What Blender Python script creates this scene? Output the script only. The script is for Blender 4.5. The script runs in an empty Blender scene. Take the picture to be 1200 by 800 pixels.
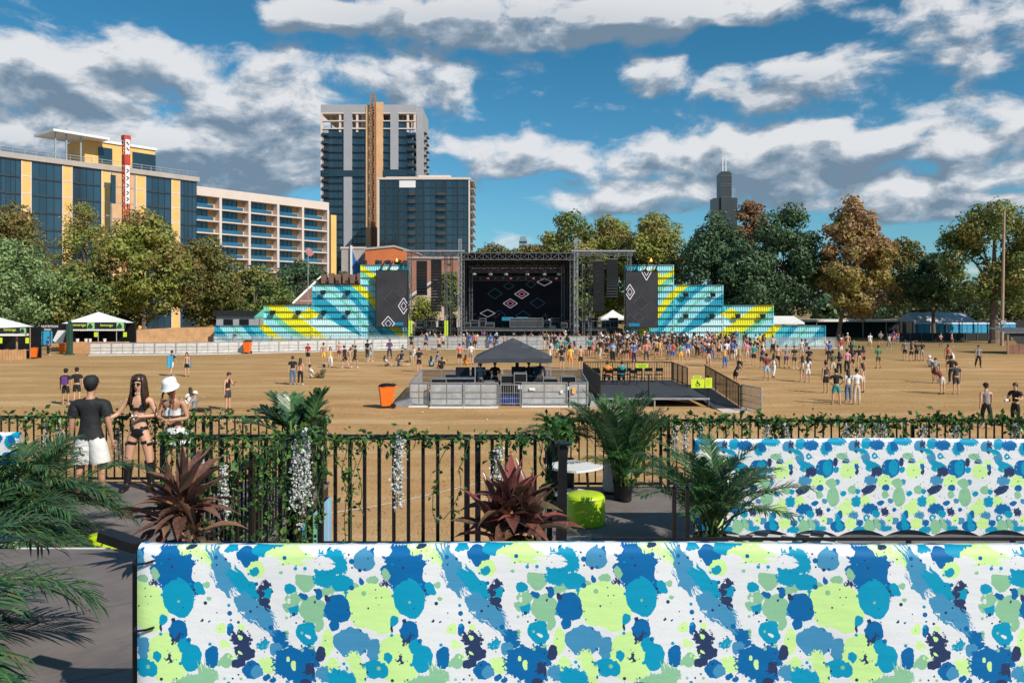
import bpy, math, random
import numpy as np
from mathutils import Vector, Matrix, Euler
random.seed(11)
RNG = np.random.default_rng(11)
scene = bpy.context.scene
COL = scene.collection
R = math.radians
CAMH = 5.0
F = 950.0
def P(px, py, Y):
 """photo pixel at depth Y -> world point"""
 return Vector(((px - 600.0) / F * Y, Y, CAMH - (py - 357.0) / F * Y))
def GD(py, z=0.0):
 return F * (CAMH - z) / (py - 357.0)
def GP(px, py, z=0.0):
 Y = GD(py, z)
 return Vector(((px - 600.0) / F * Y, Y, z))
cam_d = bpy.data.cameras.new('camera')
cam = bpy.data.objects.new('camera', cam_d)
COL.objects.link(cam)
cam.location = (0, 0, CAMH)
cam.rotation_euler = (R(90), 0, 0)
cam_d.sensor_width = 36.0
cam_d.lens = 36.0 * F / 1200.0
cam_d.shift_y = -43.0 / 1200.0
cam_d.clip_start = 0.1
cam_d.clip_end = 20000
scene.camera = cam
def tag(o, label=None, cat=None, group=None, kind=None):
 if label: o['label'] = label
 if cat: o['category'] = cat
 if group: o['group'] = group
 if kind: o['kind'] = kind
 return o
def thing(name, label, cat, loc=(0, 0, 0), rz=0.0, group=None):
 o = bpy.data.objects.new(name, None)
 COL.objects.link(o)
 o.location = loc
 o.rotation_euler = (0, 0, rz)
 o.empty_display_size = 0.2
 return tag(o, label, cat, group)
def copy_tree(o, parent=None):
 c = o.copy(); COL.objects.link(c); c.parent = parent
 for ch in list(o.children):
  copy_tree(ch, c)
 return c
class MB:
 def __init__(s):
  s.v = []; s.f = []; s.m = []; s.cur = 0; s.sm = []; s.smooth = False
 def add(s, vs, fs):
  n = len(s.v)
  s.v.extend([tuple(x) for x in vs])
  for f in fs:
   s.f.append(tuple(i + n for i in f)); s.m.append(s.cur); s.sm.append(s.smooth)
  return s
 def box(s, cx, cy, cz, sx, sy, sz, rot=None, piv=None):
  hx, hy, hz = sx / 2, sy / 2, sz / 2
  vs = [Vector((a * hx, b * hy, c * hz)) for c in (-1, 1) for b in (-1, 1) for a in (-1, 1)]
  if rot is not None:
   m = Euler(rot).to_matrix(); vs = [m @ v for v in vs]
  vs = [v + Vector((cx, cy, cz)) for v in vs]
  return s.add(vs, [(0, 2, 3, 1), (4, 5, 7, 6), (0, 1, 5, 4), (2, 6, 7, 3), (0, 4, 6, 2), (1, 3, 7, 5)])
 def bb(s, x0, x1, y0, y1, z0, z1):
  return s.box((x0 + x1) / 2, (y0 + y1) / 2, (z0 + z1) / 2, abs(x1 - x0), abs(y1 - y0), abs(z1 - z0))
 def cbox(s, cx, cy, cz, sx, sy, sz, b=0.02):
  """box with chamfered edges (top and vertical)"""
  prof = [(0, -sz / 2), (0, sz / 2 - b), (-b, sz / 2)]
  rings = []
  for off, z in prof:
   hx, hy = sx / 2 + off, sy / 2 + off
   bb_ = min(b, hx, hy)
   pts = [(hx, -hy + bb_), (hx, hy - bb_), (hx - bb_, hy), (-hx + bb_, hy), (-hx, hy - bb_), (-hx, -hy + bb_), (-hx + bb_, -hy), (hx - bb_, -hy)]
   rings.append([(cx + x, cy + y, cz + z) for x, y in pts])
  vs = [p for r in rings for p in r]
  fs = []
  for k in range(2):
   for i in range(8):
    fs.append((k * 8 + i, k * 8 + (i + 1) % 8, (k + 1) * 8 + (i + 1) % 8, (k + 1) * 8 + i))
  fs.append(tuple(16 + i for i in range(8))); fs.append(tuple(reversed(range(8))))
  return s.add(vs, fs)
 def bar(s, a, b, w=0.05, h=None):
  return s.tube(a, b, w / 2 * 1.414, n=4, ph=math.pi / 4)
 def tube(s, a, b, r, r2=None, n=8, ph=0.0, cap=True):
  a = Vector(a); b = Vector(b); d = (b - a)
  if d.length < 1e-7: return s
  r2 = r if r2 is None else r2
  d.normalize()
  up = Vector((0, 0, 1)) if abs(d.z) < 0.95 else Vector((0, 1, 0))
  u = d.cross(up).normalized(); w = d.cross(u).normalized()
  vs = []
  for c, rr in ((a, r), (b, r2)):
   for i in range(n):
    t = ph + 2 * math.pi * i / n
    vs.append(c + u * (math.cos(t) * rr) + w * (math.sin(t) * rr))
  fs = [(i, (i + 1) % n, n + (i + 1) % n, n + i) for i in range(n)]
  if cap:
   fs.append(tuple(reversed(range(n)))); fs.append(tuple(range(n, 2 * n)))
  return s.add(vs, fs)
 def path(s, pts, rad, n=6):
  """swept tube along points, radius list or value"""
  pts = [Vector(p) for p in pts]
  rr = rad if isinstance(rad, (list, tuple)) else [rad] * len(pts)
  vs = []
  u = None
  for i, p in enumerate(pts):
   d = (pts[min(i + 1, len(pts) - 1)] - pts[max(i - 1, 0)])
   if d.length < 1e-9: d = Vector((0, 0, 1))
   d.normalize()
   if u is None:
    up = Vector((0, 0, 1)) if abs(d.z) < 0.9 else Vector((1, 0, 0))
    u = d.cross(up).normalized()
   else:
    u = (u - d * u.dot(d)).normalized()
   w = d.cross(u)
   for k in range(n):
    t = 2 * math.pi * k / n
    vs.append(p + u * (math.cos(t) * rr[i]) + w * (math.sin(t) * rr[i]))
  fs = []
  for i in range(len(pts) - 1):
   for k in range(n):
    fs.append((i * n + k, i * n + (k + 1) % n, (i + 1) * n + (k + 1) % n, (i + 1) * n + k))
  fs.append(tuple(reversed(range(n)))); fs.append(tuple(range((len(pts) - 1) * n, len(pts) * n)))
  return s.add(vs, fs)
 def lathe(s, prof, n=16, c=(0, 0, 0), sx=1.0, sy=1.0):
  vs = []
  for r_, z in prof:
   for i in range(n):
    t = 2 * math.pi * i / n
    vs.append((c[0] + math.cos(t) * r_ * sx, c[1] + math.sin(t) * r_ * sy, c[2] + z))
  fs = []
  for k in range(len(prof) - 1):
   for i in range(n):
    fs.append((k * n + i, k * n + (i + 1) % n, (k + 1) * n + (i + 1) % n, (k + 1) * n + i))
  fs.append(tuple(reversed(range(n)))); fs.append(tuple(range((len(prof) - 1) * n, len(prof) * n)))
  return s.add(vs, fs)
 def ell(s, c, rx, ry, rz, n=12, m=8, rot=None):
  vs = []; M = Euler(rot).to_matrix() if rot else None
  for k in range(m + 1):
   ph = math.pi * k / m
   for i in range(n):
    t = 2 * math.pi * i / n
    v = Vector((rx * math.sin(ph) * math.cos(t), ry * math.sin(ph) * math.sin(t), -rz * math.cos(ph)))
    if M: v = M @ v
    vs.append(v + Vector(c))
  fs = []
  for k in range(m):
   for i in range(n):
    fs.append((k * n + i, k * n + (i + 1) % n, (k + 1) * n + (i + 1) % n, (k + 1) * n + i))
  return s.add(vs, fs)
 def quad(s, a, b, c, d):
  return s.add([a, b, c, d], [(0, 1, 2, 3)])
 def prism(s, pts, y0, y1):
  """polygon in XZ extruded along Y"""
  n = len(pts)
  vs = [(x, y0, z) for x, z in pts] + [(x, y1, z) for x, z in pts]
  fs = [tuple(range(n)), tuple(reversed(range(n, 2 * n)))]
  for i in range(n):
   fs.append((i, n + i, n + (i + 1) % n, (i + 1) % n))
  return s.add(vs, fs)
 def build(s, name, mat, parent=None, loc=None, rz=None):
  me = bpy.data.meshes.new(name)
  me.from_pydata(s.v, [], s.f)
  mats = mat if isinstance(mat, (list, tuple)) else [mat]
  for m in mats: me.materials.append(m)
  if len(mats) > 1: me.polygons.foreach_set('material_index', s.m)
  me.polygons.foreach_set('use_smooth', s.sm)
  me.update()
  o = bpy.data.objects.new(name, me)
  COL.objects.link(o)
  if parent is not None: o.parent = parent
  if loc is not None: o.location = loc
  if rz is not None: o.rotation_euler = (0, 0, rz)
  return o
def np_mesh(name, verts, faces4, mat, parent=None, smooth=False):
 """fast quad mesh from numpy arrays"""
 me = bpy.data.meshes.new(name)
 nv, nf = len(verts), len(faces4)
 me.vertices.add(nv); me.vertices.foreach_set('co', np.asarray(verts, dtype=np.float32).ravel())
 k = faces4.shape[1]
 me.loops.add(nf * k); me.loops.foreach_set('vertex_index', np.asarray(faces4, dtype=np.int32).ravel())
 me.polygons.add(nf)
 me.polygons.foreach_set('loop_start', np.arange(0, nf * k, k, dtype=np.int32))
 me.polygons.foreach_set('use_smooth', np.full(nf, smooth, dtype=bool))
 me.update(calc_edges=True)
 me.materials.append(mat)
 o = bpy.data.objects.new(name, me)
 COL.objects.link(o)
 if parent is not None: o.parent = parent
 return o
def srgb(r, g, b):
 f = lambda c: (c / 255 / 12.92) if c / 255 <= 0.04045 else ((c / 255 + 0.055) / 1.055) ** 2.4
 return (f(r), f(g), f(b))
class NT:
 def __init__(s, tree): s.t = tree
 def n(s, typ, **kw):
  nd = s.t.nodes.new(typ)
  for k, v in kw.items():
   setattr(nd, k, v)
  return nd
 def l(s, a, b): s.t.links.new(a, b)
 def val(s, sock, v):
  if isinstance(v, bpy.types.NodeSocket): s.l(v, sock)
  elif v is not None: sock.default_value = v
 def math(s, op, a, b=None, c=None, clamp=False):
  nd = s.n('ShaderNodeMath', operation=op, use_clamp=clamp)
  s.val(nd.inputs[0], a)
  if b is not None: s.val(nd.inputs[1], b)
  if c is not None: s.val(nd.inputs[2], c)
  return nd.outputs[0]
 def vm(s, op, a, b=None, c=None):
  nd = s.n('ShaderNodeVectorMath', operation=op)
  s.val(nd.inputs[0], a)
  if b is not None: s.val(nd.inputs[1], b)
  if c is not None: s.val(nd.inputs[2], c)
  return nd.outputs['Value'] if op in ('LENGTH', 'DOT_PRODUCT', 'DISTANCE') else nd.outputs[0]
 def mix(s, f, a, b, blend='MIX'):
  nd = s.n('ShaderNodeMix', data_type='RGBA', blend_type=blend)
  s.val(nd.inputs[0], f)
  for i, v in ((6, a), (7, b)):
   if isinstance(v, bpy.types.NodeSocket): s.l(v, nd.inputs[i])
   else: nd.inputs[i].default_value = (v[0], v[1], v[2], 1)
  return nd.outputs[2]
 def noise(s, vec, scale, detail=3.0, rough=0.55, dist=0.0, out=0, d2=False):
  nd = s.n('ShaderNodeTexNoise')
  if d2: nd.noise_dimensions = '2D'
  if vec is not None: s.l(vec, nd.inputs['Vector'])
  nd.inputs['Scale'].default_value = scale
  nd.inputs['Detail'].default_value = detail
  nd.inputs['Roughness'].default_value = rough
  nd.inputs['Distortion'].default_value = dist
  return nd.outputs[out]
 def ramp(s, f, stops, interp='LINEAR'):
  nd = s.n('ShaderNodeValToRGB')
  cr = nd.color_ramp; cr.interpolation = interp
  while len(cr.elements) < len(stops): cr.elements.new(0.5)
  for e, (p, c) in zip(cr.elements, stops):
   e.position = p; e.color = (c[0], c[1], c[2], 1) if len(c) == 3 else c
  s.l(f, nd.inputs[0])
  return nd.outputs[0]
 def rng(s, v, a, b, c=0.0, d=1.0, clamp=True, interp='LINEAR'):
  nd = s.n('ShaderNodeMapRange', clamp=clamp, interpolation_type=interp)
  s.val(nd.inputs[0], v)
  for i, x in enumerate((a, b, c, d)): s.val(nd.inputs[i + 1], x)
  return nd.outputs[0]
def new_mat(name):
 m = bpy.data.materials.new(name); m.use_nodes = True
 t = m.node_tree; t.nodes.clear()
 k = NT(t)
 out = k.n('ShaderNodeOutputMaterial')
 bs = k.n('ShaderNodeBsdfPrincipled')
 k.l(bs.outputs[0], out.inputs[0])
 return m, k, bs, out
_mc = {}
def M(name, col, rough=0.6, metal=0.0, var=0.12, scale=4.0, bump=0.0, bscale=40.0, coord='Object', spec=None, coat=0.0):
 if name in _mc: return _mc[name]
 m, k, bs, out = new_mat(name)
 tc = k.n('ShaderNodeTexCoord')
 n1 = k.noise(tc.outputs[coord], scale, 5, 0.65)
 lo = tuple(c * (1 - var) for c in col); hi = tuple(min(1, c * (1 + var)) for c in col)
 c = k.ramp(n1, [(0.3, lo), (0.7, hi)])
 k.l(c, bs.inputs['Base Color'])
 rr = k.rng(n1, 0.3, 0.7, max(0.02, rough - 0.06), min(1, rough + 0.06))
 k.l(rr, bs.inputs['Roughness'])
 bs.inputs['Metallic'].default_value = metal
 if spec is not None: bs.inputs['Specular IOR Level'].default_value = spec
 if coat: bs.inputs['Coat Weight'].default_value = coat
 if bump:
  bn = k.n('ShaderNodeBump'); bn.inputs['Strength'].default_value = bump
  bn.inputs['Distance'].default_value = 0.02
  k.l(k.noise(tc.outputs[coord], bscale, 4), bn.inputs['Height'])
  k.l(bn.outputs[0], bs.inputs['Normal'])
 _mc[name] = m
 return m
def leaf_mat(name, stops, patch=None, pscale=0.25, trans=0.35, rough=0.5, psharp=(0.42, 0.62)):
 """stops: list of colours picked per leaf; patch: second list of colours picked in large patches"""
 m, k, bs, out = new_mat(name)
 geo = k.n('ShaderNodeNewGeometry'); tc = k.n('ShaderNodeTexCoord')
 n = len(stops)
 c = k.ramp(geo.outputs['Random Per Island'], [((i / max(1, n - 1)), s) for i, s in enumerate(stops)])
 if patch:
  n2 = len(patch)
  c2 = k.ramp(geo.outputs['Random Per Island'], [((i / max(1, n2 - 1)), s) for i, s in enumerate(patch)])
  f = k.noise(tc.outputs['Object'], pscale, 2)
  f = k.math('ADD', f, k.math('MULTIPLY', k.math('SUBTRACT', geo.outputs['Random Per Island'], 0.5), 0.25))
  c = k.mix(k.rng(f, psharp[0], psharp[1]), c, c2)
 k.l(c, bs.inputs['Base Color'])
 bs.inputs['Roughness'].default_value = rough
 bs.inputs['Specular IOR Level'].default_value = 0.35
 tr = k.n('ShaderNodeBsdfTranslucent')
 k.l(c, tr.inputs[0])
 mx = k.n('ShaderNodeMixShader'); mx.inputs[0].default_value = trans
 k.l(bs.outputs[0], mx.inputs[1]); k.l(tr.outputs[0], mx.inputs[2])
 k.l(mx.outputs[0], out.inputs[0])
 return m
BLACK = M('black_metal', (0.012, 0.012, 0.014), 0.42, 0.3, 0.3, 9)
DARK = M('dark_stage_metal', (0.02, 0.021, 0.024), 0.55, 0.2, 0.4, 3)
CHAR = M('charcoal', (0.045, 0.047, 0.052), 0.7, 0, 0.2, 3)
ALU = M('galvanised_metal', (0.42, 0.43, 0.45), 0.45, 0.55, 0.15, 3)
ALUD = M('truss_metal', (0.17, 0.17, 0.18), 0.5, 0.5, 0.3, 3)
WHITE = M('white_paint', (0.78, 0.78, 0.78), 0.5, 0, 0.05, 2)
PLY = M('plywood', (0.56, 0.31, 0.15), 0.7, 0, 0.22, 1.3)
WOODD = M('weathered_wood', (0.30, 0.19, 0.12), 0.8, 0, 0.35, 2)
CONC = M('concrete', (0.42, 0.37, 0.34), 0.85, 0, 0.14, 0.4)
ORANGE = M('orange_plastic', (0.90, 0.16, 0.012), 0.4, 0, 0.08, 3)
BLUEP = M('blue_plastic', (0.015, 0.16, 0.36), 0.45, 0, 0.15, 1)
SIGNY = M('acid_yellow_sign', (0.62, 0.78, 0.03), 0.5, 0, 0.04, 3)
LIME = M('lime_vinyl', (0.50, 0.68, 0.02), 0.38, 0, 0.05, 3, coat=0.2)
TARP = M('blue_tarp', (0.015, 0.06, 0.36), 0.4, 0, 0.35, 5, bump=0.8, bscale=12)
CANVAS_D = M('charcoal_canvas', (0.050, 0.054, 0.066), 0.75, 0, 0.18, 1.5)
CANVAS_W = M('white_canvas', (0.78, 0.77, 0.75), 0.6, 0, 0.05, 1)
SKINS = [M('skin_a', (0.62, 0.34, 0.22), 0.55, 0, 0.05, 6), M('skin_b', (0.50, 0.26, 0.155), 0.55, 0, 0.05, 6),
         M('skin_c', (0.32, 0.16, 0.09), 0.55, 0, 0.05, 6), M('skin_d', (0.14, 0.07, 0.04), 0.55, 0, 0.05, 6)]
def glass_mat(name, tint=(0.02, 0.045, 0.07), rough=0.08, var=0.5, scale=0.12):
 m, k, bs, out = new_mat(name)
 tc = k.n('ShaderNodeTexCoord')
 n1 = k.noise(tc.outputs['Object'], scale, 3)
 geo = k.n('ShaderNodeNewGeometry')
 f = k.math('ADD', k.math('MULTIPLY', n1, 0.5), k.math('MULTIPLY', geo.outputs['Random Per Island'], 0.5))
 c = k.ramp(f, [(0.2, tuple(x * (1 - var) for x in tint)), (0.8, tuple(x * (1 + var * 1.6) for x in tint))])
 k.l(c, bs.inputs['Base Color'])
 bs.inputs['Roughness'].default_value = rough
 bs.inputs['Specular IOR Level'].default_value = 0.8
 bn = k.n('ShaderNodeBump'); bn.inputs['Strength'].default_value = 0.12; bn.inputs['Distance'].default_value = 0.3
 k.l(k.noise(tc.outputs['Object'], 0.35, 2), bn.inputs['Height']); k.l(bn.outputs[0], bs.inputs['Normal'])
 return m
GLASS = glass_mat('tower_glass')
GLASSB = glass_mat('blue_glass', (0.02, 0.09, 0.16))
GLASSD = glass_mat('dark_glass', (0.015, 0.03, 0.04))
def mesh_cloth(name, col=(0.5, 0.5, 0.5), fill=0.7, pitch=0.05):
 """woven barrier scrim: partly see-through"""
 m, k, bs, out = new_mat(name)
 tc = k.n('ShaderNodeTexCoord')
 n1 = k.noise(tc.outputs['Object'], 2.5, 4)
 c = k.ramp(n1, [(0.3, tuple(x * 0.85 for x in col)), (0.7, tuple(min(1, x * 1.12) for x in col))])
 k.l(c, bs.inputs['Base Color']); bs.inputs['Roughness'].default_value = 0.6
 tr = k.n('ShaderNodeBsdfTransparent')
 mx = k.n('ShaderNodeMixShader')
 k.val(mx.inputs[0], k.rng(n1, 0.3, 0.7, fill - 0.06, fill + 0.06))
 k.l(tr.outputs[0], mx.inputs[1]); k.l(bs.outputs[0], mx.inputs[2]); k.l(mx.outputs[0], out.inputs[0])
 return m
SCRIM = mesh_cloth('barrier_mesh', (0.46, 0.455, 0.45), 0.82)
SCRIM_T = mesh_cloth('barrier_mesh_thin', (0.5, 0.52, 0.55), 0.45)
SCRIM_D = mesh_cloth('dark_mesh', (0.03, 0.03, 0.032), 0.6)
SUN_AZ = math.atan2(0.70, -0.72)      # towards the sun, measured from +Y towards +X
SUN_EL = R(39)
sd = bpy.data.lights.new('sun', 'SUN'); sun = bpy.data.objects.new('sun', sd); COL.objects.link(sun)
sd.energy = 4.4; sd.angle = R(0.5); sd.color = (1.0, 0.93, 0.82)
tow = Vector((math.sin(SUN_AZ) * math.cos(SUN_EL), math.cos(SUN_AZ) * math.cos(SUN_EL), math.sin(SUN_EL)))
sun.rotation_euler = tow.to_track_quat('Z', 'Y').to_euler()
sun.location = (30, -30, 60)
world = bpy.data.worlds.new('World'); scene.world = world; world.use_nodes = True
wt = world.node_tree; wt.nodes.clear(); k = NT(wt)
wo = k.n('ShaderNodeOutputWorld'); bg = k.n('ShaderNodeBackground'); k.l(bg.outputs[0], wo.inputs[0])
bg.inputs[1].default_value = 0.1
sky = k.n('ShaderNodeTexSky'); sky.sky_type = 'NISHITA'; sky.sun_disc = False
sky.sun_elevation = SUN_EL; sky.sun_rotation = SUN_AZ
sky.air_density = 1.0; sky.dust_density = 0.3; sky.ozone_density = 2.0; sky.altitude = 100
tc = k.n('ShaderNodeTexCoord')
sep = k.n('ShaderNodeSeparateXYZ'); k.l(tc.outputs['Generated'], sep.inputs[0])
az = k.math('ARCTAN2', sep.outputs[0], sep.outputs[1])
el = k.math('ARCSINE', sep.outputs[2])
cmb = k.n('ShaderNodeCombineXYZ'); k.l(az, cmb.inputs[0]); k.l(el, cmb.inputs[1])
BANKS = [(120, 120, 260, 70, .50), (90, 195, 290, 52, .50), (340, 160, 120, 60, .42), (260, 72, 130, 24, .30), (20, 88, 110, 22, .3),
         (355, 22, 75, 24, .45), (590, 26, 270, 36, .75), (830, 12, 140, 22, .45), (500, 96, 85, 34, .42),
         (600, 183, 95, 26, .5), (770, 90, 45, 22, .42), (905, 95, 105, 32, .48),
         (950, 178, 120, 34, .45), (820, 190, 160, 40, .50), (1100, 158, 110, 46, .48), (900, 228, 250, 22, .44), (700, 240, 70, 14, .35),
         (1120, 40, 130, 50, .36), (1110, 245, 90, 14, .36), (650, 268, 80, 9, .2), (420, 205, 70, 20, .25),
         (-500, 120, 350, 90, .5), (1600, 120, 300, 80, .4)]
HOLES = [(200, 10, 100, 14, .3), (900, 44, 110, 16, .5), (640, 218, 60, 20, .25), (600, 250, 70, 20, .25), (120, 262, 220, 20, .3)]
def azel(px, py):
 a = math.atan((px - 600) / F)
 return a, math.atan((357 - py) / F * math.cos(a))
grp = bpy.data.node_groups.new('cloud_density', 'ShaderNodeTree')
grp.interface.new_socket('V', in_out='INPUT', socket_type='NodeSocketVector')
grp.interface.new_socket('D', in_out='OUTPUT', socket_type='NodeSocketFloat')
g = NT(grp); gi = g.n('NodeGroupInput'); go = g.n('NodeGroupOutput')
vin = gi.outputs[0]
st = g.vm('MULTIPLY', vin, (1.0, 1.9, 1.0))
wv = g.noise(st, 9.0, 2, 0.5, 0.0, 1, d2=True)
st2 = g.vm('ADD', st, g.vm('MULTIPLY', g.vm('SUBTRACT', wv, (0.5, 0.5, 0.5)), (0.05, 0.05, 0.0)))
n_big = g.noise(g.vm('ADD', st2, (3.3, 1.7, 0.0)), 7.0, 8, 0.6, d2=True)
n_sm = g.noise(g.vm('ADD', st2, (9.1, 4.2, 0.0)), 24.0, 5, 0.62, d2=True)
vb = g.n('ShaderNodeTexVoronoi', voronoi_dimensions='2D', feature='F1'); g.l(st2, vb.inputs['Vector']); vb.inputs['Scale'].default_value = 17.0; vb.inputs['Detail'].default_value = 1.0
dens = g.math('ADD', g.math('MULTIPLY', g.math('SUBTRACT', 0.42, vb.outputs['Distance']), 0.6), 0.0)
dens = g.math('ADD', dens, g.math('MULTIPLY', g.math('SUBTRACT', n_big, 0.5), 2.7))
dens = g.math('ADD', dens, g.math('MULTIPLY', g.math('SUBTRACT', n_sm, 0.5), 1.1))
warp = g.vm('ADD', vin, g.vm('MULTIPLY', g.vm('SUBTRACT', wv, (0.5, 0.5, 0.5)), (0.06, 0.03, 0.0)))
for lst, sg in ((BANKS, 1), (HOLES, -1)):
 for (px, py, rx, ry, w) in lst:
  a, e = azel(px, py)
  ra, re_ = rx / F, ry / F * 0.95
  q = g.vm('MULTIPLY_ADD', warp, (1 / ra, 1 / re_, 0.0), (-a / ra, -e / re_, 0.0))
  ln = g.vm('LENGTH', q)
  b = g.rng(ln, 0.45, 1.25, w * sg * 1.75, 0.0, interp='SMOOTHSTEP')
  dens = g.math('ADD', dens, b)
g.l(g.math('SUBTRACT', dens, 0.24), go.inputs[0])
def cd(off=None):
 nd = k.n('ShaderNodeGroup'); nd.node_tree = grp
 if off is None: k.l(cmb.outputs[0], nd.inputs[0])
 else: k.l(k.vm('ADD', cmb.outputs[0], off), nd.inputs[0])
 return nd.outputs[0]
d0 = cd(); d1 = cd((0.009, 0.022, 0))
cover = k.rng(d0, -0.32, 0.58, 0, 1, interp='SMOOTHSTEP')
sh = k.math('ADD', k.math('MULTIPLY', k.math('SUBTRACT', d1, d0), 0.75), k.math('MULTIPLY', k.math('MAXIMUM', d1, 0.0), 0.42))
dk = 0.0
for (px, py, rx, ry, w) in [(590, 40, 260, 34, .34), (100, 205, 260, 40, .30), (905, 108, 95, 22, .26), (350, 185, 90, 30, .2), (960, 196, 110, 16, .2), (1130, 60, 110, 30, .14), (770, 100, 40, 14, .2)]:
 a, e = azel(px, py)
 q = k.vm('MULTIPLY_ADD', cmb.outputs[0], (F / rx, F / ry, 0.0), (-a * F / rx, -e * F / ry, 0.0))
 dk = k.math('ADD', k.rng(k.vm('LENGTH', q), 0.3, 1.3, w * 0.7, 0.0, interp='SMOOTHSTEP'), dk)
shade = k.math('ADD', k.rng(sh, -0.30, 0.75, 0.0, 1.0), dk, clamp=True)
cc = k.ramp(shade, [(0.0, (7.0, 7.1, 7.3)), (0.30, (5.0, 5.4, 5.9)), (0.5, (3.4, 4.0, 4.7)), (0.8, (2.2, 2.9, 3.7)), (1.0, (1.6, 2.3, 3.1))])
skyc = k.n('ShaderNodeHueSaturation'); skyc.inputs['Hue'].default_value = 0.49; skyc.inputs['Saturation'].default_value = 0.95; skyc.inputs['Value'].default_value = 0.78
elf = k.rng(el, 0.0, 0.30)
k.l(k.mix(1.0, sky.outputs[0], k.mix(elf, (0.50, 0.90, 1.16), (0.16, 0.74, 1.04)), 'MULTIPLY'), skyc.inputs['Color'])
k.l(k.mix(k.math('MULTIPLY', cover, 0.96), skyc.outputs[0], cc), bg.inputs[0])
world.cycles.sampling_method = 'MANUAL'; world.cycles.sample_map_resolution = 256
vs = scene.view_settings
vs.view_transform = 'Standard'; vs.look = 'None'; vs.exposure = 0.15; vs.gamma = 1.0; vs.use_curve_mapping = False
try:
 scene.cycles.max_bounces = 6; scene.cycles.transparent_max_bounces = 12
 scene.cycles.diffuse_bounces = 2; scene.cycles.glossy_bounces = 2; scene.cycles.transmission_bounces = 2
 scene.cycles.use_denoising = True
 scene.cycles.caustics_reflective = False; scene.cycles.caustics_refractive = False
except Exception: pass
def ground_mat():
 m, k, bs, out = new_mat('dry_field')
 geo = k.n('ShaderNodeNewGeometry'); p = geo.outputs['Position']
 big = k.noise(p, 0.055, 4, 0.55); mid = k.noise(k.vm('MULTIPLY', p, (0.6, 1.0, 1.0)), 0.55, 5, 0.65); fine = k.noise(p, 9.0, 6, 0.75)
 mid = k.math('ADD', k.math('MULTIPLY', mid, 0.7), k.math('MULTIPLY', k.noise(k.vm('MULTIPLY', p, (0.35, 1.0, 1.0)), 0.16, 5, 0.7), 0.3))
 c = k.ramp(mid, [(0.30, (0.40, 0.215, 0.092)), (0.48, (0.54, 0.305, 0.135)), (0.68, (0.62, 0.38, 0.18))])
 c = k.mix(k.rng(big, 0.40, 0.60, 0.0, 0.7), c, (0.44, 0.285, 0.115))
 c = k.mix(k.rng(fine, 0.30, 0.62, 0.0, 1.0), k.mix(0.4, c, (0.22, 0.12, 0.05)), c)
 worn = k.noise(k.vm('MULTIPLY', p, (0.05, 0.45, 1.0)), 1.0, 4, 0.6)
 c = k.mix(k.rng(worn, 0.52, 0.68, 0.0, 0.55), c, (0.66, 0.47, 0.27))
 c = k.mix(k.rng(worn, 0.30, 0.45, 0.55, 0.0), c, (0.31, 0.175, 0.075))
 pt = k.noise(k.vm('MULTIPLY', p, (0.22, 0.5, 1.0)), 1.0, 6, 0.75)
 c = k.mix(k.rng(pt, 0.54, 0.66, 0.0, 0.5), c, (0.64, 0.43, 0.22))
 c = k.mix(k.rng(pt, 0.34, 0.44, 0.5, 0.0), c, (0.31, 0.19, 0.08))
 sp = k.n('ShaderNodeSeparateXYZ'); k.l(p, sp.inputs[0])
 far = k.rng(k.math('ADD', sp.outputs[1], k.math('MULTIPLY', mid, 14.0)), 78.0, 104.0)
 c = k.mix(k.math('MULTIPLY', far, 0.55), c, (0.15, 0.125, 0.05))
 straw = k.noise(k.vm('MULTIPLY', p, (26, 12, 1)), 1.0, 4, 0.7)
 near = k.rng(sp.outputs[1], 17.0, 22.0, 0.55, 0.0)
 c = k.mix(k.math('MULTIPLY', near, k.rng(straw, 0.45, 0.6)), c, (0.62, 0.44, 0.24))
 k.l(c, bs.inputs['Base Color']); bs.inputs['Roughness'].default_value = 0.95; bs.inputs['Specular IOR Level'].default_value = 0.1
 bn = k.n('ShaderNodeBump'); bn.inputs['Strength'].default_value = 0.5; bn.inputs['Distance'].default_value = 0.04
 k.l(k.math('ADD', fine, k.math('MULTIPLY', mid, 1.2)), bn.inputs['Height']); k.l(bn.outputs[0], bs.inputs['Normal'])
 return m
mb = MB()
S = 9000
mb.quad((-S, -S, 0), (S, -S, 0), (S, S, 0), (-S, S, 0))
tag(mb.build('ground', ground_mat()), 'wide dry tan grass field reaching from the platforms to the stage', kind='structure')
def tufts():
 n = 24000
 Y = 14 + 40 * RNG.random(n) ** 1.3
 X = (RNG.random(n) * 1.4 - 0.7) * Y
 h = 0.02 + 0.05 * RNG.random(n); w = 0.008 + 0.012 * RNG.random(n)
 a = RNG.random(n) * math.pi
 vx = np.cos(a) * w; vy = np.sin(a) * w
 lean = (RNG.random((n, 2)) - 0.5) * 0.08
 V = np.zeros((n, 3, 3))
 V[:, 0] = np.stack([X - vx, Y - vy, 0 * X], 1); V[:, 1] = np.stack([X + vx, Y + vy, 0 * X], 1)
 V[:, 2] = np.stack([X + lean[:, 0], Y + lean[:, 1], h], 1)
 Fc = np.arange(n * 3).reshape(n, 3)
 m = leaf_mat('dry_grass_blades', [(0.50, 0.29, 0.12), (0.56, 0.35, 0.16), (0.40, 0.23, 0.09), (0.34, 0.22, 0.08)], trans=0.2)
 tag(np_mesh('grass', V.reshape(-1, 3), Fc, m), 'short dry grass tufts on the tan field', kind='stuff')
tufts()
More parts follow.
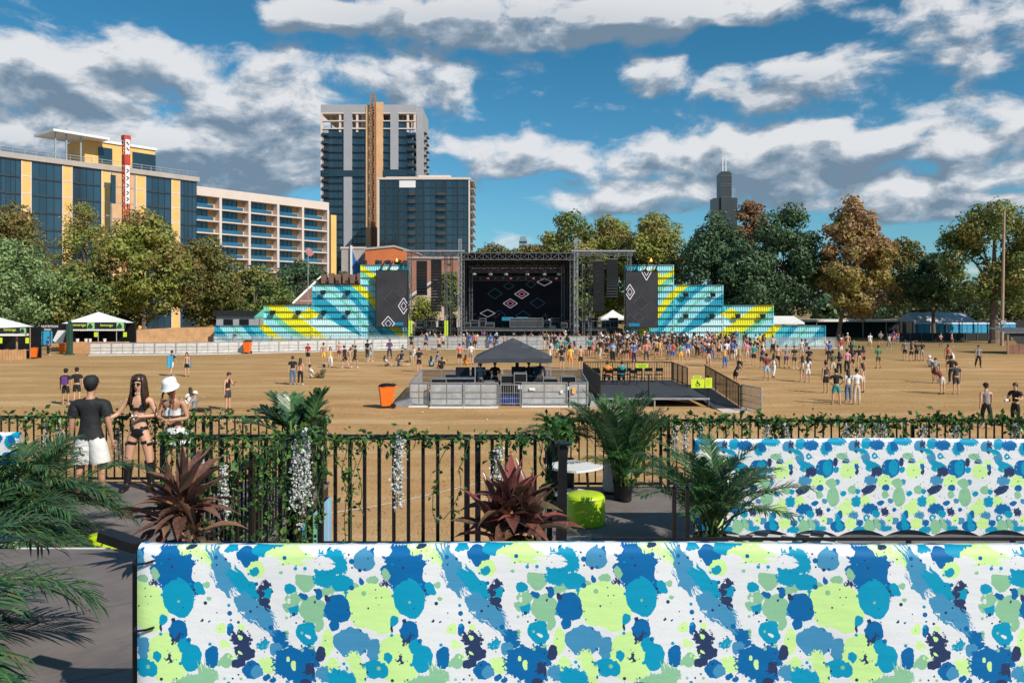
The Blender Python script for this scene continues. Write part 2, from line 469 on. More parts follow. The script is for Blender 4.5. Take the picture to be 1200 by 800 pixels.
def litter():
 n = 140; Y = 22 + 62 * RNG.random(n); X = (RNG.random(n) * 1.3 - 0.65) * Y; a = RNG.random(n) * 6.28; w = 0.03 + 0.05 * RNG.random(n); V = np.zeros((n, 4, 3))
 for i, (dx, dy, dz) in enumerate(((-1, -.6, .02), (1, -.6, .03), (1, .6, .06), (-1, .6, .04))): V[:, i] = np.stack([X + w * (dx * np.cos(a) - dy * np.sin(a)), Y + w * (dx * np.sin(a) + dy * np.cos(a)), 0 * X + dz], 1)
 tag(np_mesh('litter', V.reshape(-1, 3), np.arange(n * 4).reshape(n, 4), leaf_mat('paper_scraps', [(.7, .7, .68), (.55, .5, .42), (.75, .75, .75), (.3, .4, .45)], trans=.1)), 'scattered paper scraps and cups on the dry field', kind='stuff')
litter()
def wall_frame(p0, p1):
 """local frame along a wall from p0 to p1: returns origin, yaw, length; local x runs along the wall, local -y faces out"""
 d = Vector((p1[0] - p0[0], p1[1] - p0[1]))
 return (p0[0], p0[1], 0), math.atan2(d.y, d.x), d.length
YEL = M('yellow_sheathing', (0.78, 0.47, 0.15), 0.7, 0, 0.10, 0.3)
TANW = M('tan_sheathing', (0.66, 0.40, 0.21), 0.75, 0, 0.14, 0.25)
PALE = M('pale_panel', (0.66, 0.55, 0.49), 0.7, 0, 0.06, 0.3)
PANELG = M('grey_panel', (0.36, 0.36, 0.39), 0.55, 0, 0.06, 0.4)
MULL = M('dark_mullion', (0.035, 0.045, 0.055), 0.5, 0.2, 0.2, 1)
BRICKB = M('brown_brick', (0.21, 0.115, 0.085), 0.9, 0, 0.2, 0.8)
ORB = M('orange_painted_brick', (0.62, 0.17, 0.06), 0.85, 0, 0.12, 0.5, bump=0.4, bscale=6)
def window_grid(t, x0, x1, z0, z1, nx, nz, glass, mull=MULL, sl=0.25, y=0.0, name='window'):
 """a glazed bay: each floor one window with its own mullions"""
 dz = (z1 - z0) / nz
 for j in range(nz):
  a = MB(); b = MB()
  w = (x1 - x0) / nx
  for i in range(nx):
   a.quad((x0 + i * w, y, z0 + j * dz + sl), (x0 + (i + 1) * w, y, z0 + j * dz + sl), (x0 + (i + 1) * w, y, z0 + (j + 1) * dz), (x0 + i * w, y, z0 + (j + 1) * dz))
  for i in range(nx + 1):
   b.box(x0 + i * w, y - 0.04, z0 + (j + .5) * dz, 0.09, 0.14, dz)
  b.box((x0 + x1) / 2, y - 0.08, z0 + j * dz + sl / 2, x1 - x0, 0.20, sl)
  pane = a.build(name, glass, t)
  b.build('window_frame', mull, pane)
A0 = P(0, 357, 147); A1 = P(231, 357, 177)
dirv = (A1 - A0).normalized()
A0 = A0 - dirv * 30
o, rz, L = wall_frame(A0, A1)
t = thing('apartment_block', 'long unfinished apartment block with yellow strips and a rooftop canopy at far left', 'building', o, rz)
H = 31.8; FL = 3.2
mb = MB(); mb.bb(0, L, 0.2, 16, 0, H); mb.build('wall', CONC, t)
mb = MB(); mb.bb(-0.3, L + 0.3, -0.5, 16, H, H + 1.0); mb.build('parapet', CONC, t)
rail = MB()
for i in range(int(L / 2)): rail.bar((i * 2, -0.3, H + 1), (i * 2, -0.3, H + 2), 0.08)
rail.bar((0, -0.3, H + 2), (L, -0.3, H + 2), 0.1); rail.bar((0, -0.3, H + 1.5), (L, -0.3, H + 1.5), 0.07)
rail.build('roof_railing', ALU, t)
Xa = lambda px: ((px - 600) / F * (A0.y) - A0.x) / (dirv.x - (px - 600) / F * dirv.y)
strips = [(-60, -20, 'g'), (-20, 1, 'g'), (1, 24, 'g'), (24, 37, 'y'), (37, 72, 'g'), (72, 85, 'y'), (85, 118, 'g'), (118, 130, 'y'), (130, 158, 't'), (158, 171, 'y'), (171, 200, 'g'), (200, 211, 'y'), (211, 230, 'g')]
for a, b, kd in strips:
 xa, xb = Xa(a), Xa(b)
 if kd == 'g': window_grid(t, xa, xb, 0, 31.6, 4, 10, GLASS, sl=0.3)
 else:
  mb = MB(); mb.bb(xa + .05, xb - .05, -0.12, 0.2, 0, H - 0.1)
  w = mb.build('cladding_strip', YEL if kd == 'y' else TANW, t)
  mb = MB()
  for j in range(1, 10): mb.bb(xa + .05, xb - .05, -0.17, -0.12, j * 3.2 - .12, j * 3.2 + .12)
  for xx in (xa + 0.15, xb - .15): mb.bb(xx - .1, xx + .1, -0.18, -0.12, 0, H - .2)
  mb.build('floor_joint', CONC if kd == 't' else PALE, w)
xa, xb = Xa(129), Xa(135)
mb = MB(); mb.bb(xa, xb, -0.25, -0.13, H - 6.4, H - 0.8); mb.build('window', GLASSD, t)
x0, x1 = Xa(128), Xa(193)
mb = MB(); mb.bb(x0 - 3, x1, 4, 12, H + 1, H + 6.2); w = mb.build('penthouse', YEL, t)
mb = MB(); mb.bb(x0 - 3.3, x1 + .3, 3.7, 12.3, H + 6.2, H + 6.7); mb.build('penthouse_roof', WHITE, w)
mb = MB(); mb.bb(Xa(126), Xa(142), 3.8, 4.0, H + 2, H + 5.2); mb.build('window', GLASSD, t); mb = MB(); mb.bb(Xa(166), Xa(193), 3.8, 4.0, H + 1.6, H + 5.2); mb.build('window', GLASSD, t)
mb = MB(); mb.box((Xa(66) + Xa(128)) / 2, 5, H + 6.5, Xa(130) - Xa(64), 9, 0.45, rot=(0, R(0.6), 0)); mb.build('roof_canopy', WHITE, t)
mb = MB()
for xx in (Xa(70), Xa(83), Xa(100)): mb.bar((xx, 2, H + 1), (xx, 2, H + 6.3), 0.25)
mb.build('canopy_post', ALU, t)
c = P(152, 357, 156)
t = thing('construction_hoist', 'red lattice construction hoist mast with white lettered banners on the yellow apartment block', 'hoist', (c.x, c.y - 1.5, 0), rz)
REDS = M('red_steel', (0.55, 0.05, 0.03), 0.5, 0.1, 0.2, 2)
def truss(mb, a, b, w=0.5, step=None, r=0.03, up=None):
 """square lattice beam"""
 a = Vector(a); b = Vector(b); d = (b - a); L_ = d.length; d.normalize()
 u = d.cross(Vector((0, 0, 1)) if abs(d.z) < .9 else Vector((0, 1, 0))).normalized() * (w / 2)
 v = d.cross(u).normalized() * (w / 2)
 cs = [u + v, u - v, -u - v, -u + v]
 for c_ in cs: mb.bar(a + c_, b + c_, r * 2)
 n = max(1, int(round(L_ / (step or w))))
 for i in range(n):
  p, q = a + d * (L_ * i / n), a + d * (L_ * (i + 1) / n)
  for k_ in range(4):
   c1, c2 = cs[k_], cs[(k_ + 1) % 4]
   if i % 2: c1, c2 = c2, c1
   mb.bar(p + c1, q + c2, r * 1.3)
   mb.bar(q + c1, q + c2, r * 1.3)
 return mb
mb = truss(MB(), (0, 0, 0), (0, 0, 37), .95, 1.2, 0.07); mb.build('mast', REDS, t)
mb = MB(); mb.bb(-.42, .42, -.62, -0.55, 33.6, 36.4); b1 = mb.build('banner', WHITE, t)
mb = MB(); mb.bb(-.42, .42, -.62, -0.55, 24.2, 31.5); b2 = mb.build('banner', WHITE, t)
mb = MB(); mb.bb(-.65, .65, -.6, .6, 36.4, 37.2); mb.build('mast_head', REDS, t)
mb = MB(); mb.bb(-.55, .55, -.6, .6, 31.7, 33.4); mb.build('hoist_cage', REDS, t)
INK = M('dark_ink', (0.03, 0.03, 0.035), 0.6)
mb = MB()
for z_ in (35.6, 34.5): mb.bar((-.2, -.66, z_ + .3), (.2, -.66, z_ - .2), .16)
mb.build('lettering', INK, b1)
mb = MB()
for i, z_ in enumerate((30.4, 29.0, 27.6, 26.2, 25.0)):
 mb.bar((-.2, -.66, z_ + .35), (.2, -.66, z_ + .1), .13); mb.bar((.2, -.66, z_ + .1), (-.2, -.66, z_ - .35), .13)
mb.build('lettering', INK, b2)
B0 = P(221, 357, 198); B1 = P(384, 357, 232)
o, rz, L = wall_frame(B0, B1); dirb = (B1 - B0).normalized()
Xb = lambda px: ((px - 600) / F * (B0.y) - B0.x) / (dirb.x - (px - 600) / F * dirb.y)
t = thing('apartment_block', 'lower apartment block with five bays of recessed balconies in a pale frame', 'building', o, rz)
H = 33.6; FL = 3.05
mb = MB(); mb.bb(0, L, 1.8, 16, 0, H); mb.build('wall', TANW, t)
mb = MB(); mb.bb(-.3, L + .3, -0.2, 16, H - 1.6, H + .6); mb.build('parapet', PALE, t)
cols = [221, 258, 292, 325.5, 354.5, 384]
cx = [Xb(p) for p in cols]
for i in range(6):
 mb = MB(); mb.bb(cx[i] - .35, cx[i] + .35, -0.25, 1.8, 0, H - 1.6); mb.build('column', PALE, t)
for i in range(5):
 xs = cx[i] + .35; xe = cx[i + 1] - .35; xm = xs + (xe - xs) * 0.72
 for j in range(10):
  z0 = H - 1.6 - (j + 1) * FL
  if z0 < 0: break
  mb = MB(); mb.bb(xs, xe, -0.2, 1.8, z0 - .16, z0 + .16); sl = mb.build('balcony', PALE, t)
  mb = MB(); mb.bb(xs + .1, xm + .6, -0.12, -0.06, z0 + .17, z0 + 1.05); mb.build('balcony_glass', GLASSB, sl)
  mb = MB()
  for q in range(4):
   w_ = (xm - xs) / 4; mb.quad((xs + q * w_, 1.75, z0 + .16), (xs + (q + 1) * w_, 1.75, z0 + .16), (xs + (q + 1) * w_, 1.75, z0 + FL - .16), (xs + q * w_, 1.75, z0 + FL - .16))
  w = mb.build('window', GLASSB, t)
  mb = MB()
  for q in range(5): mb.box(xs + q * (xm - xs) / 4, 1.7, z0 + FL / 2, .08, .1, FL - .34)
  mb.build('window_frame', MULL, w)
mb = MB(); mb.bb(L + .35, L + 2.2, 1.5, 14, 0, H - 2.4); mb.build('window', GLASSD, t)
mb = MB(); mb.bb(L + 2.2, L + 4.2, 1.2, 14, 0, H - 2.6); mb.build('cladding_strip', YEL, t)
D = 338.0
def XZ(px, py, D): v = P(px, py, D); return v.x, v.z
tx0 = XZ(376, 0, D)[0]; tx1 = XZ(487, 0, D)[0]
t = thing('high_rise_tower', 'tall grey and glass high-rise with a tan hoist bay and open unfinished top floors', 'tower', (tx0, D, 0))
W = tx1 - tx0; fz = 3.2
X_ = lambda px: XZ(px, 0, D)[0] - tx0
Z_ = lambda py: XZ(600, py, D)[1]
top = Z_(123)
mb = MB(); mb.bb(0.8, W - 1.5, 1.6, 26, 0, Z_(155)); mb.bb(W * .42, W * .62, 1.6, 24, Z_(155), top - 2); mb.build('core', PANELG, t)
mb = MB(); mb.bb(0, W, -0.3, 27, Z_(133), top); mb.build('crown_band', PANELG, t)
mb = MB(); mb.bb(W, W + 2.6, 3, 27, 0, top - 0.5); mb.build('side_wall', PANELG, t)
for a, b in ((403, 412.8), (457.6, 467)):
 mb = MB(); mb.bb(X_(a), X_(b), -0.5, 1.6, 0 if a < 420 else Z_(199), Z_(133)); mb.build('pilaster', PANELG, t)
mb = MB(); mb.bb(X_(429), X_(434.5), -0.6, 1.6, 0, Z_(124)); mb.bb(X_(441), X_(449), -0.5, 1.6, 0, Z_(120)); mb.build('unfinished_bay', TANW, t)
mb = MB(); mb.bb(X_(435), X_(440.5), 0.3, 1.6, 0, Z_(126)); mb.build('shaft', BRICKB, t)
mb = truss(MB(), (X_(438), -1.4, 0), (X_(438), -1.4, Z_(112)), 1.5, 2.4, 0.16); mb.build('hoist_mast', M('rusty_steel', (0.35, 0.17, 0.09), 0.7), t)
mb = MB(); mb.bb(X_(376), X_(429), -0.7, 1.6, Z_(207), Z_(200)); mb.bb(X_(449), X_(487), -0.7, 1.6, Z_(207), Z_(200)); mb.build('glass_band', GLASSD, t)
mb = MB()
for px in (377.2, 398.5, 418.5, 478, 486): mb.bb(X_(px) - .45, X_(px) + .45, -0.1, .8, Z_(155), Z_(133))
for px in (385, 392, 424, 455, 470, 481): mb.bb(X_(px) - .25, X_(px) + .25, 5, 5.5, Z_(155), Z_(133))
mb.build('column', PALE, t)
nfl = int(Z_(133) / fz)
for j in range(nfl + 1):
 z0 = Z_(133) - j * fz
 for a, b in ((376, 403), (412.8, 429), (449, 457.6), (467, 487)): MB().bb(X_(a), X_(b), -0.45, 1.6, z0 - .22, z0 + .22).build('floor_slab', PALE if j in (0, 1, 2) else MULL, t)
for a, b, nx in ((385, 403, 3), (413, 429, 3), (449, 457.4, 2), (467, 478, 2)):
 j0 = 1 if 449 <= a < 480 else 2
 zt = Z_(133) - j0 * fz
 n = int(zt / fz); window_grid(t, X_(a), X_(b), zt - n * fz, zt, nx, n, GLASS, sl=0.3, y=0.2)
for j in range(2, nfl):
 z0 = Z_(133) - (j + 1) * fz
 for a, b in ((377.5, 385), (478, 487.5)):
  mb = MB(); mb.bb(X_(a), X_(b), -1.0, 1.2, z0 + .23, z0 + 1.25); mb.build('balcony', GLASSD if (j % 3) else GLASS, t)
mb = MB(); mb.bb(X_(376), X_(378), -0.5, 1.0, 0, Z_(133)); mb.build('corner_trim', PALE, t)
mb = MB()
for j in range(2, nfl):
 z0 = Z_(133) - j * fz
 for yy in (8, 17): mb.bb(W + 2.6, W + 3.6, yy, yy + 5, z0, z0 + .3)
mb.build('side_balcony', MULL, t)
D = 300.0
gx0 = XZ(443, 0, D)[0]
t = thing('glass_block', 'dark glass apartment slab with a white upper panel, standing in front of the tall tower', 'building', (gx0, D, 0))
X_ = lambda px: XZ(px, 0, D)[0] - gx0
W = X_(550.5); top = Z_(211) if False else XZ(600, 210.5, D)[1]
mb = MB(); mb.bb(0, W, 0.3, 24, 0, top); mb.build('core', MULL, t)
mb = MB(); mb.bb(-.3, W + .3, -0.3, 24.3, top, top + .8); mb.build('parapet', PALE, t)
mb = MB(); mb.bb(2, W * .45, 6, 14, top + .8, top + 2.0); mb.bb(W * .42, W * .78, 5, 14, top + .8, top + 2.4); mb.bb(W * .84, W * .95, 6, 14, top + .8, top + 1.8); mb.build('roof_plant', PALE, t)
bays = [(444, 452, 1), (452, 468, 2), (468, 479, 2), (479, 488, 1), (488, 497, 1), (497, 512, 2), (512, 523, 2), (523, 537, 2), (537, 549, 2)]
for a, b, nx in bays:
 window_grid(t, X_(a) + .15, X_(b) - .15, top - 17 * 2.92, top - .1, nx, 17, GLASS if int(a) % 2 else GLASSD, sl=0.35, y=0.22)
mb = MB()
for a, b, nx in bays[1:]: mb.bb(X_(a) - .2, X_(a) + .2, -0.05, .3, 0, top)
mb.build('fin', MULL, t)
mb = MB(); mb.bb(-.2, .5, -0.2, .4, 0, top); mb.bb(X_(549), X_(550.8), -0.2, .4, 0, top); mb.build('corner_trim', PALE, t)
mb = MB(); mb.bb(X_(468), X_(487), -0.15, .2, top - 2.95, top - .4); mb.build('upper_panel', WHITE, t)
mb = MB()
for i in range(17):
 mb.bb(W + .31, W + 1.4, 2, 22, top - i * 2.92 - .2, top - i * 2.92)
mb.build('side_balcony', PALE, t)
random.seed(5)
for a, b, in ((512, 523), (479, 488)):
 for i in range(1, 15):
  mb = MB(); z0 = top - (i + 1) * 2.92
  mb.bb(X_(a) + .2, X_(b) - .2, -0.9, 0.1, z0 - .1, z0 + .1); mb.bb(X_(a) + .2, X_(b) - .2, -0.9, -0.82, z0 + .1, z0 + 1.0)
  mb.build('balcony', CHAR, t)
D = 2650.0
sx = XZ(850.5, 0, D)[0]
t = thing('skyscraper', 'distant black stepped skyscraper with two white antennas rising behind the trees', 'skyscraper', (sx, D, 0))
DKG = M('black_bronze', (0.045, 0.055, 0.065), 0.4, 0.3, 0.1, .01)
px2m = D / F
mb = MB()
mb.bb(-14 * px2m, -4.0 * px2m, 0, 50, 0, XZ(0, 232, D)[1]); mb.bb(4.0 * px2m, 14 * px2m, 4, 52, 0, XZ(0, 231.5, D)[1]); mb.bb(-6.0 * px2m, 6.4 * px2m, -6, 52, 0, XZ(0, 203, D)[1]); mb.bb(-5 * px2m, 5 * px2m, -2, 40, XZ(0, 203, D)[1], XZ(0, 201, D)[1])
mb.build('tower_shaft', DKG, t)
mb = MB()
for py in (216, 218, 231, 206): mb.bb(-6.1 * px2m, 6.5 * px2m, -7, -6, XZ(0, py + .5, D)[1], XZ(0, py, D)[1])
mb.build('louvre_band', M('band_grey', (0.12, 0.13, 0.15), 0.6), t)
for dx in (-1.8, 1.8):
 mb = MB(); zb = XZ(0, 201, D)[1]; mb.tube((dx * px2m, 20, zb), (dx * px2m, 20, zb + 50), 2.4, 1.7); mb.tube((dx * px2m, 20, zb + 50), (dx * px2m, 20, zb + 84), 1.2, .5)
 mb.build('antenna', WHITE, t)
for px, w, ty, lab in ((613, 9, 277, 'small distant grey office slab just above the stage roof'),):
 D = 1500.0; c = XZ(px, ty, D)
 t = thing('office_building', lab, 'building', (c[0], D, 0)); mb = MB(); ww = w * D / F / 2
 mb.bb(-ww, ww, 0, 30, 0, c[1] - 6); mb.bb(-ww * .8, ww * .8, 4, 26, c[1] - 6, c[1]); mb.build('wall', M('hazy_grey', (0.22, 0.27, 0.32), .7), t)
 mb = MB()
 for i in range(8): mb.bb(-ww, ww, -.6, -.1, c[1] - 12 - i * 8, c[1] - 9 - i * 8)
 mb.build('window', GLASSD, t)
D = 150.0
o = P(428, 0, D)
t = thing('brick_building', 'orange painted brick building with a shallow gable behind the left painted container tower', 'building', (o.x, D, 0))
w = (490 - 428) * D / F
zt = XZ(0, 290.5, D)[1]
mb = MB(); mb.prism([(0, 0), (w, 0), (w, zt - 1.2), (w * .55, zt + .1), (0, zt - .4)], 0, 14); mb.build('wall', ORB, t)
mb = MB(); mb.prism([(-.2, zt - .4), (w * .55, zt + .12), (w + .2, zt - 1.2), (w + .2, zt - .9), (w * .55, zt + .5), (-.2, zt)], -0.2, 14); mb.build('coping', CONC, t)
for i in range(4):
 mb = MB(); mb.bb(2 + i * 1.7, 3.1 + i * 1.7, -0.08, .1, zt - 3.6, zt - 2.3); mb.build('window', GLASSD, t)
o = P(400, 0, D + 3)
t = thing('concrete_building', 'grey block wall with a painted blue bird mural left of the orange brick building', 'building', (o.x, D + 3, 0))
w = 28 * (D + 3) / F; zt2 = XZ(0, 291.5, D + 3)[1]
mb = MB(); mb.bb(0, w, 0, 10, 0, zt2); wl = mb.build('wall', CONC, t)
mb = MB(); mb.bb(-.15, w + .1, -.15, 10.1, zt2, zt2 + .35); mb.build('coping', PALE, t)
mb = MB(); s = (D + 3) / F
def bird(px, py): return ((px - 400) * s, XZ(0, py, D + 3)[1])
for poly in ([(413, 293), (414, 322), (419, 322), (417, 305)], [(414, 300), (418, 320), (421, 316), (418, 306)], [(416, 318), (425, 296), (421, 308), (419, 322)], [(418, 316), (425, 302), (421, 314), (419, 322)], [(416, 322), (424, 309), (421, 320), (418, 324)]):
 mb.prism([bird(*p) for p in poly], -0.05 - .01 * len(mb.v) / 8, 0.0)
mb.build('mural', M('blue_mural_paint', (0.012, 0.13, 0.42), .6), t)
mb = MB(); mb.bar((bird(412, 0)[0], -.3, 0), (bird(412, 0)[0], -.3, zt2 + .6), .35); mb.build('downpipe', WHITE, t)
def gable_house(name, lab, px0, px1, ridge_y, eave_y, D, wallm, roofm, depth=9):
 o = P(px0, 0, D); w = (px1 - px0) * D / F
 t = thing(name, lab, 'house', (o.x, D, 0))
 ze = XZ(0, eave_y, D)[1]; zr = XZ(0, ridge_y, D)[1]
 mb = MB(); mb.prism([(0, 0), (w, 0), (w, ze), (w / 2, zr - .15), (0, ze)], 0, depth); mb.build('wall', wallm, t)
 rf = MB()
 for sgn in (0, 1):
  a = (w / 2, zr); b = (-0.7 if sgn == 0 else w + .7, ze - .5)
  pts = [a, b, (b[0], b[1] + .35), (a[0], a[1] + .4)]
  if sgn: pts = pts[::-1]
  rf.prism(pts, -0.6, depth + .5)
 rf.build('roof', roofm, t)
 tr = MB()
 for b in ((-.75, ze - .5), (w + .75, ze - .5)):
  tr.tube((w / 2, -0.68, zr + .1), (b[0], -0.68, b[1] + .1), .22, n=4)
 tr.build('bargeboard', WHITE, t)
 mb = MB()
 for i in (-1, 1): mb.bb(w / 2 + i * w * .2 - .5, w / 2 + i * w * .2 + .5, -0.06, .05, ze - 2.2, ze - .6)
 mb.build('window', GLASSD, t)
ROOFB = M('brown_shingle', (0.22, 0.125, 0.095), .9, 0, .2, 1.5)
gable_house('house', 'pale house with a white edged gable seen between the left screen and the stage', 474, 546, 329, 353, 132, M('pale_peach_siding', (0.62, 0.47, 0.36), .8), ROOFB)
mb = MB()
t = thing('brick_building', 'tall brown brick wall behind the left hanging speakers', 'building', (P(478, 0, 141).x, 141, 0))
mb.bb(0, 62 * 141 / F, 0, 8, 0, XZ(0, 303, 141)[1]); mb.build('wall', M('reddish_brick', (0.36, 0.17, 0.12), .9, 0, .15, .8, bump=.4, bscale=7), t)
mb = MB(); mb.bb(-.2, 62 * 141 / F + .2, -.2, 8.2, XZ(0, 303, 141)[1], XZ(0, 303, 141)[1] + .3); mb.build('coping', CONC, t)
D = 126; o = P(348, 0, D); s = D / F
t = thing('house', 'long low house with a brown shingle roof behind the stepped left containers', 'house', (o.x, D, 0))
L = 76 * s; zr = XZ(0, 324, D)[1]; ze = XZ(0, 352, D)[1]
mb = MB(); mb.bb(.5, L, 0, 10, 0, ze); mb.build('wall', M('pale_peach_siding', (0.62, 0.47, 0.36)), t)
mb = MB(); mb.add([(-.5, -.6, ze - .6), (L, -.6, ze - .6), (L, 5, zr), (2.6, 5, zr), (-.5, 10.6, ze - .6), (L, 10.6, ze - .6)], [(0, 1, 2, 3), (0, 3, 4), (3, 2, 5, 4), (1, 5, 2)]); mb.build('roof', ROOFB, t)
mb = MB(); mb.tube((-.5, -.7, ze - .5), (2.6, 4.8, zr + .1), .2, n=4); mb.build('bargeboard', WHITE, t)
for i in range(7):
 mb = MB(); mb.bb(3 + i * 1.15, 3.8 + i * 1.15, 3.2, 4.4, zr - 1.0, zr + .45 + (i % 2) * .2); mb.build('chimney', BRICKB, t)
D = 118; c = P(361, 0, D)
t = thing('flag_pole', 'slim flag pole with a faded red flag rising over the brown roofed house', 'flag pole', (c.x, D, 0))
mb = MB(); mb.tube((0, 0, 0), (0, 0, XZ(0, 291, D)[1]), .09, .05); mb.build('pole', ALU, t)
mb = MB(); zz = XZ(0, 290, D)[1]
mb.add([(0, 0, zz), (.5, .1, zz - .3), (.8, .3, zz - .9), (.3, .2, zz - 1.3), (-.2, 0, zz - 1.0), (-.4, -.1, zz - .5)], [(0, 1, 2, 3, 4, 5)]); mb.build('flag', M('faded_red', (.62, .22, .2)), t)
CXM = 1.0
def mural_mat():
 m, k, bs, out = new_mat('container_mural')
 geo = k.n('ShaderNodeNewGeometry'); p = geo.outputs['Position']
 sp = k.n('ShaderNodeSeparateXYZ'); k.l(p, sp.inputs[0])
 s = k.math('ABSOLUTE', k.math('SUBTRACT', sp.outputs[0], CXM)); z = sp.outputs[2]
 cb = k.n('ShaderNodeCombineXYZ'); k.l(s, cb.inputs[0]); k.l(z, cb.inputs[1])
 wn = k.noise(cb.outputs[0], 0.07, 1, 0.4)
 q = k.math('MULTIPLY', k.math('SUBTRACT', wn, 0.5), 7.0)
 w1 = k.math('ADD', k.math('SUBTRACT', s, k.math('MULTIPLY', z, 0.95)), q)
 fr = k.math('FRACT', k.math('DIVIDE', k.math('ADD', w1, 60.0), 15.5))
 CY = (0.34, 0.74, 0.82); TE = (0.015, 0.36, 0.52); YE = (0.82, 0.78, 0.02); GR = (0.20, 0.62, 0.42); TQ = (0.08, 0.56, 0.66); PL = (0.62, 0.88, 0.90); WHT = (0.80, 0.88, 0.88)
 c = k.ramp(fr, [(0.0, CY), (0.10, TE), (0.22, TQ), (0.30, PL), (0.42, YE), (0.55, GR), (0.60, CY), (0.68, YE), (0.76, TQ), (0.84, TE), (0.90, CY), (0.97, GR)], 'CONSTANT')
 w2 = k.math('ADD', k.math('SUBTRACT', s, k.math('MULTIPLY', z, 1.9)), k.math('MULTIPLY', q, -0.8))
 f2 = k.math('FRACT', k.math('DIVIDE', k.math('ADD', w2, 67.0), 19.0))
 msk = k.math('LESS_THAN', k.math('ABSOLUTE', k.math('SUBTRACT', f2, 0.5)), 0.085)
 c2 = k.ramp(k.noise(cb.outputs[0], 0.12, 0), [(0.0, PL), (0.47, YE), (0.56, CY)], 'CONSTANT')
 c = k.mix(msk, c, c2)
 dirt = k.noise(p, 0.8, 5, .6)
 c = k.mix(k.rng(dirt, 0.5, 0.8, 0, 0.18), c, (0.3, 0.3, 0.3))
 k.l(c, bs.inputs['Base Color']); bs.inputs['Roughness'].default_value = 0.5
 return m
MURAL = mural_mat()
def container(lab, x0, x1, z0, Y=100.0, depth=2.44):
 t = thing('shipping_container', lab, 'container', ((x0 + x1) / 2, Y, z0), 0, 'painted shipping containers stacked as steps beside the stage')
 w = x1 - x0 - .06; h = 2.46; hw = w / 2
 mb = MB(); n = int(w / 0.28); pts = []
 for i in range(n):
  a = -hw + .12 + (w - .24) * i / n; st = (w - .24) / n
  pts += [(a, 0.0), (a + st * .35, 0.0), (a + st * .5, .06), (a + st * .85, .06)]
 pts.append((hw - .12, 0.0))
 for (xa, ya), (xb, yb) in zip(pts[:-1], pts[1:]): mb.quad((xa, ya + .05, .14), (xb, yb + .05, .14), (xb, yb + .05, h - .1), (xa, ya + .05, h - .1))
 mb.bb(-hw + .1, hw - .1, .15, depth - .05, .05, h - .05)
 mb.build('corrugated_wall', MURAL, t)
 mb = MB(); mb.bb(-hw, hw, -.01, .12, h - .1, h); mb.bb(-hw, hw, -.01, .12, 0, .12)
 for sx_ in (-1, 1): mb.bb(sx_ * hw - sx_ * .12, sx_ * hw, -.012, .12, .12, h - .1)
 for z_ in (.84, 1.66): mb.bb(-hw, hw, -.06, .0, z_ - .045, z_ + .045)
 mb.bb(-hw, hw, -.06, -.012, -.05, .06)
 fr = mb.build('frame', MURAL, t)
 mb = MB()
 for z_ in (.84, 1.66, 2.44): mb.bb(-hw, hw, -.10, -.065, z_ - .022, z_ + .022)
 mb.build('rail', DARK, t)
steps = [(251, 308.5), (308.5, 365.7), (365.7, 422), (422, 478.5)]
nm = ['outermost', 'second outermost', 'second innermost', 'innermost']
lv = ['bottom', 'second', 'third', 'top']
for side in ('left', 'right'):
 for i, (a, b) in enumerate(steps):
  if side == 'left': x0, x1 = (a - 600) / F * 100, (b - 600) / F * 100
  else:
   a2, b2 = {0: (968, 907), 1: (907, 848), 2: (848, 790), 3: (790, 733)}[i]; x0, x1 = (b2 - 600) / F * 100, (a2 - 600) / F * 100
  for j in range(i + 1):
   container('painted container, %s level of the %s stack, steps %s of stage' % (lv[j] if j < i or i == 0 else 'uppermost', nm[i], side), x0, x1, .0 + j * 2.5)
def floodlight(lab, x, y, z, grp='floodlights fixed to the painted containers'):
 t = thing('floodlight', lab, 'floodlight', (x, y, z), 0, grp)
 mb = MB(); mb.box(0, -.25, 0, .55, .35, .4, rot=(R(25), 0, 0)); mb.build('housing', BLACK, t)
 mb = MB(); mb.box(0, -.44, -.05, .45, .03, .3, rot=(R(25), 0, 0)); mb.build('lens', GLASSD, t)
 mb = MB(); mb.bar((-.3, -.2, 0), (-.3, 0.02, .25), .05); mb.bar((.3, -.2, 0), (.3, .02, .25), .05); mb.build('bracket', BLACK, t)
fl = [(380, 292, 'upper row, left of pair, on the left container steps'), (408, 292, 'upper row, right of pair, on the left container steps'), (320, 366, 'lower row, first from the left on the left container steps'), (350, 366, 'lower row, second from the left on the left container steps'), (379, 366, 'lower row, third from the left on the left container steps'), (408, 366, 'lower row, fourth from the left on the left container steps')]
for px, py, lab in [(379, 342.5, 'upper row, outer one, left container steps'), (408, 342.5, 'upper row, inner one, left container steps'), (320, 366, 'lower row, first from the left, left container steps'), (350, 366, 'lower row, second from the left, left container steps'), (379.5, 366, 'lower row, third from the left, left container steps'), (408, 366, 'lower row, fourth from the left, left container steps'),
     (803, 345.5, 'upper row, inner one, right container steps'), (835, 345.5, 'upper row, outer one, right container steps'), (803, 370, 'lower row, first from the left, right container steps'), (834, 370, 'lower row, second from the left, right container steps'), (864, 370, 'lower row, third from the left, right container steps'), (893, 370, 'lower row, fourth from the left, right container steps')]:
 c = P(px, py, 99.85); floodlight('small black floodlight, ' + lab, c.x, c.y, c.z)
def moving_head(lab, x, y, z, grp):
 t = thing('stage_light', lab, 'stage light', (x, y, z), 0, grp)
 mb = MB(); mb.cbox(0, 0, .1, .42, .34, .2); mb.build('base', BLACK, t)
 mb = MB(); mb.bb(-.22, -.17, -.08, .08, .2, .52); mb.bb(.17, .22, -.08, .08, .2, .52); mb.build('yoke', BLACK, t)
 mb = MB(); mb.tube((0, .16, .42), (0, -.22, .55), .15, .12, n=10); mb.build('head', CHAR, t)
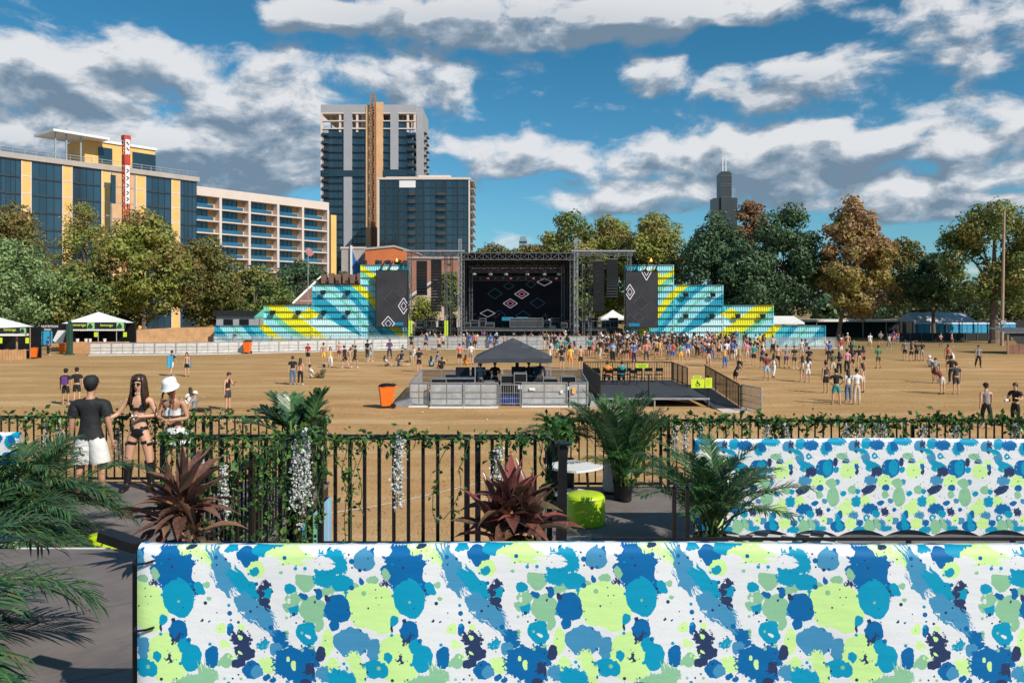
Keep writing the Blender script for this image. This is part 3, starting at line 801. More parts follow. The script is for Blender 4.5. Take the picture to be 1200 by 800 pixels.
for i in range(5):
 c = P(372 + i * 11.5, 329.4, 100.8); moving_head('black moving light number %s from the outer edge on the third step, left containers' % ['one', 'two', 'three', 'four', 'five'][i], c.x, c.y, 7.47, 'moving lights along the container steps')
 c = P(842 - i * 11.5, 329.4, 100.8); moving_head('black moving light number %s from the outer edge on the third step, right containers' % ['one', 'two', 'three', 'four', 'five'][i], c.x, c.y, 7.47, 'moving lights along the container steps')
for i in range(4):
 c = P(428 + i * 13.5, 300, 100.8); moving_head('black moving light number %s from the outer edge on top of the left container tower' % ['one', 'two', 'three', 'four'][i], c.x, c.y, 9.97, 'moving lights along the container steps')
for side, xs in (('left', (446, 455.5, 468)), ('right', (745, 756, 768))):
 for i, px in enumerate(xs):
  a = P(px, 317, 99.3); sgn = 1 if side == 'left' else -1
  t = thing('stay_rod', 'dark slanted stay rod above the %s screen, %s of three' % (side, ['leftmost', 'middle', 'rightmost'][i]), 'rod', (a.x, a.y, a.z), 0, 'slanted stay rods above the screens')
  mb = MB(); mb.bar((0, 0, 0), (.45, .3, 1.15), .12); mb.build('rod', BLACK, t); mb = MB(); mb.box(0, 0, 0, .5, .3, .22); mb.build('clamp', BLACK, t)
for px, side in ((465, 'left'), (763, 'right')):
 a = P(px, 305.5, 100.9)
 t = thing('flame_burner', 'small gas flame burning on top of the %s painted container tower' % side, 'burner', (a.x, a.y, 10.0))
 mb = MB(); mb.lathe([(.22, 0), (.26, .25), (.18, .35)], 10); mb.build('bowl', BLACK, t)
 fm, kk, bs, out = new_mat('flame_' + side); bs.inputs['Emission Color'].default_value = (1.0, 0.32, 0.03, 1); bs.inputs['Emission Strength'].default_value = 3.0; bs.inputs['Base Color'].default_value = (.8, .3, .05, 1)
 mb = MB(); mb.smooth = True; mb.lathe([(.08, 0.3), (.14, .4), (.14, .5), (.08, .65), (.02, .8)], 10); mb.build('flame', fm, t)
def screen_mat(name, base=(0.030, 0.030, 0.034)):
 m, k, bs, out = new_mat(name); tc = k.n('ShaderNodeTexCoord')
 c = k.ramp(k.noise(tc.outputs['Object'], .5, 3), [(.3, base), (.7, tuple(x * 1.5 for x in base))]); k.l(c, bs.inputs['Base Color'])
 bs.inputs['Roughness'].default_value = .9; bs.inputs['Specular IOR Level'].default_value = .1
 k.l(c, bs.inputs['Emission Color']); bs.inputs['Emission Strength'].default_value = .35
 return m
SCR = screen_mat('led_screen'); SCRB = screen_mat('led_back_screen', (0.005, 0.006, 0.009))
def emis(name, col, st):
 m, k, bs, out = new_mat(name); bs.inputs['Base Color'].default_value = (*col, 1); bs.inputs['Emission Color'].default_value = (*col, 1); bs.inputs['Emission Strength'].default_value = st; return m
LW = emis('screen_white_line', (.60, .55, .62), .35); LP = emis('screen_pink_line', (.75, .2, .35), .35); LB = emis('screen_blue_line', (.02, .07, .12), .3); LG = emis('screen_grey_line', (.07, .07, .08), .3); LC = emis('screen_cyan_glow', (.0, .16, .30), .35)
def diamond(mb, cx, cz, rx, rz_, y, w, clip=None):
 pts = [(cx + rx, cz), (cx, cz + rz_), (cx - rx, cz), (cx, cz - rz_)]
 for i in range(4):
  a, b = pts[i], pts[(i + 1) % 4]
  a3, b3 = Vector((a[0], y, a[1])), Vector((b[0], y, b[1]))
  if clip:
   x0, x1, z0, z1 = clip; t0, t1 = 0.0, 1.0; d = b3 - a3
   for (p, q) in ((-d.x, a3.x - x0), (d.x, x1 - a3.x), (-d.z, a3.z - z0), (d.z, z1 - a3.z)):
    if abs(p) < 1e-9:
     if q < 0: t0 = 2
    else:
     r_ = q / p
     if p < 0: t0 = max(t0, r_)
     else: t1 = min(t1, r_)
   if t0 >= t1: continue
   a3, b3 = a3 + d * t0, a3 + d * t1
  mb.bar(a3, b3, w)
for side, pa, pb, py0, py1 in (('left', 441, 477.5, 317, 382.5), ('right', 733.5, 770.5, 318.5, 383.5)):
 Y = 98.9; a = P(pa, py1, Y); b = P(pb, py0, Y); cx_ = (a.x + b.x) / 2
 t = thing('video_screen', 'tall dark video screen showing outlined diamonds, on the %s container tower' % side, 'screen', (cx_, Y, a.z))
 w, h = b.x - a.x, b.z - a.z
 mb = MB(); mb.bb(-w / 2, w / 2, 0, .3, 0, h); pn = mb.build('panel', SCR, t)
 mb = MB(); mb.bb(-w / 2 - .06, -w / 2, -.02, .35, -.06, h + .06); mb.bb(w / 2, w / 2 + .06, -.02, .35, -.06, h + .06); mb.bb(-w / 2, w / 2, -.02, .35, h, h + .06); mb.bb(-w / 2, w / 2, -.02, .35, -.06, 0); mb.build('frame', BLACK, t)
 u = lambda px, py: (P(px, py, Y).x - cx_, P(px, py, Y).z - a.z)
 cl = (-w / 2 + .03, w / 2 - .03, .03, h - .03)
 D1 = [(473, 358.5, 6.2, 9.5), (455, 379, 7.5, 8.5)] if side == 'left' else [(738, 342, 5.6, 9.0), (757.5, 318, 6, 10.5)]
 D2 = [(460, 350, 10, 10), (470, 342, 5, 6)] if side == 'left' else [(751, 355, 9, 9), (738, 375, 5, 8), (748, 372, 6, 6)]
 m1 = MB(); m3 = MB()
 for (px, py, rx, rz_) in D1:
  c = u(px, py); diamond(m1, c[0], c[1], rx * Y / F, rz_ * Y / F, -.03, .09, cl); diamond(m1, c[0], c[1], rx * .5 * Y / F, rz_ * .5 * Y / F, -.03, .06, cl)
 for (px, py, rx, rz_) in D2: c = u(px, py); diamond(m3, c[0], c[1], rx * Y / F, rz_ * Y / F, -.02, .05, cl)
 m1.build('diamond_graphic', LW, pn); m3.build('dim_diamond_graphic', LG, pn)
 mb = MB(); c = u((460 if side == 'left' else 737), 379); mb.bb(max(-w / 2 + .1, c[0]), min(w / 2 - .1, c[0] + 1.3), -.02, -.012, .15, .5); mb.build('cyan_glow', LC, pn)
SY = 100.0
sxl = P(540, 0, SY).x; sxr = P(672, 0, SY).x; ZD = 2.05; ZR = P(0, 296, SY).z
t = thing('festival_stage', 'large black festival stage with a flat truss roof between the two container towers', 'stage', ((sxl + sxr) / 2, SY, 0))
hw = (sxr - sxl) / 2
mb = MB(); mb.bb(-hw - .3, hw + .3, 0, 13, ZD - .35, ZD); mb.build('deck', CHAR, t)
mb = MB()
for i in range(14):
 x = -hw + i * 2 * hw / 13; mb.bb(x - .06, x + .06, .2, .32, 0, ZD - .35)
mb.bb(-hw - .3, hw + .3, .6, .7, 0, ZD - .35); mb.build('deck_skirt', DARK, t)
mb = MB(); mb.bb(-hw - .3, hw + .3, -.06, 0.0, ZD - .3, ZD - .12); mb.build('deck_edge_trim', ALUD, t)
mb = MB(); mb.bb(-hw, hw, -.2, 13, ZR - .15, ZR); mb.bb(-hw, hw, 12.6, 12.8, ZD, ZR - .2); mb.build('roof', BLACK, t)
for s_ in (-1, 1):
 mb = MB(); mb.bb(s_ * hw - .05, s_ * hw + .05, 1.5, 12.6, ZD, ZR - .2); mb.build('side_curtain', BLACK, t)
mb = MB(); truss(mb, (-hw, -.4, ZR - .5), (hw, -.4, ZR - .5), .8, .9, .04); truss(mb, (-hw, 5, ZR - 1.0), (hw, 5, ZR - 1.0), .8, .9, .04); truss(mb, (-hw, 10, ZR - 1.0), (hw, 10, ZR - 1.0), .8, .9, .04)
for s_ in (-1, 0, 1): truss(mb, (s_ * (hw - .4), 0, ZR - .6), (s_ * (hw - .4), 12, ZR - .6), .6, .9, .04)
mb.build('roof_truss', ALUD, t)
for sx_, yy in ((-1, -.3), (1, -.3), (-1, 5), (1, 5), (-1, 11), (1, 11)):
 mb = truss(MB(), (sx_ * (hw - .2), yy, ZD), (sx_ * (hw - .2), yy, ZR), .5, .6, .035); mb.build('tower_leg', ALUD, t)
for sx_ in (-1, 1):
 mb = truss(MB(), (sx_ * (hw - 1.1), 3, ZD), (sx_ * (hw - 1.1), 3, ZR - 1.6), .4, .6, .03); mb.build('side_ladder', ALUD, t)
mb = truss(MB(), (-hw + 1.0, 1.5, ZR - 2.1), (hw - 1.0, 1.5, ZR - 2.1), .55, .6, .035); mb.build('lighting_truss', M('plum_truss', (.15, .11, .12), .5, .4), t)
mb = truss(MB(), (-hw + 1.0, 6.5, ZR - 3.0), (hw - 1.0, 6.5, ZR - 3.0), .5, .6, .03); mb.build('lighting_truss', ALUD, t)
Yb = SY + 9.0; a = P(552, 372, Yb); b = P(658, 326, Yb); tx = (sxl + sxr) / 2
ts = thing('video_wall', 'wide black video wall with diamond outlines at the back of the stage', 'screen', (tx, Yb, 0))
mb = MB(); mb.bb(a.x - tx, b.x - tx, 0, .3, a.z - .3, b.z); pn = mb.build('panel', SCRB, ts)
mb = MB(); mb.bb(a.x - tx, b.x - tx, .3, .7, 2.05, a.z - .3); mb.bb(a.x - tx - .1, a.x - tx, 0, .4, 2.05, b.z); mb.bb(b.x - tx, b.x - tx + .1, 0, .4, 2.05, b.z); mb.build('support', BLACK, ts)
u = lambda px, py: (P(px, py, Yb).x - tx, P(px, py, Yb).z)
m1 = MB(); m2 = MB(); m3 = MB(); cl = (a.x - tx + .05, b.x - tx - .05, a.z, b.z - .03)
for (px, py) in ((611.5, 344.5), (598, 355.5)):
 c = u(px, py); diamond(m1, c[0], c[1], .95, .62, -.03, .10, cl); diamond(m2, c[0], c[1], .45, .3, -.03, .09, cl)
for (px, py) in ((638, 330.5), (571.5, 367)): c = u(px, py); diamond(m1, c[0], c[1], 1.0, .5, -.03, .09, cl)
for (px, py, r_) in ((580, 344, 1.0), (630, 355, 1.0), (585, 369, .9), (613, 370, 1.0), (596, 335, .7), (622, 333, .7)): c = u(px, py); diamond(m3, c[0], c[1], r_, r_ * .7, -.02, .07, cl)
m1.build('diamond_graphic', LW, pn); m2.build('pink_diamond_graphic', LP, pn); m3.build('dim_diamond_graphic', LB, pn)
HEADL = M('light_lens_glass', (.55, .56, .6), .2, .3)
def hung_light(lab, x, y, z, grp, s=1.0, lens=HEADL):
 t = thing('stage_light', lab, 'stage light', (x, y, z), 0, grp)
 mb = MB(); mb.box(0, 0, -.05 * s, .3 * s, .2 * s, .12 * s); mb.bar((-.14 * s, 0, -.1 * s), (-.14 * s, 0, -.45 * s), .04); mb.bar((.14 * s, 0, -.1 * s), (.14 * s, 0, -.45 * s), .04); mb.build('yoke', BLACK, t)
 mb = MB(); mb.smooth = True; mb.lathe([(.10 * s, 0), (.19 * s, -.28 * s), (.21 * s, -.36 * s)], 12, c=(0, 0, -.22 * s)); mb.build('head', CHAR, t)
 mb = MB(); mb.ell((0, -.12 * s, -.55 * s), .2 * s, .14 * s, .13 * s, 10, 6); mb.build('lens', lens, t)
ords = ['first', 'second', 'third', 'fourth', 'fifth', 'sixth', 'seventh', 'eighth', 'ninth', 'tenth', 'eleventh', 'twelfth']
for i, px in enumerate((556, 575, 593, 618, 638, 655)):
 c = P(px, 314.5, SY + 1.5); hung_light('big round stage light, %s from the left on the front lighting truss' % ords[i], c.x, c.y, c.z, 'stage lights on the front truss', 1.35)
for i in range(12):
 c = P(554 + i * 8.9, 321.5, SY + 6.5); hung_light('small stage light, %s from the left on the rear lighting truss' % ords[i], c.x, c.y, c.z, 'stage lights on the rear truss', .95, [HEADL, HEADL, LP][i % 3])
def road_case(lab, x, y, z, w, d, h, grp=None, m=BLACK, cat='case', paper=False):
 t = thing('road_case', lab, cat, (x, y, z), 0, grp)
 mb = MB(); mb.bb(-w / 2 + .01, w / 2 - .01, -d / 2 + .01, d / 2 - .01, .1, h - .01); mb.build('body', m, t)
 e = MB(); q = .035
 for xx in (-w / 2, w / 2):
  for yy in (-d / 2, d / 2): e.bar((xx, yy, .1), (xx, yy, h), q)
 for zz in (.12, h):
  for yy in (-d / 2, d / 2): e.bar((-w / 2, yy, zz), (w / 2, yy, zz), q)
  for xx in (-w / 2, w / 2): e.bar((xx, -d / 2, zz), (xx, d / 2, zz), q)
 e.bar((-w / 2, -d / 2 - .005, h * .7), (w / 2, -d / 2 - .005, h * .7), q * .8)
 e.build('edging', ALU, t)
 cst = MB()
 for xx in (-w / 2 + .1, w / 2 - .1):
  for yy in (-d / 2 + .1, d / 2 - .1): cst.tube((xx - .03, yy, .05), (xx + .03, yy, .05), .05, n=8)
 cst.build('caster', CHAR, t)
 if paper:
  mb = MB(); mb.bb(-.12, .12, -d / 2 - .03, -d / 2 - .022, h * .45, h * .6); mb.build('paper_label', WHITE, t)
 return t
random.seed(21)
road_case('wide charcoal riser front in the middle of the stage', tx + 1.2, SY + 3, ZD, 4.2, 1.2, 1.25, m=CHAR)
for i, px in enumerate((548, 556, 566, 574, 640, 650, 661, 668)):
 c = P(px, 380, SY + 2 + (i % 3)); road_case('black equipment case on the stage, %s from the left' % ords[i], c.x, SY + 2 + (i % 3), ZD, .8 + .3 * (i % 2), .7, .7 + .25 * (i % 3), 'equipment cases on the stage')
for i, px in enumerate((595, 612)):
 c = P(px, 371, SY + 5); t = thing('keyboard_stand', 'small turquoise covered stand in mid stage, %s of two' % ('left' if i == 0 else 'right'), 'stand', (c.x, SY + 5, ZD), 0, 'turquoise covered stands in mid stage')
 mb = MB(); mb.bb(-.75, .75, -.4, .4, .9, 1.35); mb.build('cover', M('turquoise_cloth', (.01, .22, .36), .7), t); mb = MB()
 for a_ in (-.65, .65): mb.bar((a_, -.3, 0), (a_, .3, .9), .05); mb.bar((a_, .3, 0), (a_, -.3, .9), .05)
 mb.build('trestle', BLACK, t)
for i, (px, yy) in enumerate(((552, 4), (560, 1.5), (580, 2), (634, 2), (645, 4.5), (655, 1.5))):
 c = P(px, 384, SY + yy); t = thing('microphone_stand', 'black microphone stand on the stage, %s from the left' % ords[i], 'mic stand', (c.x, SY + yy, ZD), 0, 'microphone stands on the stage')
 mb = MB(); mb.lathe([(.2, 0), (.18, .04), (.03, .06)], 10); mb.tube((0, 0, .05), (0, 0, 1.3), .02); mb.build('stand', BLACK, t); mb = MB(); mb.tube((0, 0, 1.3), (.5, -.2, 1.7), .015); mb.ell((.55, -.22, 1.74), .05, .05, .05, 6, 5); mb.build('boom', ALUD, t)
c = P(648, 375, SY + 4); t = thing('drum_kit', 'drum kit with pale skins on the right half of the stage', 'drums', (c.x, SY + 4, ZD + .3))
for (dx, dy, rr, hh, z_, nm_) in ((0, 0, .32, .4, .3, 'bass_drum'), (-.45, -.1, .2, .2, .65, 'tom_drum'), (.35, -.1, .2, .2, .65, 'tom_drum'), (.7, .2, .22, .35, .35, 'floor_drum')):
 mb = MB(); mb.lathe([(rr, 0), (rr, hh)], 14, c=(dx, dy, z_)); d_ = mb.build(nm_, WHITE if nm_ != 'bass_drum' else CHAR, t)
for dx in (-.8, .9):
 mb = MB(); mb.tube((dx, 0, -.2), (dx, 0, 1.2), .02); mb.build('cymbal_stand', ALUD, t); mb = MB(); mb.lathe([(.28, 0), (.05, .05), (.0, .06)], 12, c=(dx, 0, 1.2)); mb.build('cymbal', M('brass', (.5, .35, .1), .3, .9), t)
mb = MB(); mb.bb(-1.2, 1.2, -.8, 1.2, -.3, -.02); mb.build('riser', CHAR, t)
for side, pa, pb in (('left', 483, 539), ('right', 674, 733)):
 x0 = P(pa, 0, SY).x; x1 = P(pb, 0, SY).x
 t = thing('stage_wing', 'low dark deck with railing, %s of the main stage' % side, 'platform', ((x0 + x1) / 2, SY + 1, 0))
 w = x1 - x0 - .4; mb = MB(); mb.bb(-w / 2, w / 2, 0, 8, 1.75, 2.0); mb.build('deck', CHAR, t)
 mb = MB()
 for i in range(6): x = -w / 2 + .05 + i * (w - .1) / 5; mb.bb(x - .05, x + .05, .1, .2, 0, 1.75)
 mb.bb(-w / 2, w / 2, .5, .56, .1, 1.72); mb.build('skirt', BLACK, t)
 mb = MB()
 for i in range(12): x = -w / 2 + .05 + i * (w - .1) / 11; mb.bar((x, .2, 2.0), (x, .2, 3.0), .04)
 mb.bar((-w / 2, .2, 3.0), (w / 2, .2, 3.0), .06); mb.build('railing', ALUD, t)
 for i, px in enumerate((pa + 10, pa + 22, pa + 36, pa + 46)):
  c = P(px, 0, SY + 3.5); road_case('black equipment case on the %s stage wing, %s from the left' % (side, ords[i]), c.x, SY + 3.5 + (i % 2), 2.0, 1.1, .8, 1.0 + .3 * (i % 2), 'equipment cases on the stage wings', m=CHAR if i % 2 else BLACK)
 xa = P(477 if side == 'left' else 673, 0, SY - .6).x; xb = P(541 if side == 'left' else 741, 0, SY - .6).x
 zt = P(0, 294.5, SY - .6).z
 t = thing('truss_gantry', 'lattice truss gantry carrying the %s hanging speakers' % side, 'gantry', ((xa + xb) / 2, SY - .6, 0))
 wv_ = (xb - xa) / 2
 mb = truss(MB(), (-wv_, 0, zt - .3), (wv_, 0, zt - .3), .45, .5, .035)
 mb.build('cross_truss', ALUD, t)
 mb = MB(); mb.bb(-wv_ - .4, wv_ + .4, -.35, -.2, zt - .05, zt + .12); mb.build('top_beam', ALU, t)
 legs = (-wv_ + .3, wv_ - .2, wv_ - 1.3, wv_ - 2.0) if side == 'left' else (wv_ - .4, -wv_ + .2, -wv_ + 1.2, -wv_ + 2.0)
 for q, lx in enumerate(legs):
  mb = truss(MB(), (lx, 0 if q < 2 else .8, 0), (lx, 0 if q < 2 else .8, zt), .45 if q < 2 else .3, .5, .03); mb.build('tower_leg', ALU if q == 1 else ALUD, t)
 mb = truss(MB(), (legs[1], 0, zt), (legs[1], 0, zt + 1.5), .3, .4, .03); mb.build('mast_top', ALU, t)
 arrs = ((488, 500.5, 306, 345), (505, 517.5, 304, 364)) if side == 'left' else ((694.5, 708, 306, 364), (710.5, 724, 304, 349))
 for q, (p0, p1, y0, y1) in enumerate(arrs):
  c = P((p0 + p1) / 2, y0, SY - .9); wd = (p1 - p0) * SY / F * .95; n = int((y1 - y0) / 3.2); hh = (y1 - y0) * SY / F / n
  t = thing('line_array_speaker', 'hanging black speaker column, %s one of the pair %s of the stage' % (['left', 'right'][q], side), 'speaker', (c.x, SY - .9, c.z), 0, 'hanging speaker columns beside the stage')
  mb = MB(); mb.bb(-wd / 2, wd / 2, -.3, .3, 0, .1); mb.tube((-.3, 0, .1), (-.3, 0, 1.0), .03); mb.tube((.3, 0, .1), (.3, 0, 1.0), .03); mb.build('fly_frame', ALUD, t)
  long = (y1 - y0) > 50
  yy = 0.0; zz = -.02
  for j in range(n):
   ang = 0 if long else R(min(18, max(0, (j - n * .45) * 3.4)))
   mb = MB(); mb.box(0, yy, zz - hh / 2, wd, .55, hh - .03, rot=(-ang, 0, 0)); cb_ = mb.build('speaker_cabinet', BLACK, t)
   yy += math.sin(ang) * hh; zz -= hh * math.cos(ang)
for px, side in ((523, 'left'), (481, 'outer left')):
 c = P(px, 0, 97.5); t = thing('feather_banner', 'thin yellow upright banner pole at the %s edge of the stage' % side, 'banner', (c.x, 97.5, 0))
 mb = MB(); mb.tube((0, 0, 0), (0, 0, P(0, 372, 97.5).z), .05); mb.build('pole', ALUD, t); mb = MB(); mb.bb(-.22, .22, -.03, .03, .4, 3.1); mb.build('flag', SIGNY, t)
def marquee(lab, px0, px1, py_ap, py_eave, Y, name='white_tent', roofm=CANVAS_W, base_z=0, ridge=False, post=None, depth=None):
 a = P(px0, py_eave, Y); b = P(px1, py_eave, Y); ap = P((px0 + px1) / 2, py_ap, Y)
 w = b.x - a.x; cxx = (a.x + b.x) / 2; d = depth or w
 t = thing(name, lab, 'tent', (cxx, Y + d / 2, base_z)); e = a.z - base_z; z1 = ap.z - base_z; h = w / 2; k_ = d / 2
 mb = MB()
 if ridge: mb.add([(-h, -k_, e), (h, -k_, e), (h, k_, e), (-h, k_, e), (-h * .8, 0, z1), (h * .8, 0, z1)], [(0, 1, 5, 4), (2, 3, 4, 5), (1, 2, 5), (3, 0, 4)])
 else: mb.add([(-h, -k_, e), (h, -k_, e), (h, k_, e), (-h, k_, e), (-h * .35, -k_ * .35, e + (z1 - e) * .6), (h * .35, -k_ * .35, e + (z1 - e) * .6), (h * .35, k_ * .35, e + (z1 - e) * .6), (-h * .35, k_ * .35, e + (z1 - e) * .6), (0, 0, z1)],
                  [(0, 1, 5, 4), (1, 2, 6, 5), (2, 3, 7, 6), (3, 0, 4, 7), (4, 5, 8), (5, 6, 8), (6, 7, 8), (7, 4, 8)])
 mb.build('canopy', roofm, t)
 mb = MB(); v_ = .22
 for (xa, ya, xb_, yb) in ((-h, -k_, h, -k_), (h, -k_, h, k_), (h, k_, -h, k_), (-h, k_, -h, -k_)): mb.quad((xa, ya, e), (xb_, yb, e), (xb_, yb, e - v_), (xa, ya, e - v_))
 mb.build('valance', roofm, t)
 for xx in (-h + .05, h - .05):
  for yy in (-k_ + .05, k_ - .05):
   mb = MB(); mb.tube((xx, yy, 0), (xx, yy, e), .04); mb.build('leg', post or ALU, t)
 return t
marquee('small white peaked tent behind the right stage wing', 704, 736, 363, 373, 112)
marquee('white gabled tent rising behind the end of the right containers', 905, 943, 370.5, 378, 108, ridge=True, depth=6)
marquee('tiny green topped tent behind the lowest left container', 298, 312, 362, 371, 106, roofm=M('green_canvas', (.1, .42, .3), .6), depth=2)
def barrier(lab, a, b, h, grp, scr=SCRIM, foot=True, double=False):
 a = Vector(a); b = Vector(b); d = b - a; L = d.length
 t = thing('crowd_barrier', lab, 'barrier', a, math.atan2(d.y, d.x), grp)
 mb = MB(); g_ = .03
 mb.bar((g_, 0, 0), (g_, 0, h), .045); mb.bar((L - g_, 0, 0), (L - g_, 0, h), .045); mb.bar((g_, 0, h), (L - g_, 0, h), .045); mb.bar((g_, 0, .12), (L - g_, 0, .12), .035)
 n = max(2, int(L / .8))
 for i in range(1, n): mb.bar((L * i / n, .01, .12), (L * i / n, .01, h), .025)
 mb.bar((g_, .01, h * .62), (L - g_, .01, h * .62), .022); mb.bar((g_, .01, h * .36), (L - g_, .01, h * .36), .022)
 mb.build('frame', ALU, t)
 mb = MB(); mb.quad((g_, .03, .1), (L - g_, .03, .1), (L - g_, .03, h - .02), (g_, .03, h - .02)); mb.build('mesh_cover', scr, t)
 if foot:
  mb = MB(); mb.bb(.0, L - .02, -.45, -.06, .0, .05); mb.build('foot_plate', WHITE, t)
 return t
def barrier_row(lab, pts, h, grp, n, scr=SCRIM, foot=True):
 pts = [Vector(p) for p in pts]
 L = [0]
 for a, b in zip(pts[:-1], pts[1:]): L.append(L[-1] + (b - a).length)
 def at(s):
  for i in range(len(pts) - 1):
   if s <= L[i + 1] + 1e-6: return pts[i].lerp(pts[i + 1], (s - L[i]) / (L[i + 1] - L[i]))
  return pts[-1]
 for i in range(n):
  barrier(lab, at(L[-1] * i / n), at(L[-1] * (i + 1) / n), h, grp, scr, foot)
SCRIMW = mesh_cloth('pale_barrier_mesh', (0.60, 0.57, 0.54), 0.9)
barrier_row('pale mesh covered barrier panel in the long row left of the stage', [P(105, 0, 80).xy.to_3d(), P(240, 0, 82).xy.to_3d(), P(478, 0, 91).xy.to_3d()], 1.22, 'barrier panels in the long row left of the stage', 16, SCRIMW)
barrier_row('grey barrier panel right in front of the main stage', [P(478, 0, 91).xy.to_3d(), P(733, 0, 92.5).xy.to_3d()], 1.45, 'barrier panels in front of the stage', 11, SCRIM)
barrier_row('see-through mesh barrier panel in front of the right painted containers', [P(733, 0, 93).xy.to_3d(), P(980, 0, 93).xy.to_3d()], 1.25, 'barrier panels before the right containers', 10, SCRIM_T)
barrier_row('see-through mesh barrier panel close against the left painted containers', [P(250, 0, 96).xy.to_3d(), P(478, 0, 97).xy.to_3d()], 1.35, 'rear barrier panels before the left containers', 10, SCRIM_T, False)
X0, X1, Y0, Y1 = -5.05, 3.75, 40.0, 48.0
bg_ = 'barriers round the mixing booth'
segs = [((X0, Y0), (-4.1, Y0), 1.16, 'narrow barrier panel at the left front corner of the mixing booth'),
  ((-4.0, Y0 - .35), (-2.35, Y0 - .35), 1.18, 'wide mesh barrier at the booth front, left half of the left pair'),
  ((-2.35, Y0 - .35), (-.65, Y0 - .35), 1.18, 'wide mesh barrier at the booth front, right half of the left pair'),
  ((.47, Y0), (2.75, Y0), 1.16, 'wide barrier panel at the booth front with a paper notice, right of the open gate'),
  ((2.82, Y0), (X1, Y0), 1.16, 'narrow barrier panel with an orange notice at the right front corner of the booth')]
for a, b, h, lab in segs: barrier(lab, (*a, 0), (*b, 0), h, bg_)
gt = barrier('open barred gate in the middle of the booth front', (-.63, Y0 + .05, 0), (.45, Y0 + .05, 0), 1.05, bg_, SCRIM_T, False)
for ch in list(gt.children):
 if ch.name.startswith('mesh'): bpy.data.objects.remove(ch)
mb = MB()
for i in range(9): mb.bar((.1 + i * .11, 0, .12), (.1 + i * .11, 0, 1.0), .018)
mb.build('bars', ALU, gt)
for i in range(3):
 ya, yb = Y0 + i * 2.65, Y0 + (i + 1) * 2.65
 w_ = ['nearest', 'middle', 'farthest'][i]
 barrier('side barrier of the mixing booth, left side, %s' % w_, (X0 - .1 * i, ya, 0), (X0 - .1 * (i + 1), yb, 0), 1.16, bg_, SCRIM, False)
 barrier('side barrier of the mixing booth, right side, %s' % w_, (X1 + .1 * i, ya, 0), (X1 + .1 * (i + 1), yb, 0), 1.16, bg_, SCRIM, False)
for i in range(4):
 barrier('rear barrier of the mixing booth, %s from the left' % ords[i], (X0 - .3 + i * 2.4, Y1, 0), (X0 - .3 + (i + 1) * 2.4 - .05, Y1, 0), 1.16, bg_, SCRIM_D, False)
for (x, z, w_, h_, m_) in ((1.0, .85, .28, .14, WHITE), (2.45, .72, .14, .14, WHITE)):
 t = thing('paper_notice', 'small white paper notice taped to the barrier right of the booth gate, %s one' % ('larger' if w_ > .2 else 'smaller'), 'notice', (x, Y0 - .05, z))
 mb = MB(); mb.bb(-w_ / 2, w_ / 2, -.006, .0, -h_ / 2, h_ / 2); mb.build('sheet', m_, t)
t = thing('paper_notice', 'orange paper notice on the right corner panel of the booth', 'notice', (3.05, Y0 - .05, .78)); mb = MB(); mb.bb(-.09, .09, -.006, 0, -.16, .16); mb.build('sheet', M('orange_paper', (.75, .4, .15)), t)
for s_, x in (('left', X0 - .5), ('right', X1 + .75)):
 t = thing('cable_ramp', 'grey sloping metal plate beside the %s front corner of the booth' % s_, 'ramp', (x, Y0 + .6, 0))
 mb = MB(); mb.add([(-.7, -.9, 0), (.7, -.9, 0), (.5, 1.6, 0), (-.1, 1.6, 0), (.6, -.8, .42), (.5, 1.6, .42)] if s_ == 'left' else [(-.7, -.9, 0), (.7, -.9, 0), (.3, 2.4, 0), (-.5, 2.4, 0), (-.6, -.8, .3), (-.5, 2.4, .42)],
           [(0, 1, 4), (0, 4, 5, 3), (1, 2, 5, 4), (3, 5, 2)] if s_ == 'left' else [(0, 1, 4), (1, 2, 5, 4), (2, 3, 5), (0, 4, 5, 3)]); mb.build('plate', M('grey_plate', (.3, .3, .3), .5, .5), t)
t = thing('pop_up_canopy', 'charcoal peaked canopy over the mixing booth', 'canopy', (.05, 44, 0))
h = 2.02; e = 2.2; z1 = 3.22
mb = MB(); n = 9; V = []
for j in range(n):
 for i in range(n):
  x = -h + 2 * h * i / (n - 1); y = -h + 2 * h * j / (n - 1); m_ = max(abs(x), abs(y)) / h
  zz = e + (z1 - e) * (1 - m_) ** .92 - .05 * math.sin(math.pi * min(1, m_)) * (1 - abs(abs(x) - abs(y)) / h)
  V.append((x, y, zz))
mb.add(V, [(j * n + i, j * n + i + 1, (j + 1) * n + i + 1, (j + 1) * n + i) for j in range(n - 1) for i in range(n - 1)]); mb.build('canopy', CANVAS_D, t)
mb = MB()
for (xa, ya, xb_, yb) in ((-h, -h, h, -h), (h, -h, h, h), (h, h, -h, h), (-h, h, -h, -h)): mb.quad((xa, ya, e + .01), (xb_, yb, e + .01), (xb_, yb, e - .2), (xa, ya, e - .2))
mb.build('valance', CANVAS_D, t)
for xx in (-h + .06, h - .06):
 for yy in (-h + .06, h - .06):
  mb = MB(); mb.bar((xx, yy, 0), (xx, yy, e), .05); mb.build('leg', ALU, t)
fr = MB()
for yy in (-h + .06, h - .06): fr.bar((-h, yy, e - .25), (h, yy, e - .02), .03); fr.bar((h, yy, e - .25), (-h, yy, e - .02), .03)
fr.build('scissor_brace', ALU, t)
t = thing('booth_floor', 'low dark floor deck inside the mixing booth', 'floor deck', (-.6, 44.2, 0)); mb = MB(); mb.bb(-4, 4, -3.2, 3.2, .02, .16); mb.build('deck', CHAR, t)
mb = MB()
for i in range(4): mb.bb(-4 + i * 2 + .01, -2 + i * 2 - .01, -3.22, -3.2, .0, .15)
mb.build('deck_edge', ALUD, t)
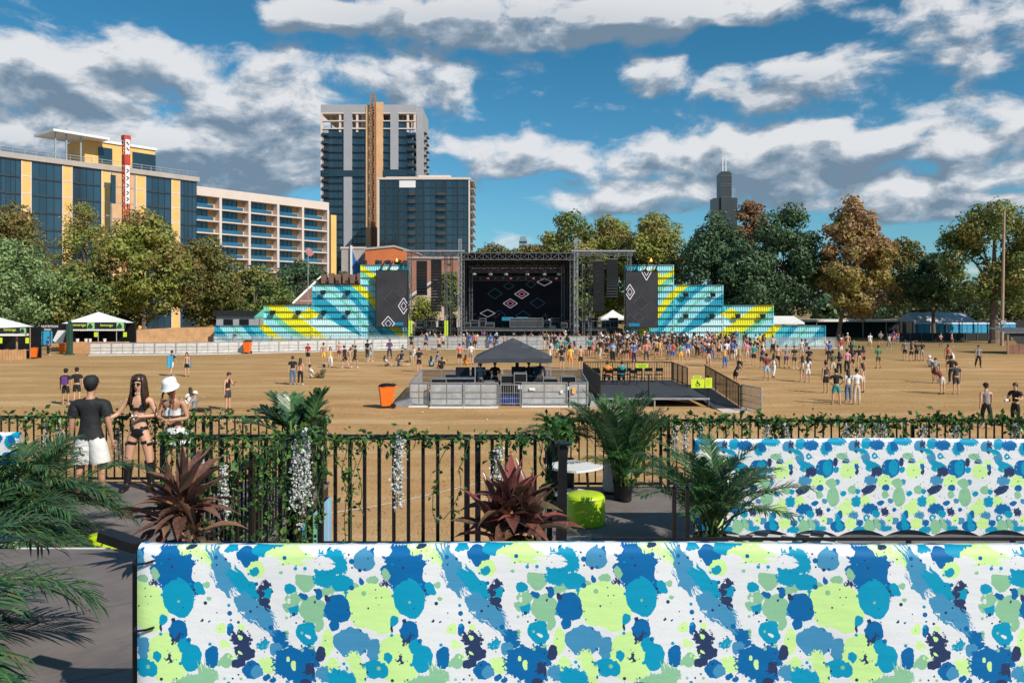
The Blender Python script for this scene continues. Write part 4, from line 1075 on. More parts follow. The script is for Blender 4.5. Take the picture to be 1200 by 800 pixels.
for i, (x, y, w, d, hh, pp) in enumerate([(-3.7, 41.2, .75, .6, 1.25, True), (-.95, 41.3, .85, .6, 1.1, False), (-.2, 41.0, .7, .7, 1.45, False), (.42, 40.9, .62, .7, 1.55, True), (1.95, 41.5, .7, .6, 1.25, False), (2.85, 41.2, .72, .6, 1.38, True), (3.2, 43, .9, .7, 1.0, False), (-3.2, 44.6, .9, .7, 1.2, False), (-1.6, 45.8, .8, .7, 1.3, False)]):
 road_case('aluminium edged equipment case in the mixing booth, %s' % ['far left with paper label', 'left of the gate', 'just left inside the gate', 'just right inside the gate', 'beside the right tent leg', 'far right with paper label', 'near the right side barrier', 'behind the blue sheet', 'behind the left mixing desk'][i], x, y, .16, w, d, hh - .16, 'equipment cases in the mixing booth', paper=pp)
for i, (x, y, w) in enumerate(((-2.1, 43.2, 2.0), (.9, 43.6, 1.9))):
 t = thing('mixing_desk', 'black mixing desk on trestles in the booth, %s one' % ('left' if i == 0 else 'right'), 'mixing desk', (x, y, .16))
 mb = MB(); mb.bb(-w / 2, w / 2, -.45, .45, .75, .8); mb.build('table_top', BLACK, t)
 for xx in (-w / 2 + .1, w / 2 - .1): mb = MB(); mb.bar((xx, -.35, 0), (xx, -.35, .75), .05); mb.bar((xx, .35, 0), (xx, .35, .75), .05); mb.build('leg', BLACK, t)
 mb = MB(); mb.box(0, 0, .92, w * .8, .7, .12, rot=(R(12), 0, 0)); mb.build('console', CHAR, t)
 kn = MB()
 for q in range(24): kn.bb(-w * .36 + (q % 12) * w * .06, -w * .36 + (q % 12) * w * .06 + .03, -.25 + (q // 12) * .25, -.2 + (q // 12) * .25, .98, 1.05)
 kn.build('fader_bank', ALU, t)
 for q, dx in enumerate((-.55, .3)):
  mb = MB(); mb.box(dx, .35, 1.25, .75, .06, .48, rot=(R(-6), 0, 0)); m_ = mb.build('monitor', BLACK, t)
  mb = MB(); mb.tube((dx, .36, .8), (dx, .36, 1.05), .03); mb.build('monitor_stand', BLACK, m_)
for (x, y, z, w, d, hh, lab, m_) in ((-.09, 40.35, .16, .95, .25, .42, 'crumpled blue tarpaulin hanging inside the booth gate', TARP), (-2.6, 41.0, 1.0, 1.6, .8, .12, 'folded blue sheet over cases in the left of the booth', TARP)):
 t = thing('tarpaulin', lab, 'tarpaulin', (x, y, z - .14)); mb = MB(); n = 12; V = []
 for j in range(5):
  for i in range(n):
   V.append(((i / (n - 1) - .5) * w, -d / 2 + d * max(0, j - 1) / 3 + .03 * math.sin(i * 1.7 + j), (0 if j == 0 else hh) + .05 * math.sin(i * 2.3 + j * 1.9) + (.0 if j == 0 else .02)))
 mb.add(V, [(j * n + i, j * n + i + 1, (j + 1) * n + i + 1, (j + 1) * n + i) for j in range(4) for i in range(n - 1)]); mb.smooth = True; mb.build('sheet', TARP, t)
 road_case('low black case under the blue sheet, %s' % ('at the gate' if w < 1 else 'left of the booth'), x, y + .2, .02, w * .9, d * .7, (z + .25 if w > 1 else .4), m=BLACK)
def wheelie_bin(lab, x, y, rz=0, s=1.0, bag=False):
 t = thing('wheelie_bin', lab, 'bin', (x, y, 0), rz, 'orange wheeled bins'); t.scale = (s, s, s)
 mb = MB(); V = []
 for z_, hw_, hd in ((.12, .2, .24), (.9, .27, .33), (.94, .29, .35), (.98, .29, .35)):
  V += [(-hw_, -hd, z_), (hw_, -hd, z_), (hw_, hd, z_), (-hw_, hd, z_)]
 fs = [(k_ * 4 + i, k_ * 4 + (i + 1) % 4, k_ * 4 + 4 + (i + 1) % 4, k_ * 4 + 4 + i) for k_ in range(3) for i in range(4)] + [(3, 2, 1, 0)]
 mb.add(V, fs); mb.build('body', ORANGE, t)
 mb = MB(); mb.box(0, .05, 1.02, .58, .66, .05, rot=(R(7), 0, 0)); mb.build('lid', BLACK if bag else ORANGE, t)
 mb = MB(); mb.path([(-.24, .34, .95), (-.24, .46, 1.0), (.24, .46, 1.0), (.24, .34, .95)], .025); mb.build('handle', ORANGE, t)
 for sx_ in (-1, 1): mb = MB(); mb.tube((sx_ * .2, .26, .12), (sx_ * .27, .26, .12), .12, n=14); mb.build('wheel', BLACK, t)
 if bag:
  mb = MB(); mb.smooth = True; V = []
  mb.ell((0, 0, 1.0), .31, .37, .12, 12, 6); mb.build('bin_liner', BLACK, t)
 return t
g = GP(453, 478); wheelie_bin('orange wheeled bin standing on the grass left of the mixing booth', g.x, g.y, R(-72), 1.08, True)
g = GP(40, 420); wheelie_bin('orange wheeled bin beside the left drinks stall counter', g.x, g.y, R(20), 1.05, True)
g = GP(62, 415); wheelie_bin('orange wheeled bin left of the second drinks stall', g.x + .4, g.y + 1, R(10), 1.0)
g = GP(291.5, 414); wheelie_bin('orange wheeled bin in front of the long pale barrier row', g.x, g.y - .4, R(0), 1.25, True)
PX0, PX1, PY0, PY1, PZ = 4.3, 9.65, 39.6, 49.0, .46
t = thing('viewing_platform', 'low grey accessible viewing platform with a ramp right of the mixing booth', 'platform', ((PX0 + PX1) / 2, PY0, 0))
hw = (PX1 - PX0) / 2
mb = MB()
for j in range(4):
 for i in range(2):
  mb.bb(-hw + i * hw + .01, -hw + (i + 1) * hw - .01, j * 2.35 + .01, (j + 1) * 2.35 - .01, PZ - .08, PZ)
mb.build('deck', CHAR, t)
mb = MB(); mb.bb(-hw, hw, -.05, -.01, PZ - .09, PZ - .0); mb.build('deck_edge', ALU, t)
for xx in (-hw + .05, 0, hw - .05):
 for yy in (.05, 4.7, 9.3): mb = MB(); mb.bar((xx, yy, 0), (xx, yy, PZ - .08), .07); mb.build('leg', ALU, t)
mb = MB(); mb.bar((-hw, .1, .05), (0, .1, .35), .05); mb.bar((hw * .2, .3, .38), (hw * .8, 1.5, .05), .08); mb.build('brace', PLY, t)
def rail_run(mb, a, b, h, n):
 a = Vector(a); b = Vector(b)
 for i in range(n + 1):
  p = a.lerp(b, i / n); mb.bar(p, p + Vector((0, 0, h)), .05 if i % 6 == 0 else .022)
 up_ = Vector((0, 0, 1)); mb.bar(a + up_ * h, b + up_ * h, .05); mb.bar(a + up_ * .12, b + up_ * .12, .03)
for nm_, a, b, n in (('rear_railing', (-hw, 9.4, PZ), (hw, 9.4, PZ), 36), ('left_railing', (-hw, 0, PZ), (-hw, 9.4, PZ), 40), ('right_railing', (hw, 5.0, PZ), (hw, 9.4, PZ), 20)):
 mb = MB(); rail_run(mb, a, b, 1.07, n); mb.build(nm_, BLACK, t)
mb = MB(); mb.bar((hw - .08, .02, 0), (hw - .08, .02, PZ + 1.1), .08); mb.bar((hw * .0 - .3, .02, PZ), (hw * .0 - .3, .02, PZ + 1.1), .06); mb.build('front_post', BLACK, t)
rx0, rx1 = hw + .02, hw + 1.35
mb = MB(); mb.add([(rx0, 6.5, PZ), (rx1, 6.5, PZ), (rx1 + .0, -.8, .04), (rx0, -.8, .04), (rx0, 6.5, PZ - .1), (rx1, 6.5, PZ - .1), (rx1, -.8, .0), (rx0, -.8, .0)], [(0, 1, 2, 3), (7, 6, 5, 4), (0, 4, 5, 1), (2, 6, 7, 3), (0, 3, 7, 4), (1, 5, 6, 2)]); mb.build('ramp', CHAR, t)
mb = MB(); mb.add([(rx0 + .1, -.82, .045), (rx1 + .25, -.82, .045), (rx1 + .25, -2.0, .012), (rx0 + .1, -2.0, .012)], [(0, 1, 2, 3)]); mb.bb(rx0 + .1, rx1 + .25, -2.0, -.82, 0, .01); mb.build('ramp_foot', PALE, t)
mb = MB(); n = 26
for i in range(n + 1):
 q = i / n; p = Vector((rx1, 6.5 - 7.3 * q, PZ * (1 - q) + .04 * q)); mb.bar(p, p + Vector((0, 0, 1.07)), .05 if i % 8 == 0 else .02)
mb.bar((rx1, 6.5, PZ + 1.07), (rx1, -.8, 1.11), .06); mb.build('ramp_railing', BLACK, t)
mb = MB(); mb.bar((rx1 - .06, 6.5, PZ + 1.15), (rx1 - .06, -.8, 1.19), .06); mb.build('wood_handrail', PLY, t)
mb = MB(); mb.quad((rx1 + .03, 6.5, PZ + .1), (rx1 + .03, -.8, .1), (rx1 + .03, -.8, 1.05), (rx1 + .03, 6.5, PZ + 1.02)); mb.build('mesh_cover', SCRIM_D, t)
c = GP(861, 474); barrier('short galvanised mesh barrier at the foot of the platform ramp', (rx1 + (PX0 + PX1) / 2 + .05, PY0 - .4, 0), (rx1 + (PX0 + PX1) / 2 + .5, PY0 - 2.3, 0), 1.15, bg_, mesh_cloth('dim_mesh', (.4, .36, .34), .5), False)
def sign(lab, px0, px1, py0, py1, Y, parts=(), name='yellow_sign'):
 a = P(px0, py1, Y); b = P(px1, py0, Y); cx_, cz = (a.x + b.x) / 2, (a.z + b.z) / 2; w, h = b.x - a.x, b.z - a.z
 t = thing(name, lab, 'sign', (cx_, Y, cz)); mb = MB(); mb.bb(-w / 2, w / 2, 0, .02, -h / 2, h / 2); mb.build('board', SIGNY, t)
 return t, w, h
BLK = M('sign_black', (.015, .015, .015), .6)
t, w, h = sign('acid yellow sign with a black wheelchair symbol on the platform front', 810, 825.5, 444, 454.5, PY0 - .12)
mb = MB(); s_ = .17
mb.tube((-.02, -.012, .13), (-.02, -.004, .13), .03, n=10)
mb.bar((-.02, -.01, .1), (-.01, -.01, .0), .028); mb.bar((-.01, -.01, .055), (.07, -.01, .055), .02); mb.bar((-.01, -.01, 0), (.07, -.01, 0), .026); mb.bar((.07, -.01, 0), (.11, -.01, -.1), .026)
for i in range(16):
 a0 = R(120 + i * 16); a1 = R(120 + (i + 1) * 16)
 if i < 14: mb.bar((.0 + .09 * math.cos(a0), -.01, -.045 + .09 * math.sin(a0)), (.0 + .09 * math.cos(a1), -.01, -.045 + .09 * math.sin(a1)), .02)
mb.build('wheelchair_symbol', BLK, t)
t, w, h = sign('tall acid yellow notice beside the wheelchair sign', 826.5, 834.5, 442.5, 454.5, PY0 - .12)
mb = MB()
for i in range(6): mb.bb(-.1, .1 - .03 * (i % 3), -.004, -.001, .16 - i * .06, .175 - i * .06)
mb.build('small_print', M('sign_green_ink', (.2, .34, .03), .6), t)
t, w, h = sign('small acid yellow strip sign above the wheelchair sign', 812, 822, 440, 443, PY0 - .12)
mb = MB(); mb.bb(-.15, .15, -.004, -.001, -.02, .02); mb.build('small_print', M('sign_green_ink', (.2, .34, .03)), t)
t, w, h = sign('acid yellow sign on the rear rail of the viewing platform', 745.5, 759.5, 426, 431.5, PY1 - .1)
mb = MB(); mb.bb(-.25, .25, -.004, -.001, .02, .07); mb.bb(-.2, .2, -.004, -.001, -.07, -.03); mb.build('small_print', M('sign_green_ink', (.2, .34, .03)), t)
def folding_chair(lab, x, y, z, rz):
 t = thing('folding_chair', lab, 'chair', (x, y, z), rz, 'black folding chairs on the viewing platform')
 mb = MB(); mb.cbox(0, 0, .45, .42, .4, .04); mb.build('seat', BLACK, t); mb = MB(); mb.box(0, .2, .75, .42, .03, .2, rot=(R(-8), 0, 0)); mb.build('backrest', BLACK, t)
 for sx_ in (-1, 1): mb = MB(); mb.bar((sx_ * .21, -.22, 0), (sx_ * .21, .23, .86), .025); mb.bar((sx_ * .21, .25, 0), (sx_ * .21, -.12, .45), .025); mb.build('leg', BLACK, t)
for i in range(7): folding_chair('black folding chair in the rear row on the platform, %s from the left' % ords[i], 4.9 + i * .62, 47.6, PZ, R(180))
for i in range(4): folding_chair('black folding chair in the front row on the platform, %s from the left' % ords[i], 4.8 + i * .7, 46.2, PZ, R(175))
def lettering(parent, txt, x, y, z, size, mat, bold=True, ext=.01):
 cu = bpy.data.curves.new('lettering', 'FONT'); cu.body = txt; cu.size = size; cu.extrude = ext; cu.align_x = 'CENTER'; cu.align_y = 'CENTER'
 cu.offset = size * .012 if bold else 0
 cu.materials.append(mat); q_ = bpy.data.objects.new('lettering', cu); COL.objects.link(q_); bpy.context.view_layer.update(); me = bpy.data.meshes.new_from_object(q_.evaluated_get(bpy.context.evaluated_depsgraph_get())); bpy.data.objects.remove(q_); me.name = 'lettering'; o = bpy.data.objects.new('lettering', me); COL.objects.link(o); o.parent = parent; o.location = (x, y, z); o.rotation_euler = (R(90), 0, 0); return o
TXG = M('sign_lime_text', (.55, .75, .06), .6); SGN = M('pale_green_sign', (.32, .62, .25), .6); DGR = M('dark_green_paint', (.02, .07, .045), .6)
def drinks_sign(t, x0, x1, z0, z1, y, sgn):
 """black band with the word and a green square with a black triangle"""
 mb = MB(); mb.bb(x0, x1, y, y + .06, z0, z1); bd = mb.build('sign_band', M('sign_black', (.015,) * 3), t)
 wtx = sgn[0]; lettering(bd, 'beverage', wtx, y - .02, (z0 + z1) / 2 + .08, sgn[2], TXG)
 for gx in sgn[1]:
  hh = (z1 - z0) / 2 - .02; mb = MB(); mb.bb(gx - hh, gx + hh * 1.25, y - .05, y - .005, (z0 + z1) / 2 - hh, (z0 + z1) / 2 + hh); g_ = mb.build('green_panel', SGN, t)
  zc = (z0 + z1) / 2; mb = MB(); w_ = hh * .62
  pts = [(gx, zc + w_), (gx - w_, zc - w_ * .7), (gx + w_, zc - w_ * .7)]
  for i in range(3): mb.bar((pts[i][0], y - .07, pts[i][1]), (pts[(i + 1) % 3][0], y - .07, pts[(i + 1) % 3][1]), .12)
  mb.build('triangle_symbol', DGR, g_)
YS = 84.0; s = YS / F
t = thing('drinks_stall', 'white peaked drinks stall with a plywood counter and black beverage sign', 'stall', (P(106, 0, YS).x, YS, 0))
lx = lambda px: (px - 106) * s; lz = lambda py: P(0, py, YS).z
mb = MB(); h = lx(134) - lx(72); hh = h / 2; e = lz(379); ap = lz(365.5); c0 = (lx(72) + lx(134)) / 2
mb.add([(c0 - hh, 0, e), (c0 + hh, 0, e), (c0 + hh, h * .8, e), (c0 - hh, h * .8, e), (c0 - hh * .3, h * .25, e + (ap - e) * .66), (c0 + hh * .3, h * .25, e + (ap - e) * .66), (c0 + hh * .3, h * .55, e + (ap - e) * .66), (c0 - hh * .3, h * .55, e + (ap - e) * .66), (c0, h * .4, ap)],
       [(0, 1, 5, 4), (1, 2, 6, 5), (2, 3, 7, 6), (3, 0, 4, 7), (4, 5, 8), (5, 6, 8), (6, 7, 8), (7, 4, 8)]); mb.build('canopy', CANVAS_W, t)
drinks_sign(t, lx(84), lx(148), lz(385.5), lz(377.5), -.15, (lx(93.5), (lx(107), lx(141.5)), .40))
lettering(t, 'beverage', lx(126), -.2, lz(381), .36, TXG)
mb = MB(); n = 24
for i in range(n):
 xa = lx(84) + (lx(147) - lx(84)) * i / n; xb_ = lx(84) + (lx(147) - lx(84)) * (i + 1) / n
 mb.add([(xa, -.2, lz(385.6)), (xb_, -.2, lz(385.6)), (xb_, -.2, lz(387)), ((xa + xb_) / 2, -.2, lz(387.8)), (xa, -.2, lz(387))], [(0, 1, 2, 3, 4)])
mb.build('scalloped_valance', CANVAS_W, t)
mb = MB(); mb.bb(lx(86), lx(148), -.1, .7, 0, lz(400.5)); mb.build('counter', PLY, t)
mb = MB(); mb.bb(lx(84), lx(137), h * .75, h * .8, 0, e); mb.bb(lx(82), lx(84), 0.5, h * .8, 0, e); mb.build('back_curtain', BLACK, t)
for px in (115.5, 137): mb = MB(); mb.tube((lx(px), -.08, 0), (lx(px), -.08, e), .05); mb.build('leg', ALU, t)
for px in (114, 148):
 mb = MB(); mb.bb(lx(px) - .18, lx(px) + .18, -.3, -.26, lz(394.5), lz(389)); mb.build('price_card', SIGNY, t)
for i, px in enumerate((89, 99, 104, 121)):
 tt = thing('drinks_cooler', 'small white tub on the plywood drinks counter, %s from the left' % ords[i], 'tub', (P(px, 0, YS).x, YS + .3, lz(400.5)), 0, 'tubs on the drinks counter')
 mb = MB(); mb.lathe([(.13, 0), (.17, .25), (.17, .28)], 10); mb.build('tub', WHITE, tt); mb = MB(); mb.lathe([(.18, .28), (.18, .32)], 10); mb.build('lid', PALE, tt)
t = thing('sign_post', 'thick dark green post at the left corner of the drinks stall', 'post', (P(81.5, 0, 81).x, 81, 0)); mb = MB(); mb.cbox(0, 0, 1.55, .48, .48, 3.1, .05); mb.bb(-.35, .35, -.35, .35, 0, .12); mb.build('post', DGR, t); mb = MB(); mb.lathe([(.1, 3.1), (.2, 3.3), (.05, 3.5)], 10); mb.build('finial', DGR, t)
t = thing('umbrella', 'slanted white cloth parasol left of the dark green post', 'umbrella', (P(71, 0, 86).x, 86, 0))
mb = MB(); q = 86 / F; f_ = lambda px, py: ((px - 71) * q, P(0, py, 86).z)
pts = [f_(68, 387), f_(78, 387), f_(73, 404), f_(70, 404), (f_(62, 399))]
mb.prism(pts, -.05, .05); mb.build('cloth', CANVAS_W, t); mb = MB(); mb.tube((0, .1, 0), (.2, .1, 2.3), .03); mb.build('pole', ALU, t)
t = thing('food_stall', 'dark stall with a white lettered fascia and plywood front between the drinks stalls', 'stall', (P(66, 0, 88).x, 88, 0))
q = 88 / F; lx = lambda px: (px - 66) * q; lz = lambda py: P(0, py, 88).z
mb = MB(); mb.bb(lx(48), lx(72), 0, .2, lz(388), lz(379)); fs_ = mb.build('fascia', BLACK, t); lettering(fs_, 'NUTRITION', lx(58.5), -.04, lz(382.5), .34, WHITE); lettering(fs_, 'FRESH', lx(56), -.04, lz(386.3), .28, WHITE)
mb = MB(); mb.bb(lx(62), lx(80), -.3, .4, 0, lz(402)); mb.build('counter', PLY, t); mb = MB(); mb.bb(lx(48), lx(80), 2.2, 2.3, 0, lz(380)); mb.build('back_wall', BLACK, t)
YS = 74.0; s = YS / F
t = thing('drinks_stall', 'drinks stall with upright plank counter and beverage sign at the left edge', 'stall', (P(10, 0, YS).x, YS, 0)); lx = lambda px: (px - 10) * s; lz = lambda py: P(0, py, YS).z
mb = MB(); h = lx(34) - lx(-25); hh = h / 2; e = lz(384); ap = lz(372); c0 = (lx(8) + lx(-40)) / 2; hh = (lx(8) - lx(-40)) / 2
mb.add([(c0 - hh, 0, e), (c0 + hh, 0, e), (c0 + hh, h * .9, e), (c0 - hh, h * .9, e), (c0, h * .4, ap)], [(0, 1, 4), (1, 2, 4), (2, 3, 4), (3, 0, 4)]); mb.build('canopy', CANVAS_W, t)
drinks_sign(t, lx(-25), lx(33), lz(390.5), lz(384), -.15, (lx(13), (lx(28), lx(-3)), .31))
mb = MB(); mb.bb(lx(-25), lx(30), -.25, .8, lz(393.5), lz(391)); mb.build('awning', CANVAS_W, t)
mb = MB(); n = 18
for i in range(n):
 w_ = (lx(32) - lx(-30)) / n; x = lx(-30) + i * w_; mb.bb(x + .02, x + w_ - .02, -.2 - .02 * (i % 2), -.12, 0, lz(409.5) + .04 * ((i * 7) % 3 - 1))
mb.build('plank_counter', PLY, t); mb = MB(); mb.bb(lx(-30), lx(32), -.12, .6, lz(410.5), lz(410)); mb.build('counter_top', WOODD, t)
mb = MB(); mb.bb(lx(-30), lx(31), h * .5, h * .52, 0, e); mb.build('back_curtain', BLACK, t)
for px in (17.5, 33): mb = MB(); mb.tube((lx(px), .3, 0), (lx(px), .3, e), .09 if px < 20 else .05); mb.build('leg', WOODD, t)
for px in (3, 34): mb = MB(); mb.bb(lx(px) - .15, lx(px) + .15, -.3, -.26, lz(402), lz(395.5)); mb.build('price_card', SIGNY, t)
TOI = M('toilet_blue', (.02, .27, .52), .5, 0, .12, 1.2); TOIT = M('toilet_white_roof', (.55, .62, .68), .4)
def toilet(lab, x, y, rz, grp, body=TOI):
 t = thing('portable_toilet', lab, 'toilet', (x, y, 0), rz, grp)
 mb = MB(); mb.bb(-.52, .52, -.5, .55, .08, 2.05); mb.build('cabin', body, t)
 mb = MB(); mb.add([(-.58, -.56, 2.05), (.58, -.56, 2.05), (.58, .6, 2.05), (-.58, .6, 2.05), (-.4, -.35, 2.28), (.4, -.35, 2.28), (.4, .4, 2.28), (-.4, .4, 2.28)], [(0, 1, 5, 4), (1, 2, 6, 5), (2, 3, 7, 6), (3, 0, 4, 7), (4, 5, 6, 7)]); mb.build('roof', TOIT, t)
 mb = MB(); mb.bb(-.38, .38, -.54, -.5, .18, 1.95); d = mb.build('door', M('toilet_door_blue', (.04, .34, .58), .5), t)
 mb = MB(); mb.bb(.26, .33, -.57, -.54, 1.0, 1.12); mb.build('latch', WHITE, d)
 mb = MB(); mb.bb(-.55, .55, -.55, .58, 0, .08); mb.build('skid', CHAR, t)
xs = list(range(0, 14))
for i in xs:
 c = P(1077 + i * 8.3, 0, 124); toilet('blue portable toilet in the row under the right trees, %s' % (('%s from the left' % ords[i]) if i < 12 else ['', '', 'second from the right end', 'at the right end'][i - 10]), c.x, 124 + .2 * (i % 2), 0, 'blue portable toilets at the right')
NAVYT = M('toilet_navy', (.01, .075, .17), .5)
for i in range(6):
 c = P(23 + i * 8.6, 0, 98); toilet('dark blue portable toilet behind the left stalls, %s from the left' % ords[i], c.x, 98, 0, 'dark blue portable toilets at the left', NAVYT)
t = thing('plywood_fence', 'long orange plywood hoarding rising behind the left barriers', 'fence', (0, 0, 0))
mb = MB(); prev = None
pts = [(139, 388, 99), (200, 384, 100.5), (252, 383, 101.5)]
for (p0, y0, D0), (p1, y1, D1) in zip(pts[:-1], pts[1:]):
 a = P(p0, y0, D0); b = P(p1, y1, D1); mb.add([(a.x, a.y, 0), (b.x, b.y, 0), tuple(b), tuple(a), (a.x, a.y + .1, 0), (b.x, b.y + .1, 0), (b.x, b.y + .1, b.z), (a.x, a.y + .1, a.z)], [(0, 1, 2, 3), (7, 6, 5, 4), (3, 2, 6, 7)])
mb.build('panel', PLY, t)
t = thing('storage_shed', 'low dark roofed grey shed behind the lowest left container', 'shed', (P(262, 0, 112).x, 112, 0)); q = 112 / F
mb = MB(); mb.bb(-1, 4.5, 0, 4, 0, P(0, 370, 112).z); mb.build('wall', PANELG, t); mb = MB(); mb.bb(-1.3, 4.8, -.4, 4.4, P(0, 370, 112).z, P(0, 364, 112).z); mb.build('roof', DARK, t)
mb = MB()
for i in range(2): mb.bb(i * 2.2, i * 2.2 + 1.3, -.06, 0, .4, P(0, 374, 112).z)
mb.build('opening', BLACK, t)
t = thing('long_tent', 'long grey-white roofed tent in front of the portable toilets', 'tent', (P(1106, 0, 117).x, 117, 0)); q = 117 / F
mb = MB(); a, b = -34 * q, 40 * q; e = P(0, 377, 117).z; r_ = P(0, 366, 117).z
mb.add([(a, 0, e), (b, 0, e), (b, 6, e), (a, 6, e), (a + .6, 3, r_), (b - .6, 3, r_)], [(0, 1, 5, 4), (2, 3, 4, 5), (1, 2, 5), (3, 0, 4)]); mb.build('canopy', M('grey_canvas', (.50, .54, .60), .6), t)
for i in range(5): x = a + (b - a) * i / 4; mb = MB(); mb.tube((x, 0, 0), (x, 0, e), .06); mb.build('leg', ALU, t)
t = thing('long_tent', 'narrow white canopy strip behind the tall yellow and orange tree', 'tent', (P(1000, 0, 122).x, 122, 0))
mb = MB(); mb.bb(-9, 8.6, 0, 5, P(0, 377, 122).z, P(0, 374.5, 122).z); mb.build('canopy', CANVAS_W, t)
for i in range(6): mb = MB(); mb.tube((-9 + i * 3.5, .1, 0), (-9 + i * 3.5, .1, 2.4), .05); mb.build('leg', ALU, t)
t = thing('screen_fence', 'long screened fence under the right trees, coloured near-black for their shade', 'fence', (P(980, 0, 127).x, 127, 0))
mb = MB(); mb.bb(-6, 32, 0, .06, 0, 2.6)
for i in range(20): mb.bar((-6 + i * 2, -.05, 0), (-6 + i * 2, -.05, 2.7), .08)
mb.build('dark_panel', M('dark_and_shaded_cloth', (.018, .022, .022), .8), t)  # near-black colour carries the shade on fences and hedges under the trees
t = thing('screen_fence', 'low dark barrier line before the portable toilets', 'fence', (P(1040, 0, 112).x, 112, 0))
mb = MB(); mb.bb(0, 17, 0, .05, .05, 1.1); mb.build('dark_panel', M('dark_and_shaded_cloth', (.018, .022, .022)), t); mb = MB()
for i in range(12): mb.bar((i * 1.55, -.05, 0), (i * 1.55, -.05, 1.2), .06)
mb.build('post', ALUD, t)
c = GP(1174, 405); t = thing('utility_pole', 'tall bare wooden pole in front of the big right tree', 'pole', (c.x, c.y, 0))
mb = MB(); mb.tube((0, 0, 0), (.3, 0, P(0, 248, c.y).z), .2, .13, n=12); mb.build('shaft', M('pole_wood', (.42, .27, .19), .8, 0, .2, 2), t); mb = MB(); mb.bb(-.32, .32, -.35, -.1, 2.6, 3.1); mb.build('meter_box', ALU, t)
c = P(1186, 0, 82); t = thing('wooden_stall', 'wooden bar stall with a grey lean-to roof cut by the right edge', 'stall', (c.x, 82, 0)); q = 82 / F
mb = MB()
for i in range(8): mb.bb(-.5 + i * .62, .08 + i * .62, 0, .06, 0, P(0, 404, 82).z)
mb.build('plank_front', M('red_brown_planks', (.24, .11, .075), .8, 0, .3, 2), t)
mb = MB(); mb.add([(-.9, -.3, P(0, 389, 82).z), (5, -.3, P(0, 389, 82).z), (5, 3, P(0, 387, 82).z + .2), (-.9, 3, P(0, 387, 82).z + .2), (-.9, -.3, P(0, 390.3, 82).z), (5, -.3, P(0, 390.3, 82).z)], [(0, 1, 2, 3), (0, 4, 5, 1)]); mb.build('roof', ALUD, t)
mb = MB(); mb.add([(.5, -.1, P(0, 403, 82).z), (5, -.1, P(0, 403, 82).z), (5, 0, P(0, 390, 82).z), (-.4, 0, P(0, 390, 82).z)], [(0, 1, 2, 3)]); mb.build('back_curtain', DARK, t)
for x in (-.5, 2.5): mb = MB(); mb.bar((x, -.1, 0), (x, -.1, P(0, 389, 82).z), .12); mb.build('post', WOODD, t)
ZL, ZN = 2.15, 2.73
def deck_mat():
 m, k, bs, out = new_mat('deck_boards'); tc = k.n('ShaderNodeTexCoord'); v = tc.outputs['Object']
 mp = k.n('ShaderNodeMapping'); mp.inputs['Rotation'].default_value = (0, 0, R(-33)); k.l(v, mp.inputs[0]); v2 = mp.outputs[0]
 n1 = k.noise(v2, 1.6, 6, .65); n2 = k.noise(k.vm('MULTIPLY', v2, (5.0, 60.0, 1.0)), 1.0, 4, .7); n3 = k.noise(v2, 22, 5, .75)
 c = k.ramp(n1, [(.3, (.135, .112, .107)), (.7, (.225, .195, .185))])
 c = k.mix(k.rng(n2, .50, .72, 0, .65), c, (.24, .215, .205))
 c = k.mix(k.rng(n3, .66, .72, 0, .5), c, (.26, .24, .235))
 c = k.mix(k.rng(k.noise(v, .7, 4, .6), .52, .66, 0, .6), c, (.14, .115, .11))
 br = k.n('ShaderNodeTexBrick'); k.l(v2, br.inputs['Vector']); br.inputs['Scale'].default_value = 1.0; br.inputs['Brick Width'].default_value = 2.44; br.inputs['Row Height'].default_value = 1.22; br.inputs['Mortar Size'].default_value = .006
 c = k.mix(k.math('MULTIPLY', br.outputs['Fac'], .75), c, (.028, .026, .028))
 k.l(c, bs.inputs['Base Color']); k.l(k.rng(n1, .3, .7, .55, .8), bs.inputs['Roughness'])
 bn = k.n('ShaderNodeBump'); bn.inputs['Strength'].default_value = .35; bn.inputs['Distance'].default_value = .01; k.l(k.math('SUBTRACT', n3, k.math('MULTIPLY', br.outputs['Fac'], 1.5)), bn.inputs['Height']); k.l(bn.outputs[0], bs.inputs['Normal'])
 return m
DECK = deck_mat()
XL, XR = -2.94, .42
def platform(name, lab, x0, x1, y0, y1, z, sk=True):
 t = thing(name, lab, 'platform', ((x0 + x1) / 2, (y0 + y1) / 2, 0)); hx, hy = (x1 - x0) / 2, (y1 - y0) / 2
 mb = MB(); mb.bb(-hx, hx, -hy, hy, z - .05, z); mb.build('deck', DECK, t)
 mb = MB(); mb.bb(-hx + .02, hx - .02, -hy + .02, hy - .02, z - .22, z - .052); mb.build('joist_frame', BLACK, t)
 return t, hx, hy
t, hx, hy = platform('lower_platform', 'lower grey boarded viewing deck on the left where three people stand', -11, XL, 7.56, 13.08, ZL)
def fascia_mat():
 m, k, bs, out = new_mat('painted_fascia'); geo = k.n('ShaderNodeNewGeometry'); sp = k.n('ShaderNodeSeparateXYZ'); k.l(geo.outputs['Position'], sp.inputs[0])
 w = k.math('ADD', sp.outputs[1], k.math('MULTIPLY', sp.outputs[2], .75)); f = k.math('FRACT', k.math('DIVIDE', w, 3.2))
 c = k.ramp(f, [(0, (.14, .45, .30)), (.2, (.28, .50, .68)), (.42, (.30, .56, .74)), (.55, (.62, .66, .06)), (.68, (.30, .56, .74)), (.85, (.05, .34, .52))], 'CONSTANT')
 k.l(c, bs.inputs['Base Color']); bs.inputs['Roughness'].default_value = .5
 return m
mb = MB(); mb.bb(hx - .01, hx + .03, -hy, hy, 0, ZL - .25)
for i in range(18): mb.bb(hx + .03, hx + .045, -hy + i * .31, -hy + i * .31 + .15, 0, ZL - .25)
